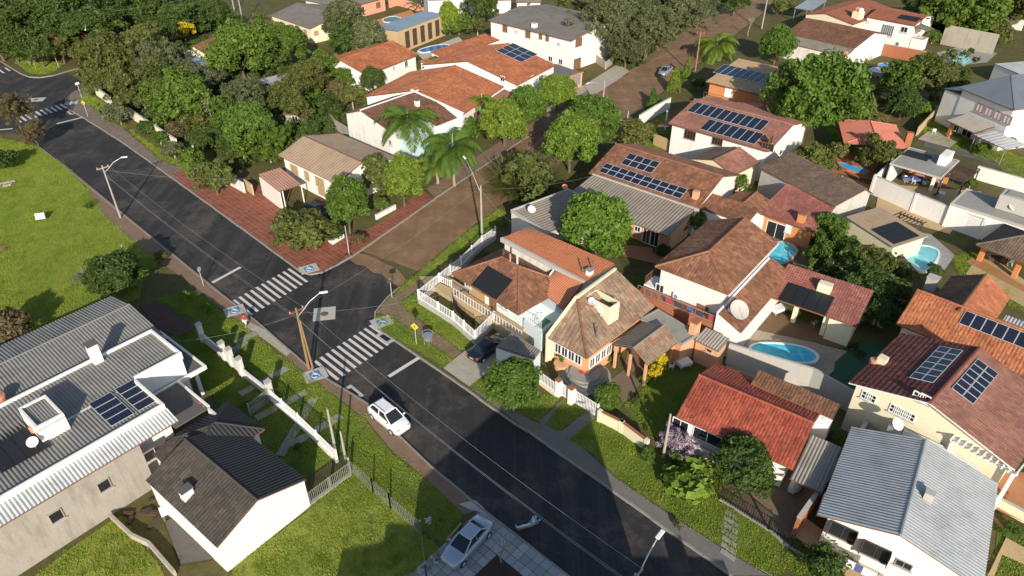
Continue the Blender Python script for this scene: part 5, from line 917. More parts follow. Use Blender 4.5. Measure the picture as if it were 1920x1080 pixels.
p2, _ = h.roof('gy', 4.4, 5.9, 'tile', ['t_brown', 't_orange'], (h.w*.12, h.w*.62, h.d*.42, h.d*.42+8.5), name='wing_roof'); h.walls('cream', p2, (h.w*.12, h.w*.62, h.d*.42, h.d*.42+8.5), ins=.4); h.chimney(p2[0], q(8, 1225, 1050), 1, .9, .8, 'concretelight', 'concretelight')
h.roof('shed', 3.2, 3.6, 'corr', 's_metalwhite', (h.w*.66, h.w, h.d, h.d+2.6), low=2, pitch=.3, name='rear_roof')
h = House('cream_solar_house', 'two-storey pale yellow house with maroon and rose tile gable and two solar arrays', q(12, 605, 712), (1903, 882), q(12, 910, 295), 5.2, inset=.5)
ax, ay = h.loc(q(12, 1265, 803), 7.1); pl, _ = h.roof('gy', 5.2, 7.1, 'tile', ['t_maroon', 't_rose'], t=ax/h.w, pitch=.3, course=.42, slab='whitepaint'); h.walls('paleyellow', pl)
h.solar(pl[0], q(12, 1060, 680), q(12, 1255, 706), q(12, 1220, 430), 2, 6); h.solar(pl[1], q(12, 1370, 757), q(12, 1530, 885), q(12, 1517, 500), 2, 6); h.tank(pl[0], q(12, 795, 560), .4, .35); h.chimney(pl[0], q(12, 850, 565), .7, .7, .7, 'cream', None)
for px in (q(12, 735, 805), q(12, 780, 825)): h.win(0, px, .65, .75, 'dark', mull=1, zrow=1)
for i in range(4): h.win(0, q(12, 945+i*42, 905+i*20), .6, .75, 'dark', mull=1, zrow=1)
for px in (q(12, 1125, 812), q(12, 1178, 832)): h.win(0, px, .7, .75, 'dark', mull=1, zrow=1)
h.block('front_block', 'paleyellow', ax+.6, h.w-1.2, -2.6, .45, 0, 2.7); h.rail([h.L(ax+1.4, -2.5, 2.7), h.L(h.w-1.4, -2.5, 2.7)], .9, 'whitepaint', sp=.35)
hp = House('white_pergola', 'white balcony pergola over a patterned table at the cream house', q(16, 1330, 150), q(16, 1800, 420), q(16, 1400, 30), 3.6, cat='pergola')
for i in range(11): hp.block('rafter', 'whitepaint', hp.w*i/10-.05, hp.w*i/10+.05, -.3, hp.d+.6, 5.05, 5.2)
for fx in (.03, .97): hp.block('post', 'whitepaint', hp.w*fx-.12, hp.w*fx+.12, .02, .26, 0, 4.9)
hp.block('beam', 'whitepaint', -.1, hp.w+.1, .05, .23, 4.9, 5.04); hp.block('balcony_floor', 'terracottafloor', 0, hp.w, .3, hp.d+.5, 2.5, 2.7); hp.block('balcony_table', 'fabricwhite', hp.w*.2, hp.w*.6, hp.d*.4, hp.d*.4+.9, 3.3, 3.4)
# --- red roof house with corrugated annex
h = House('red_roof_house', 'low white house with vivid red tile roof behind the lilac tree', (1267, 781), (1487, 881), (1357, 687), 3.05, inset=.6)
_, yy = h.loc((1320, 708), 4.6); pl, _ = h.roof('gx', 3.05, 4.6, 'tile', 't_red', t=yy/h.d); h.walls('white', pl); h.win(0, q(15, 1450, 100), 2.4, 1.2, 'dark', z=1.8); h.win(0, q(15, 1250, 20), 1.4, 1.1, 'dark', z=1.8); h.block('porch_wall', 'white', 1.5, h.w*.55, -.1, .1, 0, .9)
x0, y0 = h.loc(q(16, 215, 292), 2.7); x1, y1 = h.loc(q(16, 402, 408), 2.7); _, y2 = h.loc(q(16, 385, 25), 2.7)
pl, _ = h.roof('shed', 2.65, 2.95, 'corr', 's_grey', (h.w+.03, h.w+max(2.4, x1-x0), -.6, y2-.6), low=0, pitch=.26, name='annex_roof')
for fy in (0, .5, 1): h.part(MB().box(h.L(h.w+2.6, -.4+fy*(y2-.8), 1.3), h.ex, h.ey, UP, .12, .12, 2.6), 'post', 'white')
h = House('narrow_tile_roof', 'narrow brown tile roof strip above a white vented wall behind the red roof', (1409, 716), (1563, 783), q(12, 545, 905), 4.1, cat='outbuilding', inset=.12)
pl, _ = h.roof('shed', 3.9, 4.5, 'tile', 't_brown', low=0); h.walls('white', pl)
for i in range(10): h.win(0, None, .14, .2, 'black', 'white', sx=h.w*(.08+.09*i), z=3.55, mull=0, name='vent')
wallrun('boundary_wall', 'pale grey boundary wall between the red roof and the pool terrace', [q(11, 1600, 560), q(12, 300, 750), q(12, 740, 1010)], 2.4, .25, 'concretelight'); wallrun('boundary_wall', 'brick boundary wall left of the grey-roofed house', [q(16, 690, 60), q(16, 180, 790)], 2.2, .25, 'brick', cap=1)
# --- grey metal roof house bottom right
h = House('grey_metal_house', 'white house with large grey corrugated metal gable, open shutters and washing line', q(16, 370, 622), q(16, 1610, 1185), q(16, 770, 15), 3.6, inset=.7)
ax, _ = h.loc(q(16, 975, 848), 5.1); pl, _ = h.roof('gy', 3.6, 5.1, 'corr', 's_metal', t=ax/h.w, pitch=.27); h.walls('white', pl)
h.win(0, q(16, 560, 748), 1.7, 1.3, 'open', 'darkwood'); h.win(0, q(16, 805, 893), 1.7, 1.3, 'open', 'darkwood'); h.win(0, q(16, 1018, 992), 1.0, .6, 'dark', 'steel')
c = hit(q(16, 1195, 500), pl[1].o, pl[1].n); h.part(MB().box(c+UP*.3, h.ex, h.ey, UP, .6, .6, .8), 'roof_vent', 'concretelight')
x1, y1 = h.loc(q(16, 1160, 130), 3.3); x2, y2 = h.loc(q(16, 1560, 408), 3.3)
p2, _ = h.roof('shed', 3.5, 4.0, 'corr', 's_metalwhite', (ax-1.5, x2, h.d-1.5, h.d+1.6), low=1, pitch=.27, name='rear_roof'); h.walls('white', p2, (ax-1.5, x2, h.d+.05, h.d+1.6), ins=.2)
h.block('dish_pad', 'concrete', ax-2.6, ax-1.6, h.d+.2, h.d+1.2, 0, 4.3); h.dish(h.L(ax-2.1, h.d+.7, 4.3), .5)
# --- tall neighbour just below the frame; its shadow lies on the street and the lawn
hs = empty('neighbour_house', (3, 11, 0)); tag(hs, 'three-storey white house just below the picture whose shadow covers the street', 'house'); of = (3, 11, 0)
MB().hexa([(-4.4, 4, 0), (10.6, 4, 0), (10.6, 17, 0), (-4.4, 17, 0)], [(-4.4, 4, 8.5), (10.6, 4, 12.2), (10.6, 17, 12.2), (-4.4, 17, 8.5)]).add([], []).build('lower_wall', 'white', hs, off=of) if False else None
MB().hexa([(-4.4, 4, 0), (2.8, 4, 0), (10.6, 4, 0), (10.6, 17, 0), (2.8, 17, 0), (-4.4, 17, 0)], [(-4.4, 4, 8.5), (2.8, 4, 11.9), (10.6, 4, 12.1), (10.6, 17, 12.1), (2.8, 17, 11.9), (-4.4, 17, 8.5)]).build('wall', 'white', hs, off=of)
MB().hexa([(-4.7, 3.8, 8.55), (2.8, 3.8, 12.0), (2.8, 17.2, 12.0), (-4.7, 17.2, 8.55)], [(-4.7, 3.8, 8.7), (2.8, 3.8, 12.15), (2.8, 17.2, 12.15), (-4.7, 17.2, 8.7)]).build('roof', 't_red', hs, off=of)
MB().abox(2.82, 10.8, 3.8, 17.1, 12.13, 12.3).build('roof', 'concrete', hs, off=of)
MB().hexa([(-10.4, 6, 0), (-4.42, 6, 0), (-4.42, 17, 0), (-10.4, 17, 0)], [(-10.4, 6, 6.2), (-4.42, 6, 6.7), (-4.42, 17, 6.7), (-10.4, 17, 6.2)]).build('wing_wall', 'white', hs, off=of)
MB().abox(-7.2, -4.9, 14, 16.8, 6.3, 7.2).build('tank_house', 'white', hs, off=of); MB().abox(10.62, 17, 6, 17, 0, 5.8).build('wing_wall', 'white', hs, off=of); MB().abox(13.4, 14.6, 15.5, 16.9, 5.8, 6.7).build('tank_house', 'white', hs, off=of)
for x in (-2, 1.5, 5, 8):
    for z in (1.8, 4.8, 7.4): wi = MB().abox(x-.6, x+.6, 17.0, 17.06, z-.6, z+.6).build('window', 'whitepaint', hs, off=of); MB().abox(x-.52, x+.52, 17.06, 17.08, z-.52, z+.52).build('pane', 'glass', wi, off=(0, 0, 0)); wi.children[0].location = (-3, -11, 0)
# ------------------------------------------------------------------ vegetation
def quads(name, C, A, B_, mat):
    """leaf quads from centres and half axes (numpy arrays)"""
    n_ = len(C); vs = np.stack([C-A, C+B_, C+A, C-B_], 1).reshape(-1, 3); me = bpy.data.meshes.new(name)
    me.vertices.add(n_*4); me.vertices.foreach_set('co', vs.astype(np.float32).ravel()); me.loops.add(n_*4); me.loops.foreach_set('vertex_index', np.arange(n_*4, dtype=np.int32))
    me.polygons.add(n_); me.polygons.foreach_set('loop_start', np.arange(0, n_*4, 4, dtype=np.int32)); me.update(calc_edges=True); me.validate()
    me.materials.append(MATS[mat]); return me
def unit(v): return v/np.maximum(np.linalg.norm(v, axis=-1, keepdims=True), 1e-6)
def crown(name, nc, per, cr, ls, seed, fill=.55, flat=.0, droop=0., asp=.55, gap=.0, mat='leaf', shape='round'):
    g = np.random.default_rng(seed); d = unit(g.normal(size=(nc, 3))); d[:, 2] = np.where(d[:, 2] < -.45, -d[:, 2], d[:, 2])
    kf = g.normal(size=(5, 3))*2.2; ph = g.uniform(0, 6.28, 5); rr = (fill+(1-fill)*g.random(nc)**.6)*(1-cr*.75)*(1+.11*np.sin(d@kf.T+ph).sum(1)*(.4+gap)); c = d*rr[:, None]; c *= (1+.22*g.normal(size=(nc, 1))*gap)
    if shape == 'cone': c[:, 2] = g.uniform(-1, .85, nc); a_ = g.uniform(0, 6.28, nc); q_ = (1-(c[:, 2]+1)/2)**.8*.8; c[:, 0] = np.cos(a_)*q_; c[:, 1] = np.sin(a_)*q_
    rad = cr*g.uniform(.45, 1.4, nc); idx = np.repeat(np.arange(nc), per); n_ = len(idx)
    u_ = unit(g.normal(size=(n_, 3))+.55*unit(c[idx])+np.array([0, 0, .35])); p_ = c[idx]+u_*(rad[idx]*g.uniform(.55, 1.08, n_))[:, None]*np.array([1, 1, .85])
    nm = unit(u_+.75*g.normal(size=(n_, 3))); a = unit(np.cross(nm, g.normal(size=(n_, 3)))); b_ = np.cross(nm, a)
    if droop: a = unit(a+np.array([0, 0, -droop])); b_ = unit(np.cross(nm, a))
    s_ = ls*np.exp(g.normal(-.05, .38, n_))[:, None]
    return quads(name, p_, a*s_, b_*s_*asp, mat)
def skeleton(name, seed, limbs=7, r0=.085):
    g = random.Random(seed); mb = MB(); lean = g.uniform(-.1, .1)
    mb.tube([(0, 0, -.05), (lean*.3, 0, .3), (lean, 0, .62)], [r0*1.25, r0, r0*.8], 7)
    for i in range(limbs):
        a = i*6.283/limbs+g.uniform(-.4, .4); e = g.uniform(.45, .95); z = g.uniform(.85, 1.25); s_ = g.uniform(.4, .62)
        m_ = (lean+math.cos(a)*e*.45, math.sin(a)*e*.45, s_+(z-s_)*.6); t_ = (lean+math.cos(a)*e, math.sin(a)*e, z); mb.tube([(lean*s_/.62, 0, s_-.05), m_, t_], [r0*.6, r0*.42, r0*.15], 5)
        b_ = a+g.uniform(.4, .9); mb.tube([m_, (m_[0]+math.cos(b_)*.3, m_[1]+math.sin(b_)*.3, m_[2]+.25)], [r0*.3, r0*.08], 4)
    o = mb.build(name, 'bark'); me = o.data; bpy.data.objects.remove(o); return me
def bare(name, seed, mat='palebark'):
    g = random.Random(seed); mb = MB()
    def br(p_, d, ln, r_, k):
        e = p_+d*ln; mid = p_+d*ln*.5+V((g.gauss(0, .05), g.gauss(0, .05), .02))*ln; mb.tube([p_, mid, e], [r_, r_*.8, r_*.6], 5, False)
        if k:
            for _ in range(3 if k > 1 else 4): br(e, (d+V((g.gauss(0, .5), g.gauss(0, .5), g.gauss(.15, .3)))).normalized(), ln*g.uniform(.6, .8), r_*.55, k-1)
    br(V((0, 0, 0)), V((0, 0, 1)), .42, .03, 4); o = mb.build(name, mat, recalc=False); me = o.data; bpy.data.objects.remove(o); return me
def palm_crown(name, seed, nf=17, lf=.15, fan=False):
    g = np.random.default_rng(seed); C, A, B_ = [], [], []
    for i in range(nf):
        az = i*2.399+g.normal(0, .1); el = g.uniform(-.1, 1.15); d = np.array([math.cos(az)*math.cos(el), math.sin(az)*math.cos(el), math.sin(el)]); p_ = np.zeros(3); st = 1/16
        for k in range(16):
            d = unit(d+np.array([0, 0, -.085-.02*k*.5])); q_ = p_+d*st; side = unit(np.cross(d, [0, 0, 1]))
            C.append((p_+q_)/2); A.append(d*st*.55); B_.append(side*.008)
            if k > 1:
                ll = lf*math.sin(math.pi*min(1, (k+1)/17)**.7)+.05
                for sg in (-1, 1):
                    for j in (0, .5):
                        l_ = unit(side*sg+d*.55+np.array([0, 0, -.45+g.normal(0, .15)])); c0 = p_+d*st*j+l_*ll*.5; C.append(c0); A.append(l_*ll*.5); B_.append(d*.022+np.array([0, 0, .008]))
            p_ = q_
    return quads(name, np.array(C), np.array(A), np.array(B_), 'leaf')
def blades(name, seed, n_, spread=1., wid=.02, up=.6):
    g = np.random.default_rng(seed); d = unit(np.stack([g.normal(size=n_), g.normal(size=n_), up+np.abs(g.normal(size=n_))*.7], -1)); L_ = g.uniform(.55, 1.1, n_)[:, None]; C, A, B_ = [], [], []
    side = unit(np.cross(d, [0, 0, 1.])); base = g.normal(size=(n_, 3))*.12*spread; base[:, 2] = 0
    C.append(base+d*L_*.3); A.append(d*L_*.3); B_.append(side*wid); d2 = unit(d+np.array([0, 0, -.35])); C.append(base+d*L_*.6+d2*L_*.25); A.append(d2*L_*.25); B_.append(side*wid*.8)
    return quads(name, np.concatenate(C), np.concatenate(A), np.concatenate(B_), 'leaf')
def bananas(name, seed, n_=11, wid=.13):
    g = np.random.default_rng(seed); C, A, B_ = [], [], []
    for i in range(n_):
        az = i*2.4; el = g.uniform(.35, 1.2); d = np.array([math.cos(az)*math.cos(el), math.sin(az)*math.cos(el), math.sin(el)]); p_ = g.normal(size=3)*.1; p_[2] = g.uniform(-.5, .1)
        for k in range(5):
            d = unit(d+np.array([0, 0, -.18])); q_ = p_+d*.2; side = unit(np.cross(d, [0, 0, 1.]))
            if k: C.append((p_+q_)/2); A.append(d*.13); B_.append(side*wid*(1, 1.1, 1, .8, .45)[k])
            p_ = q_
    return quads(name, np.array(C), np.array(A), np.array(B_), 'leaf')
CR = {'dense': [crown('crown', 170, 115, .22, .046, 1, .6), crown('crown', 175, 110, .22, .046, 2, .6, gap=.15)], 'big': [crown('crown', 210, 115, .19, .038, 3, .5, gap=.4), crown('crown', 210, 110, .19, .038, 4, .5, gap=.7)],
      'loose': [crown('crown', 100, 100, .23, .05, 5, .35, gap=.8), crown('crown', 105, 95, .22, .05, 6, .35, gap=1.)], 'feather': [crown('crown', 190, 105, .18, .045, 7, .35, droop=.7, asp=.32, gap=.7), crown('crown', 180, 105, .19, .045, 8, .35, droop=.7, asp=.32, gap=.8)],
      'shrub': [crown('crown', 50, 75, .32, .082, 9, .35, gap=.5), crown('crown', 54, 70, .31, .08, 10, .35, gap=.8)], 'cone': [crown('crown', 150, 50, .19, .055, 11, shape='cone')], 'bigleaf': [crown('crown', 44, 12, .3, .14, 12, .4, asp=.85, gap=.7)],
      'palm': [palm_crown('fronds', 13, 24, .26), palm_crown('fronds', 14, 27, .26)], 'fan': [palm_crown('fronds', 15, 26, .1)], 'spiky': [blades('blades', 16, 2600, 1.8, .016), ], 'agave': [blades('blades', 17, 220, .8, .03, .4)], 'banana': [bananas('leaves', 18), bananas('leaves', 19, 13)], 'tuft': [blades('blades', 20, 40, 2.5, .05, .8)]}
TR = [skeleton('trunk', i) for i in range(3)]; BARE = [bare('branches', 1), bare('branches', 2)]
o = MB().tube([(0, 0, 0), (.25, .05, .35), (.1, 0, .7), (0, 0, 1)], [1.25, 1, .9, .8], 9).build('trunk', 'palebark'); PT = o.data; bpy.data.objects.remove(o)
LIME, GREEN, DARK, OLIVE, GREY, YEL, BRN = (.19, .285, .038), (.115, .195, .032), (.08, .132, .03), (.14, .165, .045), (.15, .17, .085), (.62, .52, .03), (.17, .135, .07)
AREA = [('in the top left wood', 0, 0, 250, 125), ('on the far leafy plot', 150, 60, 400, 260), ('in the overgrown left garden', 400, 0, 640, 330), ('along the pale street wall', 290, 230, 460, 380), ('on the red paved corner', 460, 300, 800, 500), ('beside the orange-roofed houses', 600, 0, 960, 330), ('lining the dirt street', 900, 150, 1240, 380), ('at the top by the dirt street', 1050, 0, 1420, 160), ('near the solar-roofed houses', 1200, 80, 1480, 480), ('in the gardens at top right', 1440, 0, 1920, 260), ('between the pools on the right', 1440, 250, 1920, 620), ('in front of the belfry house', 880, 560, 1340, 830), ('near the red-roofed house', 1180, 690, 1600, 1080), ('at the lower right corner', 1500, 800, 1920, 1080), ('at the edge of the left meadow', 0, 180, 320, 660), ('behind the white fence', 260, 520, 700, 860), ('in the rear garden', 1040, 380, 1300, 620)]
CNT = {}
COLN = {LIME: 'lime green', GREEN: 'mid green', DARK: 'dark green', OLIVE: 'olive green', GREY: 'grey-green', YEL: 'bright yellow', BRN: 'brownish'}
SHP = {'dense': 'dense round tree', 'big': 'large broad tree', 'loose': 'loose open tree', 'feather': 'feathery tree', 'shrub': 'bushy shrub', 'cone': 'clipped cone shrub', 'bigleaf': 'big-leaved plant', 'palm': 'feather palm', 'fan': 'fan palm', 'spiky': 'spiky bush', 'agave': 'spiky agave', 'banana': 'banana plant', 'tuft': 'grass tuft'}
PLANTS = []
def plant(st, u, v, rp, col, asp=None, clear=None, label=None):
    asp = asp or {'dense': .95, 'big': .9, 'loose': .95, 'feather': .8, 'shrub': .8, 'cone': 1.7, 'bigleaf': .7}.get(st, 1)
    clear = {'dense': .5, 'big': .6, 'loose': .4, 'feather': .8, 'palm': 4.2, 'fan': 1.6, 'banana': 1.0}.get(st, 0.0) if clear is None else clear
    z = 2.; rp = rp*1.08 if st in ('dense', 'big', 'loose', 'feather', 'shrub') else rp*1.15
    for _ in range(4): p_ = P((u, v), z); r_ = rp*depth(p_)/FPX; z = clear+r_*(asp*.88 if st not in ('palm', 'fan', 'spiky', 'agave', 'banana', 'tuft') else (.05 if st not in ('banana',) else .4))
    e = empty('palm_tree' if st in ('palm', 'fan') else 'shrub' if st in ('shrub', 'cone', 'bigleaf', 'spiky', 'agave', 'tuft') else 'banana_plant' if st == 'banana' else 'tree', (p_.x, p_.y, 0), random.uniform(0, 6.28))
    me = random.choice(CR[st]); c = bpy.data.objects.new('crown' if me.name.startswith('crown') else 'fronds' if st in ('palm', 'fan') else 'leaves', me); COL.objects.link(c); c.parent = e; c.location = (0, 0, z if st not in ('spiky', 'agave', 'tuft') else .02); c.scale = (r_*random.uniform(.9, 1.14), r_*random.uniform(.9, 1.14), r_*asp*random.uniform(.93, 1.08)); c.rotation_euler = (random.gauss(0, .1), random.gauss(0, .1), 0)
    j = random.uniform(.88, 1.12); c.color = (col[0]*j*random.uniform(.93, 1.07), col[1]*j, col[2]*j, 1)
    if st in ('palm', 'fan'): t_ = bpy.data.objects.new('trunk', PT); t_.scale = (.17, .17, z)
    elif st in ('dense', 'big', 'loose', 'feather'): t_ = bpy.data.objects.new('trunk', random.choice(TR)); t_.scale = (r_*.62, r_*.62, z)
    elif st == 'banana': t_ = bpy.data.objects.new('stem', PT); t_.scale = (.12, .12, z)
    else: t_ = bpy.data.objects.new('stem', PT); t_.scale = (.05+.03*r_, .05+.03*r_, max(.25, z*.8 if z > .3 else .3))
    COL.objects.link(t_); t_.parent = e
    if label is None:
        ar = next((a[0] for a in AREA if a[1] <= u <= a[3] and a[2] <= v <= a[4]), 'in the gardens'); size = 'tall ' if rp > 48 else 'small ' if rp < 24 else ''
        PLANTS.append((e, size+COLN.get(col, 'green')+' '+SHP[st], ar, u, v, st))
    else: tag(e, label, 'palm tree' if st in ('palm', 'fan') else 'shrub' if st in ('shrub', 'cone', 'bigleaf', 'spiky', 'agave', 'tuft') else 'tree')
    return e, c
for a in [ # top-left wood
 ('big', 35, 30, 60, DARK), ('big', 110, 25, 62, DARK), ('big', 165, 60, 48, DARK), ('dense', 20, 80, 36, DARK), ('loose', 70, 92, 34, DARK), ('loose', 112, 92, 26, OLIVE), ('dense', 285, 15, 45, DARK), ('loose', 340, 38, 36, DARK), ('shrub', 345, 62, 24, YEL, .9), ('banana', 392, 45, 28, GREEN), ('shrub', 412, 38, 32, DARK), ('loose', 250, 35, 36, DARK), ('shrub', 50, 105, 22, GREEN), ('big', 200, 5, 50, DARK), ('big', -10, 70, 45, GREEN), ('loose', 165, 95, 24, OLIVE),
 # leafy plot
 ('loose', 205, 118, 46, OLIVE), ('feather', 258, 90, 46, OLIVE), ('feather', 302, 122, 46, GREY), ('loose', 228, 160, 34, OLIVE), ('loose', 305, 72, 32, DARK), ('loose', 345, 190, 48, GREEN), ('dense', 300, 180, 28, GREEN), ('shrub', 362, 232, 26, OLIVE), ('shrub', 330, 245, 22, BRN), ('shrub', 222, 215, 26, GREY), ('shrub', 270, 195, 22, GREY), ('feather', 345, 135, 32, GREY), ('loose', 385, 160, 30, GREY), ('shrub', 310, 215, 26, DARK), ('feather', 180, 150, 26, OLIVE), ('loose', 275, 150, 34, OLIVE), ('loose', 320, 160, 28, DARK), ('shrub', 240, 190, 24, OLIVE),
 # left gardens
 ('dense', 450, 105, 54, GREEN), ('feather', 455, 178, 40, GREY), ('loose', 500, 72, 32, GREEN), ('dense', 535, 90, 36, GREEN), ('banana', 588, 108, 24, LIME), ('loose', 612, 128, 28, GREEN), ('feather', 568, 150, 44, OLIVE), ('loose', 640, 145, 22, GREEN), ('loose', 505, 120, 26, DARK), ('loose', 418, 215, 28, GREEN), ('dense', 470, 245, 44, GREEN), ('loose', 520, 262, 30, GREEN), ('loose', 560, 205, 36, OLIVE), ('shrub', 610, 205, 28, DARK), ('shrub', 660, 185, 30, OLIVE), ('banana', 500, 235, 26, GREEN), ('banana', 545, 240, 24, GREEN), ('banana', 455, 285, 26, LIME), ('shrub', 432, 260, 24, DARK), ('shrub', 505, 290, 22, GREEN), ('shrub', 585, 245, 22, DARK), ('dense', 645, 42, 40, GREY), ('dense', 692, 78, 36, GREY), ('loose', 650, 85, 34, DARK), ('dense', 697, 152, 22, DARK), ('shrub', 480, 195, 24, DARK), ('loose', 530, 175, 26, OLIVE), ('shrub', 625, 165, 20, BRN), ('loose', 420, 125, 22, GREY), ('shrub', 585, 180, 24, GREEN), ('shrub', 400, 110, 20, BRN),
 # along the wall
 ('shrub', 357, 303, 24, GREEN, 1.2), ('shrub', 325, 283, 20, GREY), ('shrub', 378, 268, 20, DARK), ('loose', 400, 333, 34, OLIVE, .8, .7), ('shrub', 300, 262, 18, GREEN), ('shrub', 275, 240, 18, DARK),
 # red corner
 ('shrub', 557, 432, 48, OLIVE, .75), ('dense', 650, 388, 42, GREEN, 1.2, .6), ('shrub', 710, 330, 33, OLIVE, 1.3), ('dense', 755, 345, 34, LIME, 1.35, .2), ('shrub', 612, 435, 24, DARK), ('shrub', 715, 385, 16, GREEN), ('shrub', 672, 448, 14, BRN), ('shrub', 535, 405, 16, GREEN), ('shrub', 590, 455, 20, OLIVE),
 ('palm', 763, 222, 62, GREEN, 1, 6.5), ('palm', 848, 270, 64, GREEN, 1, 6.0), ('palm', 903, 188, 28, LIME, 1, 4.5), ('palm', 818, 300, 46, GREEN, 1, 3.6), ('shrub', 800, 270, 22, GREEN), ('shrub', 880, 240, 24, GREEN),
 # dirt street
 ('dense', 945, 232, 44, LIME), ('dense', 985, 200, 36, GREEN), ('dense', 1045, 175, 32, LIME), ('dense', 1070, 272, 48, (.16, .25, .035), 1, .8), ('dense', 1115, 232, 46, GREEN, 1, .8), ('shrub', 1194, 250, 33, OLIVE), ('shrub', 985, 332, 46, OLIVE, 1.0), ('spiky', 983, 352, 60, OLIVE, .9), ('shrub', 970, 165, 20, DARK), ('shrub', 1090, 190, 14, GREEN),
 ('feather', 1150, 48, 64, GREY), ('feather', 1215, 62, 58, GREY), ('feather', 1262, 25, 58, GREY), ('feather', 1115, 20, 36, GREY), ('feather', 1310, 18, 36, GREY), ('feather', 1175, 95, 34, GREY), ('loose', 1060, 18, 22, OLIVE), ('loose', 1380, 0, 28, DARK), ('loose', 900, 15, 34, DARK), ('shrub', 860, 45, 26, GREEN), ('dense', 842, 35, 18, LIME, 1.6), ('banana', 790, 5, 26, GREEN), ('shrub', 895, 50, 22, OLIVE), ('loose', 820, 125, 16, GREEN), ('feather', 985, 5, 18, OLIVE),
 ('palm', 1345, 80, 44, LIME, 1, 3.2), ('cone', 1266, 150, 13, LIME), ('cone', 1288, 130, 10, LIME), ('cone', 1226, 182, 12, GREEN, 1.3), ('cone', 1222, 193, 12, GREEN, .9), ('dense', 1457, 88, 30, GREEN, 1, .4), ('shrub', 1470, 10, 22, OLIVE), ('shrub', 1310, 160, 14, DARK),
 # mid right
 ('big', 1520, 185, 82, GREEN, 1.05, .6), ('loose', 1378, 345, 24, GREEN, .8, .8), ('shrub', 1303, 410, 32, GREEN, .8), ('dense', 1118, 430, 66, (.15, .245, .035), .95, .8), ('loose', 1530, 302, 38, OLIVE), ('loose', 1650, 290, 30, OLIVE, 1, .6), ('dense', 1552, 432, 30, GREEN, 1, .3), ('loose', 1583, 468, 32, GREEN, 1, .2), ('loose', 1628, 500, 34, OLIVE, .9, .2), ('loose', 1545, 475, 30, GREEN, 1, .2), ('big', 1655, 552, 42, DARK, .9, .3), ('loose', 1605, 535, 38, DARK, 1, .2), ('loose', 1683, 508, 20, OLIVE, 1, .2), ('dense', 1650, 588, 28, DARK), ('banana', 1516, 508, 26, LIME), ('loose', 1572, 505, 30, DARK, 1, .2), ('shrub', 1690, 510, 22, DARK), ('shrub', 1245, 470, 14, DARK), ('shrub', 1750, 505, 14, DARK), ('shrub', 1250, 540, 16, DARK), ('shrub', 1225, 560, 14, DARK),
 # top right
 ('loose', 1790, 25, 52, GREEN), ('loose', 1845, 30, 46, GREEN), ('big', 1745, 22, 36, DARK), ('loose', 1905, 20, 40, OLIVE), ('loose', 1695, 150, 40, GREEN, 1, .8), ('loose', 1765, 150, 40, OLIVE, 1, .8), ('fan', 1640, 168, 32, GREEN, 1, 2), ('banana', 1628, 120, 18, LIME), ('dense', 1695, 192, 30, DARK), ('tuft', 1630, 220, 44, OLIVE), ('shrub', 1595, 210, 30, OLIVE), ('shrub', 1860, 60, 30, OLIVE), ('shrub', 1815, 60, 26, GREEN), ('shrub', 1735, 205, 16, LIME), ('shrub', 1690, 210, 18, BRN), ('shrub', 1820, 345, 14, GREEN), ('shrub', 1605, 130, 16, GREY), ('shrub', 1750, 70, 16, GREEN), ('shrub', 1840, 280, 16, GREEN), ('shrub', 1890, 270, 18, OLIVE), ('shrub', 1870, 330, 14, OLIVE),
 # front right
 ('dense', 963, 722, 46, GREEN, 1.1, 1.0), ('dense', 1140, 745, 26, GREEN, 1, .3), ('shrub', 1236, 680, 14, YEL, 2.0), ('shrub', 1230, 700, 13, YEL, 1.6), ('bigleaf', 1292, 905, 46, LIME, .6), ('bigleaf', 1315, 875, 30, LIME, .7), ('dense', 1398, 872, 50, DARK, .9, .4), ('shrub', 1055, 668, 16, GREEN), ('shrub', 1040, 655, 12, GREEN, 1.3), ('shrub', 1150, 668, 14, OLIVE), ('shrub', 1207, 710, 11, GREEN), ('shrub', 1565, 820, 20, GREEN), ('shrub', 1545, 1065, 42, DARK, .8), ('shrub', 1905, 868, 20, DARK), ('shrub', 1268, 985, 9, OLIVE), ('shrub', 1215, 850, 16, GREEN), ('shrub', 1193, 752, 9, OLIVE), ('shrub', 1860, 905, 8, GREEN), ('shrub', 1830, 945, 9, GREEN, 1), ('shrub', 1880, 920, 9, GREEN, 1), ('shrub', 1897, 985, 9, GREEN, 1), ('shrub', 1908, 998, 8, GREEN, 1), ('shrub', 1885, 1000, 8, GREEN, 1), ('shrub', 1600, 650, 10, DARK), ('shrub', 1615, 665, 10, DARK),
 # left side
 ('dense', 215, 523, 52, DARK, .75, .2), ('agave', 170, 525, 28, (.26, .31, .24), .9), ('shrub', 22, 612, 40, BRN, .8), ('shrub', 8, 300, 24, DARK), ('shrub', 345, 556, 12, LIME), ('shrub', 384, 578, 11, LIME), ('shrub', 460, 755, 9, LIME), ('shrub', 558, 838, 8, DARK), ('feather', 26, 208, 30, BRN, 1.0, 2.2), ('feather', 62, 250, 20, BRN, 1.0, .8), ('agave', 168, 388, 12, GREEN), ('tuft', 240, 900, 14, OLIVE), ('shrub', 300, 480, 12, OLIVE), ('shrub', 905, 480, 10, DARK), ('shrub', 940, 420, 10, GREEN)]: plant(*a)
e, c = plant('loose', 1270, 832, 28, (.40, .32, .44), .8, .5, 'lilac-flowering tree in front of the red-roofed house'); plant('shrub', 1268, 850, 20, DARK, 1, None, 'dark leafy shrub under the lilac-flowering tree')
plant('shrub', 1510, 290, 18, (.42, .08, .12), .8, None, 'crimson bougainvillea beside the mossy roof'); plant('shrub', 1542, 298, 14, (.42, .08, .12), .9, None, 'small crimson-flowered bush near the narrow blue pool')
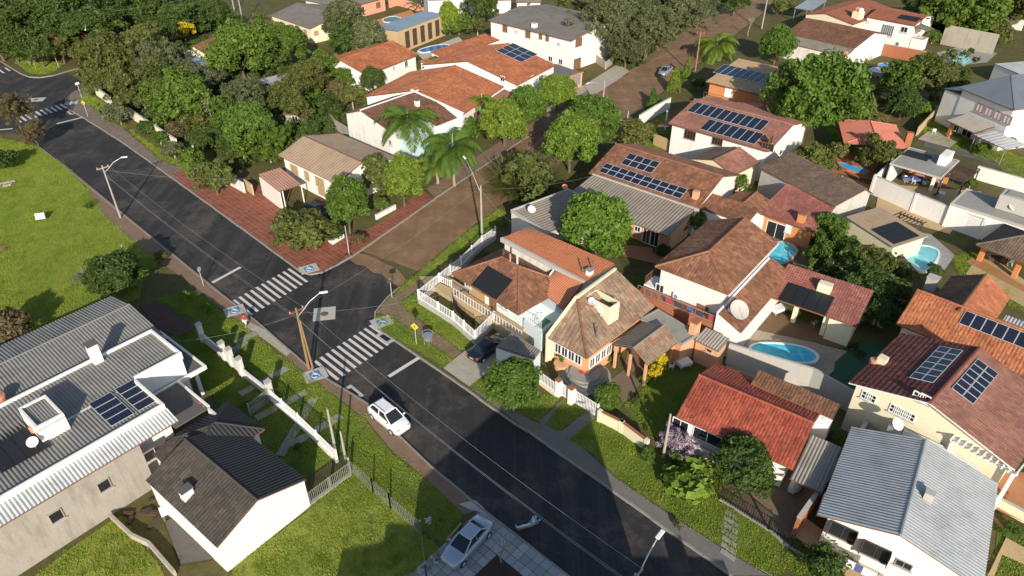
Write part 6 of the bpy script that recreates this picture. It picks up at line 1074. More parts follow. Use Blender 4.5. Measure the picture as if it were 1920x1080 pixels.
# orange fruit in the garden trees
fm = MB().lathe((0, 0, 0), [(.015, -.07), (.06, -.04), (.075, 0), (.06, .04), (.015, .07)], 6).build('fruit', 'tank'); FM = fm.data; bpy.data.objects.remove(fm)
for (e_, d_, ar, u, v, st) in [x for x in PLANTS if x[2] == 'between the pools on the right' and 'dark' in x[1] and 'tree' in x[1]]:
    cr_ = [c_ for c_ in e_.children if c_.name.startswith('crown')][0]
    for _ in range(9):
        d = V((random.gauss(0, 1), random.gauss(0, 1)-.6, abs(random.gauss(0, 1))*.8)).normalized(); f_ = bpy.data.objects.new('fruit', FM); COL.objects.link(f_); f_.parent = e_; f_.location = (d.x*cr_.scale.x*.95, d.y*cr_.scale.y*.95, cr_.location.z+d.z*cr_.scale.z*.9)
for k, (u, v, hh, lb) in enumerate([(190, 48, 11, 'bare pale-trunked tree standing in the dark wood, left one'), (226, 50, 10.5, 'bare spreading pale tree at the edge of the dark wood'), (1402, 68, 5, 'leafless pruned tree beside the dirt street at the top'), (652, 165, 4.5, 'thin leafless tree beside the plain orange bungalow'), (402, 240, 6, 'slender bare pale tree in the overgrown left garden'), (1625, 135, 4, 'grey leafless bush beside the white parasol'), (68, 130, 3, 'low bare pale stump tree on the far corner'), (940, 1055, 3, 'small leafless sapling in the dark flower bed'), (178, 40, 9, 'bare branching tree behind the far corner wood')]):
    p_ = P((u, v)); e = empty('bare_tree', p_, k*1.3); b_ = bpy.data.objects.new('branches', BARE[k % 2]); COL.objects.link(b_); b_.parent = e; b_.scale = (hh*.75, hh*.75, hh*.75); tag(e, lb, 'tree')
# unique labels for the plants: look, area, then neighbour order
from collections import defaultdict
grp = defaultdict(list)
for it in PLANTS: grp[(it[1], it[2])].append(it)
ORD = ['leftmost', 'second from left', 'third from left', 'fourth from left', 'fifth from left', 'sixth from left', 'seventh from left', 'eighth from left']
for (d_, ar), its in grp.items():
    its.sort(key=lambda t: t[3])
    for i, it in enumerate(its):
        lb = d_+' '+ar+('' if len(its) == 1 else ', '+(ORD[i] if i < len(its)-1 or len(its) > 8 else 'rightmost'))
        tag(it[0], lb, 'palm tree' if it[5] in ('palm', 'fan') else 'shrub' if it[5] in ('shrub', 'cone', 'bigleaf', 'spiky', 'agave', 'tuft') else 'banana plant' if it[5] == 'banana' else 'tree', 'garden trees and shrubs')
# grass: tufts scattered over the lawns
m, n, l, b = newmat('blade'); p = pos(n); o = ramp(n, l, noise(n, l, p, .25, 5, .7), [(.3, (.17, .26, .03)), (.5, (.27, .36, .045)), (.7, (.38, .41, .075))])
b.inputs['Roughness'].default_value = .7; b.inputs['Specular IOR Level'].default_value = .2; l.new(o, b.inputs['Base Color']); t = n.new('ShaderNodeBsdfTranslucent'); l.new(o, t.inputs[0]); mx = n.new('ShaderNodeMixShader'); mx.inputs[0].default_value = .3; l.new(b.outputs[0], mx.inputs[1]); l.new(t.outputs[0], mx.inputs[2]); l.new(mx.outputs[0], n['Material Output'].inputs[0])
g = np.random.default_rng(5); nb = 26; bp_ = np.stack([g.normal(size=nb)*.16, g.normal(size=nb)*.16, np.zeros(nb)], -1); up = unit(np.stack([g.normal(size=nb)*.45, g.normal(size=nb)*.45, np.ones(nb)], -1)); hh = g.uniform(.05, .13, nb)[:, None]
GT = quads('grass_tuft', bp_+up*hh*.5, up*hh*.5, unit(g.normal(size=(nb, 3))*np.array([1, 1, 0]))*.014, 'blade')
gsrc = MB()
for lo in lawn_objs:
    if lo.data.materials[0].name in ('meadow', 'lawn', 'verge'):
        gsrc.add([v.co for v in lo.data.vertices], [tuple(lo.data.polygons[0].vertices)])
go = gsrc.build('grass', 'blade', recalc=False); tag(go, 'short green grass growing on the lawns and verges', 'grass', kind='stuff')
tuft = bpy.data.objects.new('grass_tuft', GT)
ng = bpy.data.node_groups.new('grass_scatter', 'GeometryNodeTree'); ng.interface.new_socket('Geometry', in_out='INPUT', socket_type='NodeSocketGeometry'); ng.interface.new_socket('Geometry', in_out='OUTPUT', socket_type='NodeSocketGeometry')
N = ng.nodes; gi, gout = N.new('NodeGroupInput'), N.new('NodeGroupOutput'); dp, io, oi = N.new('GeometryNodeDistributePointsOnFaces'), N.new('GeometryNodeInstanceOnPoints'), N.new('GeometryNodeObjectInfo'); oi.inputs['Object'].default_value = tuft; oi.inputs['As Instance'].default_value = True
dp.inputs['Density'].default_value = 12; rv = N.new('FunctionNodeRandomValue'); rv.data_type = 'FLOAT_VECTOR'; rv.inputs[1].default_value = (.1, .1, 6.28); rs = N.new('FunctionNodeRandomValue'); rs.inputs[2].default_value = .6; rs.inputs[3].default_value = 1.8
K = ng.links.new; K(gi.outputs[0], dp.inputs['Mesh']); K(dp.outputs['Points'], io.inputs['Points']); K(oi.outputs['Geometry'], io.inputs['Instance']); K(rv.outputs[0], io.inputs['Rotation']); K(rs.outputs[1], io.inputs['Scale']); K(io.outputs[0], gout.inputs[0])
go.modifiers.new('scatter', 'NODES').node_group = ng

# undergrowth: the uncountable low tangle under the trees of the wooded plots
def scatter(name, label, px_polys, inst, dens, smin, smax, col, cat='undergrowth'):
    mb = MB()
    for pp in px_polys: mb.add([V((P(p_).x, P(p_).y, .03)) for p_ in pp], [tuple(range(len(pp)))])
    o = mb.build(name, 'leaf', recalc=False); tag(o, label, cat, kind='stuff'); o.color = (*col, 1)
    src = bpy.data.objects.new(name+'_clump', inst); src.color = (*col, 1)
    g2 = ng.copy(); g2.name = name
    for nd in g2.nodes:
        if nd.bl_idname == 'GeometryNodeObjectInfo': nd.inputs['Object'].default_value = src
        if nd.bl_idname == 'GeometryNodeDistributePointsOnFaces': nd.inputs['Density'].default_value = dens
        if nd.bl_idname == 'FunctionNodeRandomValue' and nd.data_type == 'FLOAT': nd.inputs[2].default_value = smin; nd.inputs[3].default_value = smax
    o.modifiers.new('scatter', 'NODES').node_group = g2
W1 = [(-20, 40), (60, 20), (250, 0), (420, 10), (400, 60), (250, 70), (160, 115), (120, 105), (50, 92), (0, 95)]
W2 = [(175, 150), (240, 95), (330, 80), (480, 60), (500, 130), (640, 120), (650, 200), (620, 250), (520, 290), (440, 320), (395, 275), (340, 265), (250, 205)]
W3 = [(1570, 120), (1700, 130), (1790, 170), (1740, 215), (1640, 235), (1560, 200)]; W4 = [(1540, 420), (1620, 430), (1690, 490), (1690, 540), (1640, 600), (1590, 570), (1530, 490)]; W5 = [(1690, 0), (1925, -10), (1925, 50), (1800, 70), (1710, 45)]; W6 = [(1060, 10), (1330, 0), (1300, 40), (1180, 130), (1120, 110)]
scatter('undergrowth', 'tangled dark undergrowth beneath the wooded plots', [W1, W2, W4, W5, W6], CR['shrub'][0], .24, .6, 2.0, (.09, .135, .032)); scatter('undergrowth', 'dry straw-coloured scrub between the garden trees', [W2, W3, W6], CR['shrub'][1], .09, .3, 1.1, (.17, .15, .06))
scatter('weeds', 'coarse weeds growing in patches over the meadow and yards', [MEADOW, [(430, 1085), (440, 1062), (578, 958), (640, 885), (665, 880), (790, 1000), (840, 1040), (780, 1085)], [(60, 1085), (130, 1030), (212, 975), (255, 1010), (310, 1085)]], CR['tuft'][0], .12, .10, .36, (.20, .27, .04), 'weeds')
# ------------------------------------------------------------------ pools
def pool(label, px, mat, rim='whitepaint', smooth=2, rw=.3):
    g = [P(p_) for p_ in px]
    for _ in range(smooth): g = [x for i in range(len(g)) for x in (g[i]*.75+g[(i+1) % len(g)]*.25, g[i]*.25+g[(i+1) % len(g)]*.75)]
    c = sum(g, V())/len(g); e = empty('swimming_pool', (c.x, c.y, 0)); tag(e, label, 'pool'); n_ = len(g)
    ou = [p_+(p_-c).normalized()*rw for p_ in g]
    MB().add([V((p_.x, p_.y, .2)) for p_ in g], [tuple(range(n_))]).build('basin', 'concretelight', e, off=(c.x, c.y, 0))
    w_ = MB().add([V((p_.x, p_.y, .26)) for p_ in g], [tuple(range(n_))]).build('water', mat, e, off=(c.x, c.y, 0), recalc=False)
    for o_ in e.children:
        if o_.data.polygons[0].normal.z < 0: o_.data.flip_normals()
    mb = MB(); z = lambda p_, zz: V((p_.x, p_.y, zz)); mb.add([z(p_, .31) for p_ in g]+[z(p_, .31) for p_ in ou]+[z(p_, 0) for p_ in ou]+[z(p_, .1) for p_ in g], [(i, (i+1) % n_, n_+(i+1) % n_, n_+i) for i in range(n_)]+[(n_+i, n_+(i+1) % n_, 2*n_+(i+1) % n_, 2*n_+i) for i in range(n_)]+[(3*n_+i, 3*n_+(i+1) % n_, (i+1) % n_, i) for i in range(n_)]); mb.build('rim', rim, e, off=(c.x, c.y, 0))
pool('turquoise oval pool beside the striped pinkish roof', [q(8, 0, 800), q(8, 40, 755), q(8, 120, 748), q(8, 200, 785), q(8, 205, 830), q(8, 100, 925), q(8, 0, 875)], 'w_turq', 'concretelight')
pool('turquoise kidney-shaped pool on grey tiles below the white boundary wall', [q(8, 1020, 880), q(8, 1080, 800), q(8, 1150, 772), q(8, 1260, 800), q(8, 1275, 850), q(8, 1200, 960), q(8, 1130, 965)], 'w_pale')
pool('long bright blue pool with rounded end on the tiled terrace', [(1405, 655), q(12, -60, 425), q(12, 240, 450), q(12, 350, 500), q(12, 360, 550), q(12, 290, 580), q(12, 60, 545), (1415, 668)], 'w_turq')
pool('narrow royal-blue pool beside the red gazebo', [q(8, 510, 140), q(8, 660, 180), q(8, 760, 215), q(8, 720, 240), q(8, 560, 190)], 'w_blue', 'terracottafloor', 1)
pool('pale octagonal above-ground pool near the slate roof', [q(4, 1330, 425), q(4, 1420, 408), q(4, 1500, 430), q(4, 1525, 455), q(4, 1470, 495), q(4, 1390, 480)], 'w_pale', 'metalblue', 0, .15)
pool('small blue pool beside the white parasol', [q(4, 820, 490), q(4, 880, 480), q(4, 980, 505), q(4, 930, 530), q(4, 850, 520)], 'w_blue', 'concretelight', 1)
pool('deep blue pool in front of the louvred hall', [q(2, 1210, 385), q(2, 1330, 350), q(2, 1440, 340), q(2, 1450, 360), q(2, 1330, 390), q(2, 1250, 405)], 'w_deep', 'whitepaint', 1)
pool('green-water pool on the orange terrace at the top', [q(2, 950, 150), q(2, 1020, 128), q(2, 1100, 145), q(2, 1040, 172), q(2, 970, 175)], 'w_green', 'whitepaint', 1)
# ------------------------------------------------------------------ fences
pk = MB().abox(-.035, .035, -.02, .02, 0, 1).build('picket', 'whitepaint'); PK = pk.data; bpy.data.objects.remove(pk)
pkd = MB().abox(-.02, .02, -.02, .02, 0, 1).build('bar', 'black'); PKD = pkd.data; bpy.data.objects.remove(pkd)
pkg = MB().abox(-.02, .02, -.02, .02, 0, 1).build('bar', 'mesh_grey'); PKG = pkg.data; bpy.data.objects.remove(pkg)
def fence(name, label, pts, z0, h_, sp=.22, me=None, mat='whitepaint', base=None, post=2.6, cat='fence', zs=None, pw=.14, rails=2, diag=False):
    """picket fence: points surveyed at height zs (top of its plinth); each picket, post and rail is a part"""
    zs = z0 if zs is None else zs; g = [P(p_, zs) for p_ in pts]; me = me or PK
    e = empty(name, (g[0].x, g[0].y, 0)); tag(e, label, cat); o = V((g[0].x, g[0].y, 0))
    for a, b_ in zip(g, g[1:]):
        a = V((a.x, a.y, z0)); b_ = V((b_.x, b_.y, z0)); d_ = (b_-a).normalized(); n_ = V((-d_.y, d_.x, 0)); ln = (b_-a).length; k = max(2, int(ln/sp))
        if base: MB().box((a+b_)/2-UP*(z0/2), d_, n_, UP, ln, .22, z0).build('plinth', base, e, off=o)
        for hh in ((.12, h_-.1) if rails == 2 else (.1, h_*.5, h_-.05)): MB().box((a+b_)/2+UP*hh+n_*.035, d_, n_, UP, ln, .03, .06).build('rail', mat, e, off=o)
        for i in range(k+1):
            c = a.lerp(b_, i/k); ob = bpy.data.objects.new(me.name.split('.')[0], me); COL.objects.link(ob); ob.parent = e; ob.location = c-o; ob.scale = (1, 1, h_); ob.rotation_euler = (0, 0, math.atan2(d_.y, d_.x))
        kp = max(1, round(ln/post))
        for i in range(kp+1): c = a.lerp(b_, i/kp); MB().box(c+UP*((h_+.12)/2), d_, n_, UP, pw, pw, h_+.12).build('post', mat, e, off=o)
    return e
fence('picket_fence', 'white picket fence on grey plinth round the corner house ramp', [(929, 441), (904, 458), (865, 497), (824, 529), (785, 560), (822, 583), (850, 601), (891, 637), (926, 602)], .6, 1.15, .24, base='concretelight')
fence('ramp_railing', 'short white inner railing joining fence and raised walkway', [z3(265, 650), z3(400, 715)], .6, .9, .3, base='whitedirty', post=2.2, pw=.1)
fence('ramp_railing', 'dark iron garden rail beside the ramp steps', [z3(420, 900), z3(470, 990), z3(560, 1080), (891, 612)], .2, .9, .2, PKD, 'black', post=3, pw=.06)
fence('gate', 'white barred driveway gate of the belfry house', [q(11, 468, 860), q(11, 640, 970)], .06, 1.5, .16, cat='gate', rails=3, post=9); fence('picket_fence', 'short white picket fence left of the belfry house gate', [q(11, 210, 700), q(11, 330, 790)], .35, 1.2, .18, base='cream'); fence('gate', 'narrow white pedestrian gate between two cream pillars', [q(11, 370, 805), q(11, 418, 835)], .06, 1.5, .15, cat='gate', post=9)
e = wallrun('front_wall', 'cream and brick front wall with capped pillars before the belfry lawn', [q(11, 655, 1000), q(11, 815, 1080), q(15, 1000, 140)], 1.25, .2, 'cream', cap=1, capmat='brick', pil=4.2)
for px in (q(11, 345, 808), q(11, 440, 868)):
    c = P(px); o = MB().box(c+UP*.95, dA, V((-dA.y, dA.x, 0)), UP, .45, .45, 1.9).build('gate_pillar', 'white'); tag(o, 'white gate pillar with brick cap '+('left of the narrow gate' if px[0] < 1060 else 'between the two white gates'), 'pillar'); MB().box(c+UP*1.95, dA, V((-dA.y, dA.x, 0)), UP, .55, .55, .1).build('cap', 'brick', o)
# left white fence with heavy pillars
PX = [(371, 607), (413, 641), (427, 653), (446, 671), (501, 714)]
gp = [P(p_, 2.2) for p_ in PX]
for i, c in enumerate(gp):
    c = V((c.x, c.y, 0)); o = MB().box(c+UP*1.05, dA, dB, UP, .5, .5, 2.1).build('fence_pillar', 'whitedirty'); tag(o, ['white fence pillar nearest the crossing', 'white pillar, first of the close trio at the gate', 'white pillar, middle of the close trio at the gate', 'white pillar, last of the close trio at the gate', 'white pillar joining wall and pickets above the paving strips'][i], 'pillar'); MB().box(c+UP*2.14, dA, dB, UP, .6, .6, .09).build('cap', 'concretelight', o)
e = empty('low_wall', (gp[0].x, gp[0].y, 0)); tag(e, 'low white wall linking the heavy fence pillars', 'wall')
for i, j, hh in ((0, 1, 1.1), (1, 2, 1.3), (2, 3, 1.3), (3, 4, 1.0)):
    a, b_ = V((gp[i].x, gp[i].y, 0)), V((gp[j].x, gp[j].y, 0)); d_ = (b_-a).normalized(); MB().box((a+b_)/2+UP*(hh/2), d_, V((-d_.y, d_.x, 0)), UP, (b_-a).length-.5, .2, hh).build('wall_panel', 'whitedirty', e, off=(gp[0].x, gp[0].y, 0))
fence('picket_fence', 'white picket fence beside the paving strips, left of the parked white car', [(503, 742), (560, 792), (632, 862)], .35, 1.1, .2, base='whitedirty', post=3); fence('picket_fence', 'grey barred fence meeting the white gable house', [q(14, 400, 540), q(14, 560, 420), q(14, 710, 310)], .15, 1.25, .16, PKG, 'mesh_grey', base='greyplaster'); fence('gate', 'grey barred gate between the pillar and dark roof house', [(470, 780), (505, 752)], .05, 1.4, .15, PKG, 'mesh_grey', cat='gate')
def meshfence(label, px, h_=1.5, post=3.0, pm='concretelight', sp=.3):
    g = [P(p_) for p_ in px]; e = empty('wire_fence', g[0]); tag(e, label, 'fence'); o = g[0]; mb = MB()
    for a, b_ in zip(g, g[1:]):
        for i in range(6): mb.tube([a+UP*(.1+i*(h_-.15)/5), b_+UP*(.1+i*(h_-.15)/5)], .009, 3)
        k = int((b_-a).length/sp)
        for i in range(k): mb.tube([a.lerp(b_, i/k)+UP*.05, a.lerp(b_, (i+1)/k)+UP*h_], .007, 3); mb.tube([a.lerp(b_, (i+1)/k)+UP*.05, a.lerp(b_, i/k)+UP*h_], .007, 3)
        kp = max(1, round((b_-a).length/post))
        for i in range(kp+1): c = a.lerp(b_, i/kp); MB().box(c+UP*((h_+.2)/2), (1, 0, 0), (0, 1, 0), UP, .1, .1, h_+.2).build('post', pm, e, off=o)
    w_ = mb.build('wire_mesh', 'mesh_grey', e, off=o, recalc=False); w_['kind'] = 'stuff'
meshfence('sagging wire mesh fence across the lower lawn', [q(14, 710, 300), q(14, 880, 450), q(14, 1010, 570), q(14, 1240, 770)]); meshfence('dark wire fence beside the silver sedan', [q(14, 1240, 780), (800, 1085)], 1.4, 2.5, 'darkwood')
fence('picket_fence', 'black iron fence and gate before the brown driveway', [q(15, 1560, 500), q(15, 1640, 545), q(15, 1800, 650), q(15, 1930, 730)], .15, 1.3, .2, PKD, 'black', base='concrete', pw=.07); fence('picket_fence', 'black iron fence below the washing line', [q(16, 0, 720), q(16, 170, 860), q(16, 300, 940), q(16, 480, 1060)], .15, 1.2, .25, PKD, 'black', base='concrete', pw=.07)
wallrun('garden_wall', 'long pale yellow garden wall above the asphalt street', [(182, 178), (212, 200)], 1.7, .2, 'paleyellow', cap=1); wallrun('garden_wall', 'long cream boundary wall behind the roadside grass', [(245, 220), (335, 280)], 1.7, .2, 'paleyellow', cap=1); wallrun('garden_wall', 'white mildewed garden wall behind the round olive tree', [(365, 290), (385, 320), (460, 362)], 1.6, .2, 'whitedirty'); wallrun('garden_wall', 'orange wall panel beside the carport', [(462, 355), (476, 366)], 1.6, .2, 'tan'); wallrun('garden_wall', 'low white wall corner on the red paving', [(598, 440), (624, 458), (645, 445)], .5, .2, 'white', cap=1); wallrun('garden_wall', 'pale low wall between garden and red sidewalk', [(705, 412), (742, 392)], .7, .2, 'whitedirty', cap=1)
wallrun('garden_wall', 'weathered grey wall left of the white two-storey house', [q(2, 530, 880), q(2, 600, 970), q(2, 760, 1070)], 1.7, .2, 'greyplaster'); wallrun('garden_wall', 'white wall with dark gate behind the queen palms', [(760, 345), (800, 318), (812, 300)], 1.2, .2, 'white'); wallrun('garden_wall', 'pale retaining wall beside the driveway of the two-storey house', [q(3, 540, 400), q(3, 700, 520), q(3, 760, 470)], 1.5, .2, 'paleconcrete'); wallrun('garden_wall', 'leaning old plank-grey wall beside the dark patio', [q(13, 840, 650), q(13, 1000, 800), q(13, 1130, 860), q(13, 1320, 1080)], .6, .2, 'paleconcrete'); wallrun('garden_wall', 'yellow wall beside the pool house', [q(12, 700, 240), q(12, 860, 300)], 2.0, .2, 'cream'); wallrun('garden_wall', 'tan sloping wall between slate-roofed house and gazebo', [q(4, 1110, 1020), q(4, 1290, 830)], 1.6, .2, 'tan'); wallrun('garden_wall', 'cream wall with stairs at the lower right', [q(16, 1540, 470), q(16, 1920, 680)], 1.0, .2, 'cream', cap=1)
# ------------------------------------------------------------------ poles, lamps, cables
def lamp_arm(e, o, top, to, mat='lampmetal'):
    a = top; b_ = to; m1 = a.lerp(b_, .55)+UP*.25; MB().tube([a, a.lerp(b_, .3)+UP*.1, m1, b_-V((0, 0, 0))], .042, 6).build('lamp_arm', mat, e, off=o, smooth=True)
    d_ = (b_-m1); d_.z = 0; d_.normalize(); MB().box(b_+d_*.3, d_, V((-d_.y, d_.x, 0)), UP, .75, .26, .12).build('lamp_head', 'whitepaint', e, off=o, bevel=.03)
def pole(label, base, h_, r_=.16, mat='poleconc', lamp=None, lz=None, cross=None, out=False, twin=False, zbase=None):
    b_ = P(base) if zbase is None else V((P(base, zbase).x, P(base, zbase).y, 0)); e = empty('utility_pole', b_); tag(e, label, 'pole'); o = b_
    MB().tube([b_, b_+UP*h_], [r_, r_*.62], 9).build('shaft', mat, e, off=o)
    if twin: MB().tube([b_+V((.35, .1, 0)), b_+V((.1, .05, h_*.8))], [r_*.8, r_*.5], 8).build('brace', mat, e, off=o)
    if cross is not None:
        d_ = wd(cross); MB().box(b_+UP*(h_-.35), d_, V((-d_.y, d_.x, 0)), UP, 1.5, .1, .12).build('cross_arm', 'wood' if mat == 'polewood' else mat, e, off=o)
        for k in (-.65, 0, .65): c = b_+UP*(h_-.28)+d_*k; MB().lathe(c, [(.04, 0), (.07, .05), (.05, .1), (.07, .14), (.03, .2)], 8).build('insulator', 'redpaint' if False else 'tank', e, off=o)
    if lamp: L_ = P(lamp, lz); lamp_arm(e, o, b_+UP*(h_-1.0 if lz > h_-1 else lz-1.2), L_)
    return e, b_
_, p1 = pole('concrete lamp pole on the meadow side of the asphalt street', (226, 408), 7.4, .13, lamp=(228, 295), lz=8.2, cross=44)
_, p2 = pole('twin wooden pole with lamp arm at the near crossing', (579, 691), 7.2, .14, 'polewood', (600, 549), 8.4, 44, twin=True)
_, p3 = pole('white concrete pole at the fence of the corner house', (904, 452), 7.6, .16, 'poleconc', (872, 297), 8.6, None)
_, p4 = pole('pole rising from below the picture with curved white lamp arm', (1192, 1076), 8.0, .14, 'poleconc', (1233, 1008), 9.0, 44, zbase=8.0)
_, p5 = pole('wooden pole beside the palm on the dirt street', (1302, 142), 8.5, .17, 'polewood', None, None, 120); _, p6 = pole('pale concrete pole at the top right of the dirt street', (1428, 54), 9.5, .18, cross=120); _, p7 = pole('lamp pole behind the lime street trees', (1129, 215), 6.0, .16, 'poleconc', (1104, 155), 7.4)
_, p8 = pole('tall pale pole on the far dirt street, right of a pair', (457, 48), 9.5, .17, cross=30); _, p9 = pole('tall pale pole on the far dirt street, left of a pair', (440, 22), 9.0, .17); _, p10 = pole('brown wooden lamp pole in front of the dark wood', (182, 92), 7.5, .2, 'polewood', (160, 55), 8.2, 44); pole('short leaning white concrete pole by the lilac tree', (1243, 858), 5.0, .14, 'poleconc'); pole('thin pale pole in the front garden of the carport house', (655, 478), 4.0, .06, 'lampmetal'); pole('short concrete post in the meadow edge, left of two', (240, 494), 2.6, .13); pole('pale concrete post beside the wire fence corner, taller one', (630, 848), 5.0, .13); pole('pale concrete post beside the wire fence corner, shorter one', (648, 860), 3.2, .12); pole('thin white post on the dirt street verge', (1176, 232), 2.2, .06, 'whitepaint'); pole('grey concrete post by the dark flower gate at right', q(8, 1405, 445), 3.2, .08, 'black')
def cable(a, b_, sag, label, k=14, r_=.009):
    mb = MB(); pts = [a.lerp(b_, i/k)-UP*(sag*4*(i/k)*(1-i/k)) for i in range(k+1)]; o = mb.tube(pts, r_, 4, False).build('power_cable', 'steel', recalc=False); tag(o, label, 'cable', 'overhead cables')
far = P((60, 200), 7); arm = wd(44)
for i, k in enumerate((-.6, .6, 0)):
    nm = ['left', 'right', 'lower'][i]; dz = UP*(0 if k else -1.2)
    cable(p1+UP*7.3+arm*k+dz, p2+UP*7.1+arm*k+dz, .7, nm+' overhead cable from the meadow pole to the crossing pole'); cable(p2+UP*7.1+arm*k+dz, p4+UP*7.9+arm*k+dz, .9, nm+' overhead cable along the street from the crossing pole to the lower lamp'); cable(p10+UP*7.3+arm*k+dz, p8+UP*9+arm*k+dz, .8, nm+' overhead cable through the trees at top left')
cable(p2+UP*6.9, p3+UP*7.4, .6, 'overhead cable crossing from the twin wooden pole to the white pole'); cable(p3+UP*7.5, p7+UP*6, .7, 'overhead cable along the dirt street, near span'); cable(p7+UP*6, p5+UP*8, .7, 'overhead cable along the dirt street, middle span'); cable(p5+UP*8, p6+UP*9, .7, 'overhead cable along the dirt street, far span')
for i, (pp, zz, px, lb) in enumerate(((p2, 6.6, (860, 545), 'service cable from the twin pole to the corner house'), (p2, 6.5, (330, 640), 'service cable from the twin pole to the unfinished house'), (p1, 6.8, (480, 335), 'service cable from the meadow pole to the carport'), (p3, 7.0, (990, 440), 'service cable from the white pole to the long orange roof'), (p3, 7.2, (700, 330), 'service cable across the dirt street to the beige-roofed house'), (p7, 5.8, (1250, 235), 'service cable from the lamp pole to the white solar house'), (p7, 5.7, (1000, 150), 'service cable from the lamp pole to the orange solar house'), (p3, 7.1, (1110, 330), 'service cable from the white pole to the long terracotta roof'))): cable(pp+UP*zz, P(px, 4.2), .5, lb, 10, .008)
# ------------------------------------------------------------------ signs and street furniture
def sign(label, base, h_, kind, az_=200):
    b_ = P(base); e = empty('road_sign', b_); tag(e, label, 'sign'); MB().tube([b_, b_+UP*h_], .04, 6).build('post', 'lampmetal', e, off=b_); d_ = wd(az_); n_ = V((-d_.y, d_.x, 0)); c = b_+UP*(h_-.3)+d_*.05
    if kind == 'diamond': ax = (n_+UP).normalized(); ay = (UP-n_).normalized(); MB().box(c, ax, ay, d_, .62, .62, .03).build('sign_plate', 'yellowpaint', e, off=b_); MB().tube([c+d_*.03+UP*.14, c+d_*.03-UP*.05], .05, 5).build('walking_figure', 'black', e, off=b_); MB().tube([c+d_*.03-UP*.05, c+d_*.03-UP*.2+n_*.1], .03, 4).build('walking_figure', 'black', e, off=b_); MB().tube([c+d_*.03-UP*.05, c+d_*.03-UP*.2-n_*.1], .03, 4).build('walking_figure', 'black', e, off=b_)
    elif kind == 'round': MB().tube([c-d_*.015, c+d_*.015], .3, 14).build('sign_plate', 'lampmetal', e, off=b_)
    else: MB().box(c, n_, UP, d_, .75, .4, .03).build('sign_plate', 'fabricdark' if kind == 'dark' else 'whitepaint', e, off=b_)
    return e
sign('yellow diamond pedestrian sign on the near right verge', (781, 646), 2.6, 'diamond'); sign('yellow pedestrian sign beside the far crossing', (165, 218), 2.7, 'diamond'); sign('thin sign post seen edge-on at the left kerb', (382, 536), 2.5, 'round', 100); sign('dark street sign on a post at the dirt street corner', (735, 558), 2.5, 'dark', 160); sign('white sign post on the far corner', (154, 184), 3.0, 'plate', 120); sign('thin post at the far left crossing', (110, 126), 2.6, 'round', 90); sign('thin post at the bare bushes by the far kerb', (75, 237), 1.6, 'round', 90)
c = P((803, 645)); e = empty('litter_basket', c); tag(e, 'galvanised litter basket with wire hood on the near right verge', 'bin')
MB().lathe(c+UP*.55, [(.38, 0), (.52, .55), (.55, .57)], 10).build('basket', 'steel', e, off=c)
for k in range(4): a_ = k*1.57+.4; MB().tube([c+V((math.cos(a_)*.35, math.sin(a_)*.35, 0)), c+V((math.cos(a_)*.4, math.sin(a_)*.4, .6))], .03, 5).build('leg', 'steel', e, off=c)
MB().tube([c+V((math.cos(t_)*.55, .3, 1.1+math.sin(t_)*.5)) for t_ in np.linspace(0, 3.14, 9)], .025, 5).build('hood', 'steel', e, off=c)
c = P((79, 415)); e = empty('notice_board', c); tag(e, 'weathered white board on two legs standing in the meadow', 'board'); MB().box(c+UP*.75+V((0, 0, 0)), (.94, .34, 0), (-.2, .5, .84), (.28, -.79, .54), 1.1, .8, .06).build('board', 'whitedirty', e, off=c)
for k in (-.5, .5): MB().tube([c+V((.94*k, .34*k, 0)), c+V((.94*k, .34*k, .8))], .05, 6).build('leg', 'wood', e, off=c)
for lab, px, mt, n_, sz in (('scatter of broken timber at the left edge of the meadow', (15, 345), 'paleconcrete', 7, 1.0), ('small brown heap in the meadow', (9, 470), 'soil', 6, .6), ('builders rubble on the kerb by the sedan', (800, 975), 'concretelight', 9, .3), ('loose timber beside the dark patio', (275, 970), 'darkwood', 9, 1.2), ('white rubble at the flower bed edge', (815, 1052), 'concretelight', 6, .35)):
    c = P(px); e = empty('debris_pile', c); tag(e, lab, 'debris')
    for k in range(n_): a_ = random.uniform(0, 3.14); d_ = V((math.cos(a_), math.sin(a_), random.uniform(-.2, .2))).normalized(); o_ = c+V((random.gauss(0, sz*.6), random.gauss(0, sz*.6), .1)); MB().box(o_, d_, d_.cross(UP).normalized(), d_.cross(d_.cross(UP)).normalized(), sz*random.uniform(.6, 1.4), sz*.25, sz*.15+.05).build('piece', mt, e, off=c)
o = MB().box(P(q(14, 1485, 755))+UP*.1, (P(q(14, 1540, 690))-P(q(14, 1430, 820))).normalized(), V((-(P(q(14, 1540, 690))-P(q(14, 1430, 820))).y, (P(q(14, 1540, 690))-P(q(14, 1430, 820))).x, 0)).normalized(), UP, (P(q(14, 1540, 690))-P(q(14, 1430, 820))).length, .15, .12).build('timber_beam', 'lightwood'); tag(o, 'single pale timber beam lying left of the silver sedan', 'beam')
c = P(q(13, 1250, 580), .8); e = empty('table', (c.x, c.y, 0)); tag(e, 'white square table on the dark patio beside the charcoal roof', 'table'); MB().box((c.x, c.y, .78), (.8, .6, 0), (-.6, .8, 0), UP, 1.0, 1.0, .06).build('table_top', 'whitepaint', e, off=(c.x, c.y, 0))
for sx in (-1, 1):
    for sy in (-1, 1): p_ = V((c.x, c.y, 0))+V((.8, .6, 0))*.4*sx+V((-.6, .8, 0))*.4*sy; MB().tube([p_, p_+UP*.75], .03, 5).build('leg', 'steel', e, off=(c.x, c.y, 0))
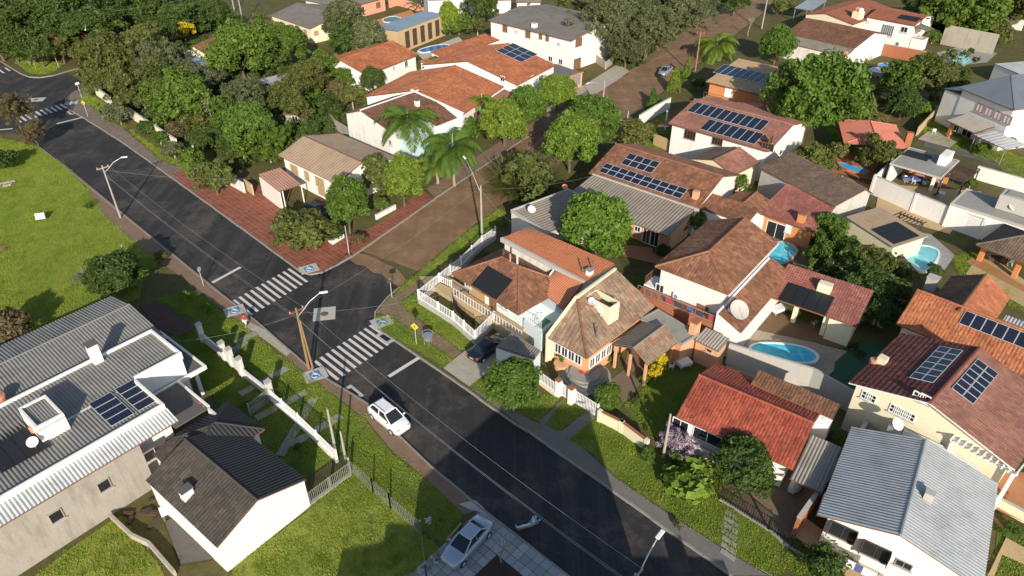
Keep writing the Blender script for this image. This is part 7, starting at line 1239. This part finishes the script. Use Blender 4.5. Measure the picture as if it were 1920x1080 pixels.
# garden furniture
def table(label, px, w_, d_, mat, rnd=False, a_=.5):
    c = P(px); e = empty('table', c, a_); tag(e, label, 'table')
    (MB().lathe((0, 0, .7), [(w_/2, 0), (w_/2, .05)], 16) if rnd else MB().abox(-w_/2, w_/2, -d_/2, d_/2, .7, .75)).build('table_top', mat, e)
    if mat.startswith('fabric'): MB().abox(-w_/2-.02, w_/2+.02, -d_/2-.02, d_/2+.02, .4, .705).build('tablecloth', mat, e)
    for sx in (-1, 1):
        for sy in (-1, 1): MB().tube([(sx*w_*.38, sy*d_*.38, 0), (sx*w_*.38, sy*d_*.38, .7)], .03, 5).build('leg', 'whitepaint', e)
def chair(label, px, mat='whitepaint', a_=0.):
    c = P(px); e = empty('chair', c, a_); tag(e, label, 'chair', 'garden chairs'); MB().abox(-.24, .24, -.22, .22, .42, .47).build('seat', mat, e, bevel=.01); MB().hexa([(-.24, .2, .47), (.24, .2, .47), (.24, .25, .47), (-.24, .25, .47)], [(-.22, .28, .9), (.22, .28, .9), (.22, .32, .9), (-.22, .32, .9)]).build('backrest', mat, e)
    for sx in (-1, 1):
        MB().tube([(sx*.25, -.2, .64), (sx*.25, .24, .66)], .025, 5).build('armrest', mat, e)
        for sy in (-1, 1): MB().tube([(sx*.22, sy*.2, 0), (sx*.2, sy*.18, .43)], .025, 5).build('leg', mat, e)
table('blue-clothed dining table in the flat pavilion', q(8, 1085, 285), 3.0, 1.1, 'fabricblue', a_=-.25); table('small round white table on the tan patio', q(8, 1290, 400), .9, .9, 'whitepaint', True); table('white-clothed table in the barbecue lawn', q(11, 1285, 590), 1.3, .9, 'fabricwhite', a_=.4); table('white table with cloth in the pool house', q(12, 70, 185), 1.6, .9, 'fabricwhite'); table('long table in the brick shelter', q(8, 1720, 860), 2.6, .9, 'lightwood', a_=-.3)
for k, (lb, px, mt) in enumerate([('white chair left of the blue dining table', q(8, 1030, 285), 'whitepaint'), ('white chair right of the blue dining table', q(8, 1090, 298), 'whitepaint'), ('grey chair at the pavilion column', q(8, 1170, 320), 'steel'), ('white plastic chair on the gravel beside the slate-roofed house', q(4, 1240, 1000), 'whitepaint'), ('dark chair beside the round white table', q(8, 1245, 400), 'darkwood'), ('white chair beside the clothed table on the barbecue lawn', q(11, 1190, 610), 'whitepaint'), ('white lounger chair behind the narrow blue pool', q(8, 500, 280), 'whitepaint'), ('white lounger chair nearest the orange patio steps', q(8, 545, 290), 'whitepaint'), ('wooden chair left of the shelter table', q(8, 1670, 890), 'wood'), ('wooden chair right of the shelter table', q(8, 1760, 905), 'wood'), ('white chair at the shelter column', q(8, 1810, 910), 'whitepaint'), ('grey chair under the pool house roof', q(12, 340, 290), 'steel')]): chair(lb, px, mt, k*.9)
c = P((1640, 150)); e = empty('parasol', c); tag(e, 'open white ribbed parasol in the top right garden', 'parasol'); MB().tube([c, c+UP*2.5], .04, 6).build('pole', 'steel', e, off=c); MB().lathe(c+UP*1.9, [(1.6, 0), (1.58, .06), (.9, .4), (.1, .65)], 10).build('canopy', 'fabricwhite', e, off=c)
for lb, px in (('white globe lamp by the kidney pool, left one', q(8, 1005, 925)), ('white globe lamp by the kidney pool, right one', q(8, 1068, 955)), ('white globe on the palm-side wall, left one', q(6, 955, 100)), ('white globe on the palm-side wall, right one', q(6, 990, 95))):
    zb = .6 if px[1] > 400 else 3.2; c = P(px, zb); e = empty('globe_lamp', (c.x, c.y, 0)); tag(e, lb, 'lamp'); MB().tube([(c.x, c.y, 0), (c.x, c.y, zb)], .05, 6).build('stand', 'steel', e, off=(c.x, c.y, 0)); g_ = MB().lathe(c, [(.05, -.3), (.2, -.24), (.32, 0), (.22, .23), (.05, .32)], 12).build('globe', 'whitepaint', e, off=(c.x, c.y, 0), smooth=True)
c = P(q(16, 215, 400)); e = empty('covered_motorbike', c); tag(e, 'vehicle under a white sheet beside the corrugated annex', 'cover'); mb = MB()
for i, (x, w_, z) in enumerate(((-1.1, .25, .7), (-.6, .4, 1.05), (0, .45, .95), (.6, .4, 1.15), (1.1, .2, .7))): pass
st = [(-1.15, .22, .6), (-.7, .4, 1.05), (0, .46, .92), (.6, .42, 1.18), (1.1, .2, .65)]; vs = []; fs = []
for x, w_, z in st: vs += [c+V((x*.7-y*.7, x*.7+y*.7, zz)) for y, zz in ((-w_, .1), (-w_*.9, z*.6), (-w_*.3, z), (w_*.3, z), (w_*.9, z*.6), (w_, .1))]
for i in range(4): fs += [(i*6+j, i*6+j+1, i*6+j+7, i*6+j+6) for j in range(5)]
fs += [tuple(range(6)), tuple(range(24, 30))]; MB().add(vs, fs).build('sheet', 'fabricwhite', e, off=c)
# washing line in front of the grey metal roof
a, b_ = P(q(16, 390, 850), 1.6), P(q(16, 830, 1065), 1.6); e = empty('washing_line', (a.x, a.y, 0)); tag(e, 'washing line with dark and white clothes below the grey roof', 'washing line'); MB().tube([a, b_], .012, 4).build('line', 'steel', e, off=(a.x, a.y, 0))
d_ = (b_-a).normalized()
for i, mt in enumerate(('fabricdark', 'fabricblue', 'fabricdark', 'fabricblue', 'fabricwhite', 'fabricblue', 'fabricwhite', 'fabricwhite')): MB().box(a.lerp(b_, .04+.13*i)-UP*.4, d_, UP, d_.cross(UP), .5, .75, .03).build('garment', mt, e, off=(a.x, a.y, 0))
for p_ in (a, b_): MB().tube([V((p_.x, p_.y, 0)), p_+UP*.1], .04, 6).build('post', 'darkwood', e, off=(a.x, a.y, 0))
# ------------------------------------------------------------------ vehicles
def loft(secs, name, mat, e, smooth=True):
    """secs: list of (x, [(y,z)...]) closed sections"""
    n_ = len(secs[0][1]); vs = [(x, y, z) for x, pr in secs for y, z in pr]; fs = []
    for i in range(len(secs)-1): fs += [(i*n_+j, i*n_+(j+1) % n_, (i+1)*n_+(j+1) % n_, (i+1)*n_+j) for j in range(n_)]
    fs += [tuple(range(n_)), tuple(range((len(secs)-1)*n_, len(secs)*n_))]
    return MB().add(vs, fs).build(name, mat, e, smooth=smooth)
def car(label, c, heading, paint, kind='hatch', sc=1.0):
    e = empty('parked_car', c, math.atan2(heading.y, heading.x)); tag(e, label, 'car'); L_, w_ = (4.15, .86) if kind == 'hatch' else (4.5, .87)
    hx = L_/2; belt = .92
    def sec(x, hw, zb, zt): return (x, [(-hw*.9, zb), (-hw, zb+.12), (-hw, zb+(zt-zb)*.6), (-hw*.94, zt-.05), (-hw*.82, zt), (hw*.82, zt), (hw*.94, zt-.05), (hw, zb+(zt-zb)*.6), (hw, zb+.12), (hw*.9, zb)])
    if kind == 'hatch': body = [sec(-hx, w_*.8, .38, .85), sec(-hx+.08, w_*.92, .26, .95), sec(-hx+.5, w_, .2, .98), sec(-.4, w_, .18, .95), sec(.75, w_, .18, .94), sec(hx-.75, w_*.98, .2, .86), sec(hx-.25, w_*.9, .22, .74), sec(hx-.05, w_*.74, .26, .64), sec(hx, w_*.6, .34, .56)]
    else: body = [sec(-hx, w_*.75, .4, .86), sec(-hx+.1, w_*.9, .28, .95), sec(-hx+.6, w_*.98, .2, .97), sec(-.6, w_, .18, .92), sec(.7, w_, .18, .9), sec(hx-.8, w_*.98, .2, .83), sec(hx-.25, w_*.88, .22, .72), sec(hx-.05, w_*.72, .26, .62), sec(hx, w_*.58, .34, .55)]
    loft(body, 'body', paint, e)
    z1 = 1.46 if kind == 'hatch' else 1.4; B_ = w_*.86; T_ = w_*.68
    xs = (-hx+.22, -hx+.62, .25, 1.15) if kind == 'hatch' else (-hx+.62, -hx+1.25, .2, 1.1)
    cab = [(-B_*.92, xs[0], belt), (-T_*.95, xs[1], z1-.05), (-T_, xs[2], z1), (-B_, xs[3], belt-.02)]
    vs = []
    for sg in (-1, 1): vs += [(xs[0], sg*B_*.9, belt-.04), (xs[1], sg*T_*.94, z1-.05), (xs[2], sg*T_*.96, z1-.01), (xs[3], sg*B_*.92, belt-.06)]
    MB().add(vs, [(0, 1, 2, 3), (7, 6, 5, 4), (0, 4, 5, 1), (2, 6, 7, 3), (1, 5, 6, 2), (0, 3, 7, 4)]).build('cabin_glass', 'glass', e)
    rf = MB(); zz = z1
    rf.hexa([(xs[1]-.05, -T_*.97, zz-.05), (xs[2]+.06, -T_*.98, zz-.03), (xs[2]+.06, T_*.98, zz-.03), (xs[1]-.05, T_*.97, zz-.05)], [(xs[1]+.05, -T_*.86, zz+.03), (xs[2]-.02, -T_*.86, zz+.05), (xs[2]-.02, T_*.86, zz+.05), (xs[1]+.05, T_*.86, zz+.03)]); rf.build('roof', paint, e, bevel=.025)
    for sg in (-1, 1):
        mb = MB(); mb.tube([(xs[0], sg*B_*.92, belt-.02), (xs[1], sg*T_*.97, z1-.04)], .055, 5); mb.tube([(xs[3], sg*B_*.94, belt-.04), (xs[2], sg*T_*.98, z1-.02)], .045, 5); xm = (xs[1]+xs[2])/2+.1; mb.tube([(xm, sg*B_*.97, belt-.02), (xm, sg*T_*.985, z1-.03)], .04, 5); mb.build('pillar', paint, e)
        MB().box((xs[3]-.25, sg*(B_+.16), belt+.05), (1, 0, 0), (0, 1, 0), UP, .12, .2, .13).build('mirror', paint, e, bevel=.02); MB().box((hx-.22, sg*w_*.62, .66), (1, 0, 0), (0, 1, 0), UP, .3, .3, .12).build('headlight', 'lampmetal', e, bevel=.02); MB().box((-hx+.06, sg*w_*.72, .82), (1, 0, 0), (0, 1, 0), UP, .12, .24, .2).build('taillight', 'redpaint', e, bevel=.02)
        for x in (-hx+.78, hx-.8):
            wh = MB().tube([(x, sg*(w_-.18), .31), (x, sg*(w_+.02), .31)], .31, 16).build('wheel', 'rubber', e); MB().tube([(x, sg*(w_-.02), .31), (x, sg*(w_+.03), .31)], .19, 10).build('rim', 'lampmetal', wh)
    MB().box((-hx-.005, 0, .62), (1, 0, 0), (0, 1, 0), UP, .03, .42, .12).build('number_plate', 'lampmetal', e)
    if kind == 'hatch' and paint == 'carwhite':
        for sg in (-1, 1): MB().tube([(xs[1]+.1, sg*T_*.8, z1+.09), (xs[2]-.1, sg*T_*.8, z1+.11)], .022, 5).build('roof_rail', 'steel', e)
    e.scale = (sc, sc, sc); return e
def hd(a, b_): v_ = P(b_)-P(a); v_.z = 0; return v_.normalized()
G0 = lambda p_, z=0: V((P(p_, z).x, P(p_, z).y, 0))
car('white hatchback with roof rails parked at the left kerb', P((731, 791), ZR), dA, 'carwhite', 'hatch', 1.04).location.z = ZR
car('silver sedan parked on the square slab driveway', G0((876, 1018), .4), hd((915, 982), (852, 1052)), 'carsilver', 'sedan'); car('black car parked beside the turquoise wall of the corner house', G0((914, 654), .4), hd((895, 668), (940, 636)), 'cardark', 'sedan'); car('silver sedan parked on the dirt street near the clipped cones', P((1247, 138), ZR), hd((1262, 128), (1236, 146)), 'carsilver', 'sedan').location.z = ZR; car('blue-grey car shaded under the lime street trees', P((1078, 206), ZR), hd((1066, 218), (1090, 196)), 'carblue', 'sedan').location.z = ZR; car('dark blue car in the carport yard behind the hedge', G0((597, 404)), hd((586, 398), (610, 410)), 'cardark', 'hatch'); car('dark car under the awning at the right edge', G0((1908, 222)), hd((1900, 224), (1918, 220)), 'cardark', 'hatch')
# parked scooter
c = P((990, 990), ZR); c = P((990, 990), ZR); e = empty('motor_scooter', c, math.atan2(hd((975, 992), (1005, 982)).y, hd((975, 992), (1005, 982)).x)); tag(e, 'pale blue motor scooter parked on the shaded asphalt', 'scooter'); e.scale = (1.15, 1.15, 1.15)
for x in (-.6, .62): w_ = MB().tube([(x, -.05, .27), (x, .05, .27)], .27, 16).build('wheel', 'rubber', e); MB().tube([(x, -.055, .27), (x, .055, .27)], .16, 10).build('rim', 'steel', w_)
loft([(-.85, [(-.08, .45), (.08, .45), (.1, .62), (-.1, .62)]), (-.4, [(-.16, .3), (.16, .3), (.17, .72), (-.17, .72)]), (.0, [(-.14, .25), (.14, .25), (.12, .6), (-.12, .6)]), (.25, [(-.13, .25), (.13, .25), (.12, .4), (-.12, .4)])], 'rear_body', 'bikeblue', e); loft([(.22, [(-.16, .25), (.16, .25), (.14, .5), (-.14, .5)]), (.42, [(-.18, .35), (.18, .35), (.12, .95), (-.12, .95)]), (.55, [(-.1, .45), (.1, .45), (.06, .9), (-.06, .9)])], 'front_shield', 'bikeblue', e); loft([(-.8, [(-.1, .66), (.1, .66), (.1, .74), (-.1, .74)]), (-.1, [(-.15, .7), (.15, .7), (.14, .8), (-.14, .8)]), (.05, [(-.1, .66), (.1, .66), (.08, .72), (-.08, .72)])], 'seat', 'black', e)
MB().tube([(.62, 0, .27), (.42, 0, 1.0)], .035, 6).build('fork', 'steel', e); MB().tube([(.35, -.34, 1.02), (.42, -.1, 1.0), (.42, .1, 1.0), (.35, .34, 1.02)], .022, 6).build('handlebar', 'black', e); MB().lathe((.5, 0, .9), [(.04, -.08), (.1, 0), (.04, .08)], 8).build('headlight', 'lampmetal', e); loft([(.4, [(-.08, .5), (.08, .5), (.08, .56), (-.08, .56)]), (.85, [(-.07, .42), (.07, .42), (.07, .47), (-.07, .47)])], 'front_mudguard', 'bikeblue', e)
# ------------------------------------------------------------------ the walker by the crossing
def person(label, c, rz, top, shorts):
    e = empty('person', c, rz); tag(e, label, 'person')
    J = dict(pel=(0, 0, .92), sp=(0, .01, 1.15), ch=(0, 0, 1.36), nk=(0, .02, 1.48), hd=(0, .03, 1.60), hd2=(0, .02, 1.70), hl=(-.1, 0, .88), kl=(-.11, .14, .5), al=(-.11, .06, .1), fl=(-.11, .2, .04), hr=(.1, 0, .88), kr=(.11, -.02, .48), ar=(.11, -.2, .12), fr=(.11, -.08, .04), sl=(-.18, 0, 1.4), el=(-.24, -.12, 1.14), wl=(-.25, .02, .92), gl=(-.25, .06, .82), sr=(.18, 0, 1.4), er=(.24, .1, 1.14), wr=(.24, .22, .95), gr=(.24, .27, .86))
    RD = dict(pel=.15, sp=.13, ch=.145, nk=.055, hd=.09, hd2=.085, hl=.09, kl=.062, al=.042, fl=.04, hr=.09, kr=.062, ar=.042, fr=.04, sl=.06, el=.045, wl=.032, gl=.035, sr=.06, er=.045, wr=.032, gr=.035)
    E_ = [('pel', 'sp'), ('sp', 'ch'), ('ch', 'nk'), ('nk', 'hd'), ('hd', 'hd2'), ('pel', 'hl'), ('hl', 'kl'), ('kl', 'al'), ('al', 'fl'), ('pel', 'hr'), ('hr', 'kr'), ('kr', 'ar'), ('ar', 'fr'), ('ch', 'sl'), ('sl', 'el'), ('el', 'wl'), ('wl', 'gl'), ('ch', 'sr'), ('sr', 'er'), ('er', 'wr'), ('wr', 'gr')]
    ks = list(J)
    def skin(name, keys, mat, grow=0, rr=None):
        kk = [k for k in ks if k in keys]; me = bpy.data.meshes.new(name); me.from_pydata([J[k] for k in kk], [(kk.index(a), kk.index(b)) for a, b in E_ if a in kk and b in kk], []); o = link(name, me, mat, e); o.modifiers.new('skin', 'SKIN'); me.skin_vertices or None
        for k, sv in zip(kk, me.skin_vertices[0].data): sv.radius = (RD[k]+grow, RD[k]*(.8 if k in ('pel', 'sp', 'ch') else 1)+grow); sv.use_root = (k == kk[0])
        o.modifiers.new('sub', 'SUBSURF').levels = 1; o.modifiers['sub'].render_levels = 2; return o
    skin('body', ks, 'skin'); skin('shirt', ['pel', 'sp', 'ch', 'sl', 'el', 'sr', 'er'], top, .018); skin('trousers', ['pel', 'hl', 'kl', 'hr', 'kr'], shorts, .022)
    MB().lathe((0, .01, 1.66), [(.02, -.1), (.1, -.04), (.105, .03), (.07, .1), (.01, .125)], 10).build('hair', 'hair', e, smooth=True)
    for sx in (-.035, .035): MB().lathe((sx, .115, 1.63), [(.005, -.012), (.013, 0), (.005, .012)], 6).build('eye', 'black', e)
    MB().box((0, .125, 1.6), (1, 0, 0), (0, 1, 0), UP, .025, .04, .05).build('nose', 'skin', e, bevel=.006); MB().box((0, .115, 1.555), (1, 0, 0), (0, 1, 0), UP, .05, .012, .012).build('mouth', 'fabricred', e)
    for sx, k in ((-1, 'gl'), (1, 'gr')):
        for f_ in range(5): b_ = V(J[k])+V((0, (f_-2)*.017, -.01)); MB().tube([b_, b_+V((sx*.006, .004, -.045)), b_+V((-sx*.008, .008, -.08+abs(f_-2)*.01))], [.009, .008, .006], 5).build('finger', 'skin', e)
person('person in red top and white trousers walking beside the blue access ramp', G0((462, 614)), -.6, 'redpaint', 'fabricwhite')
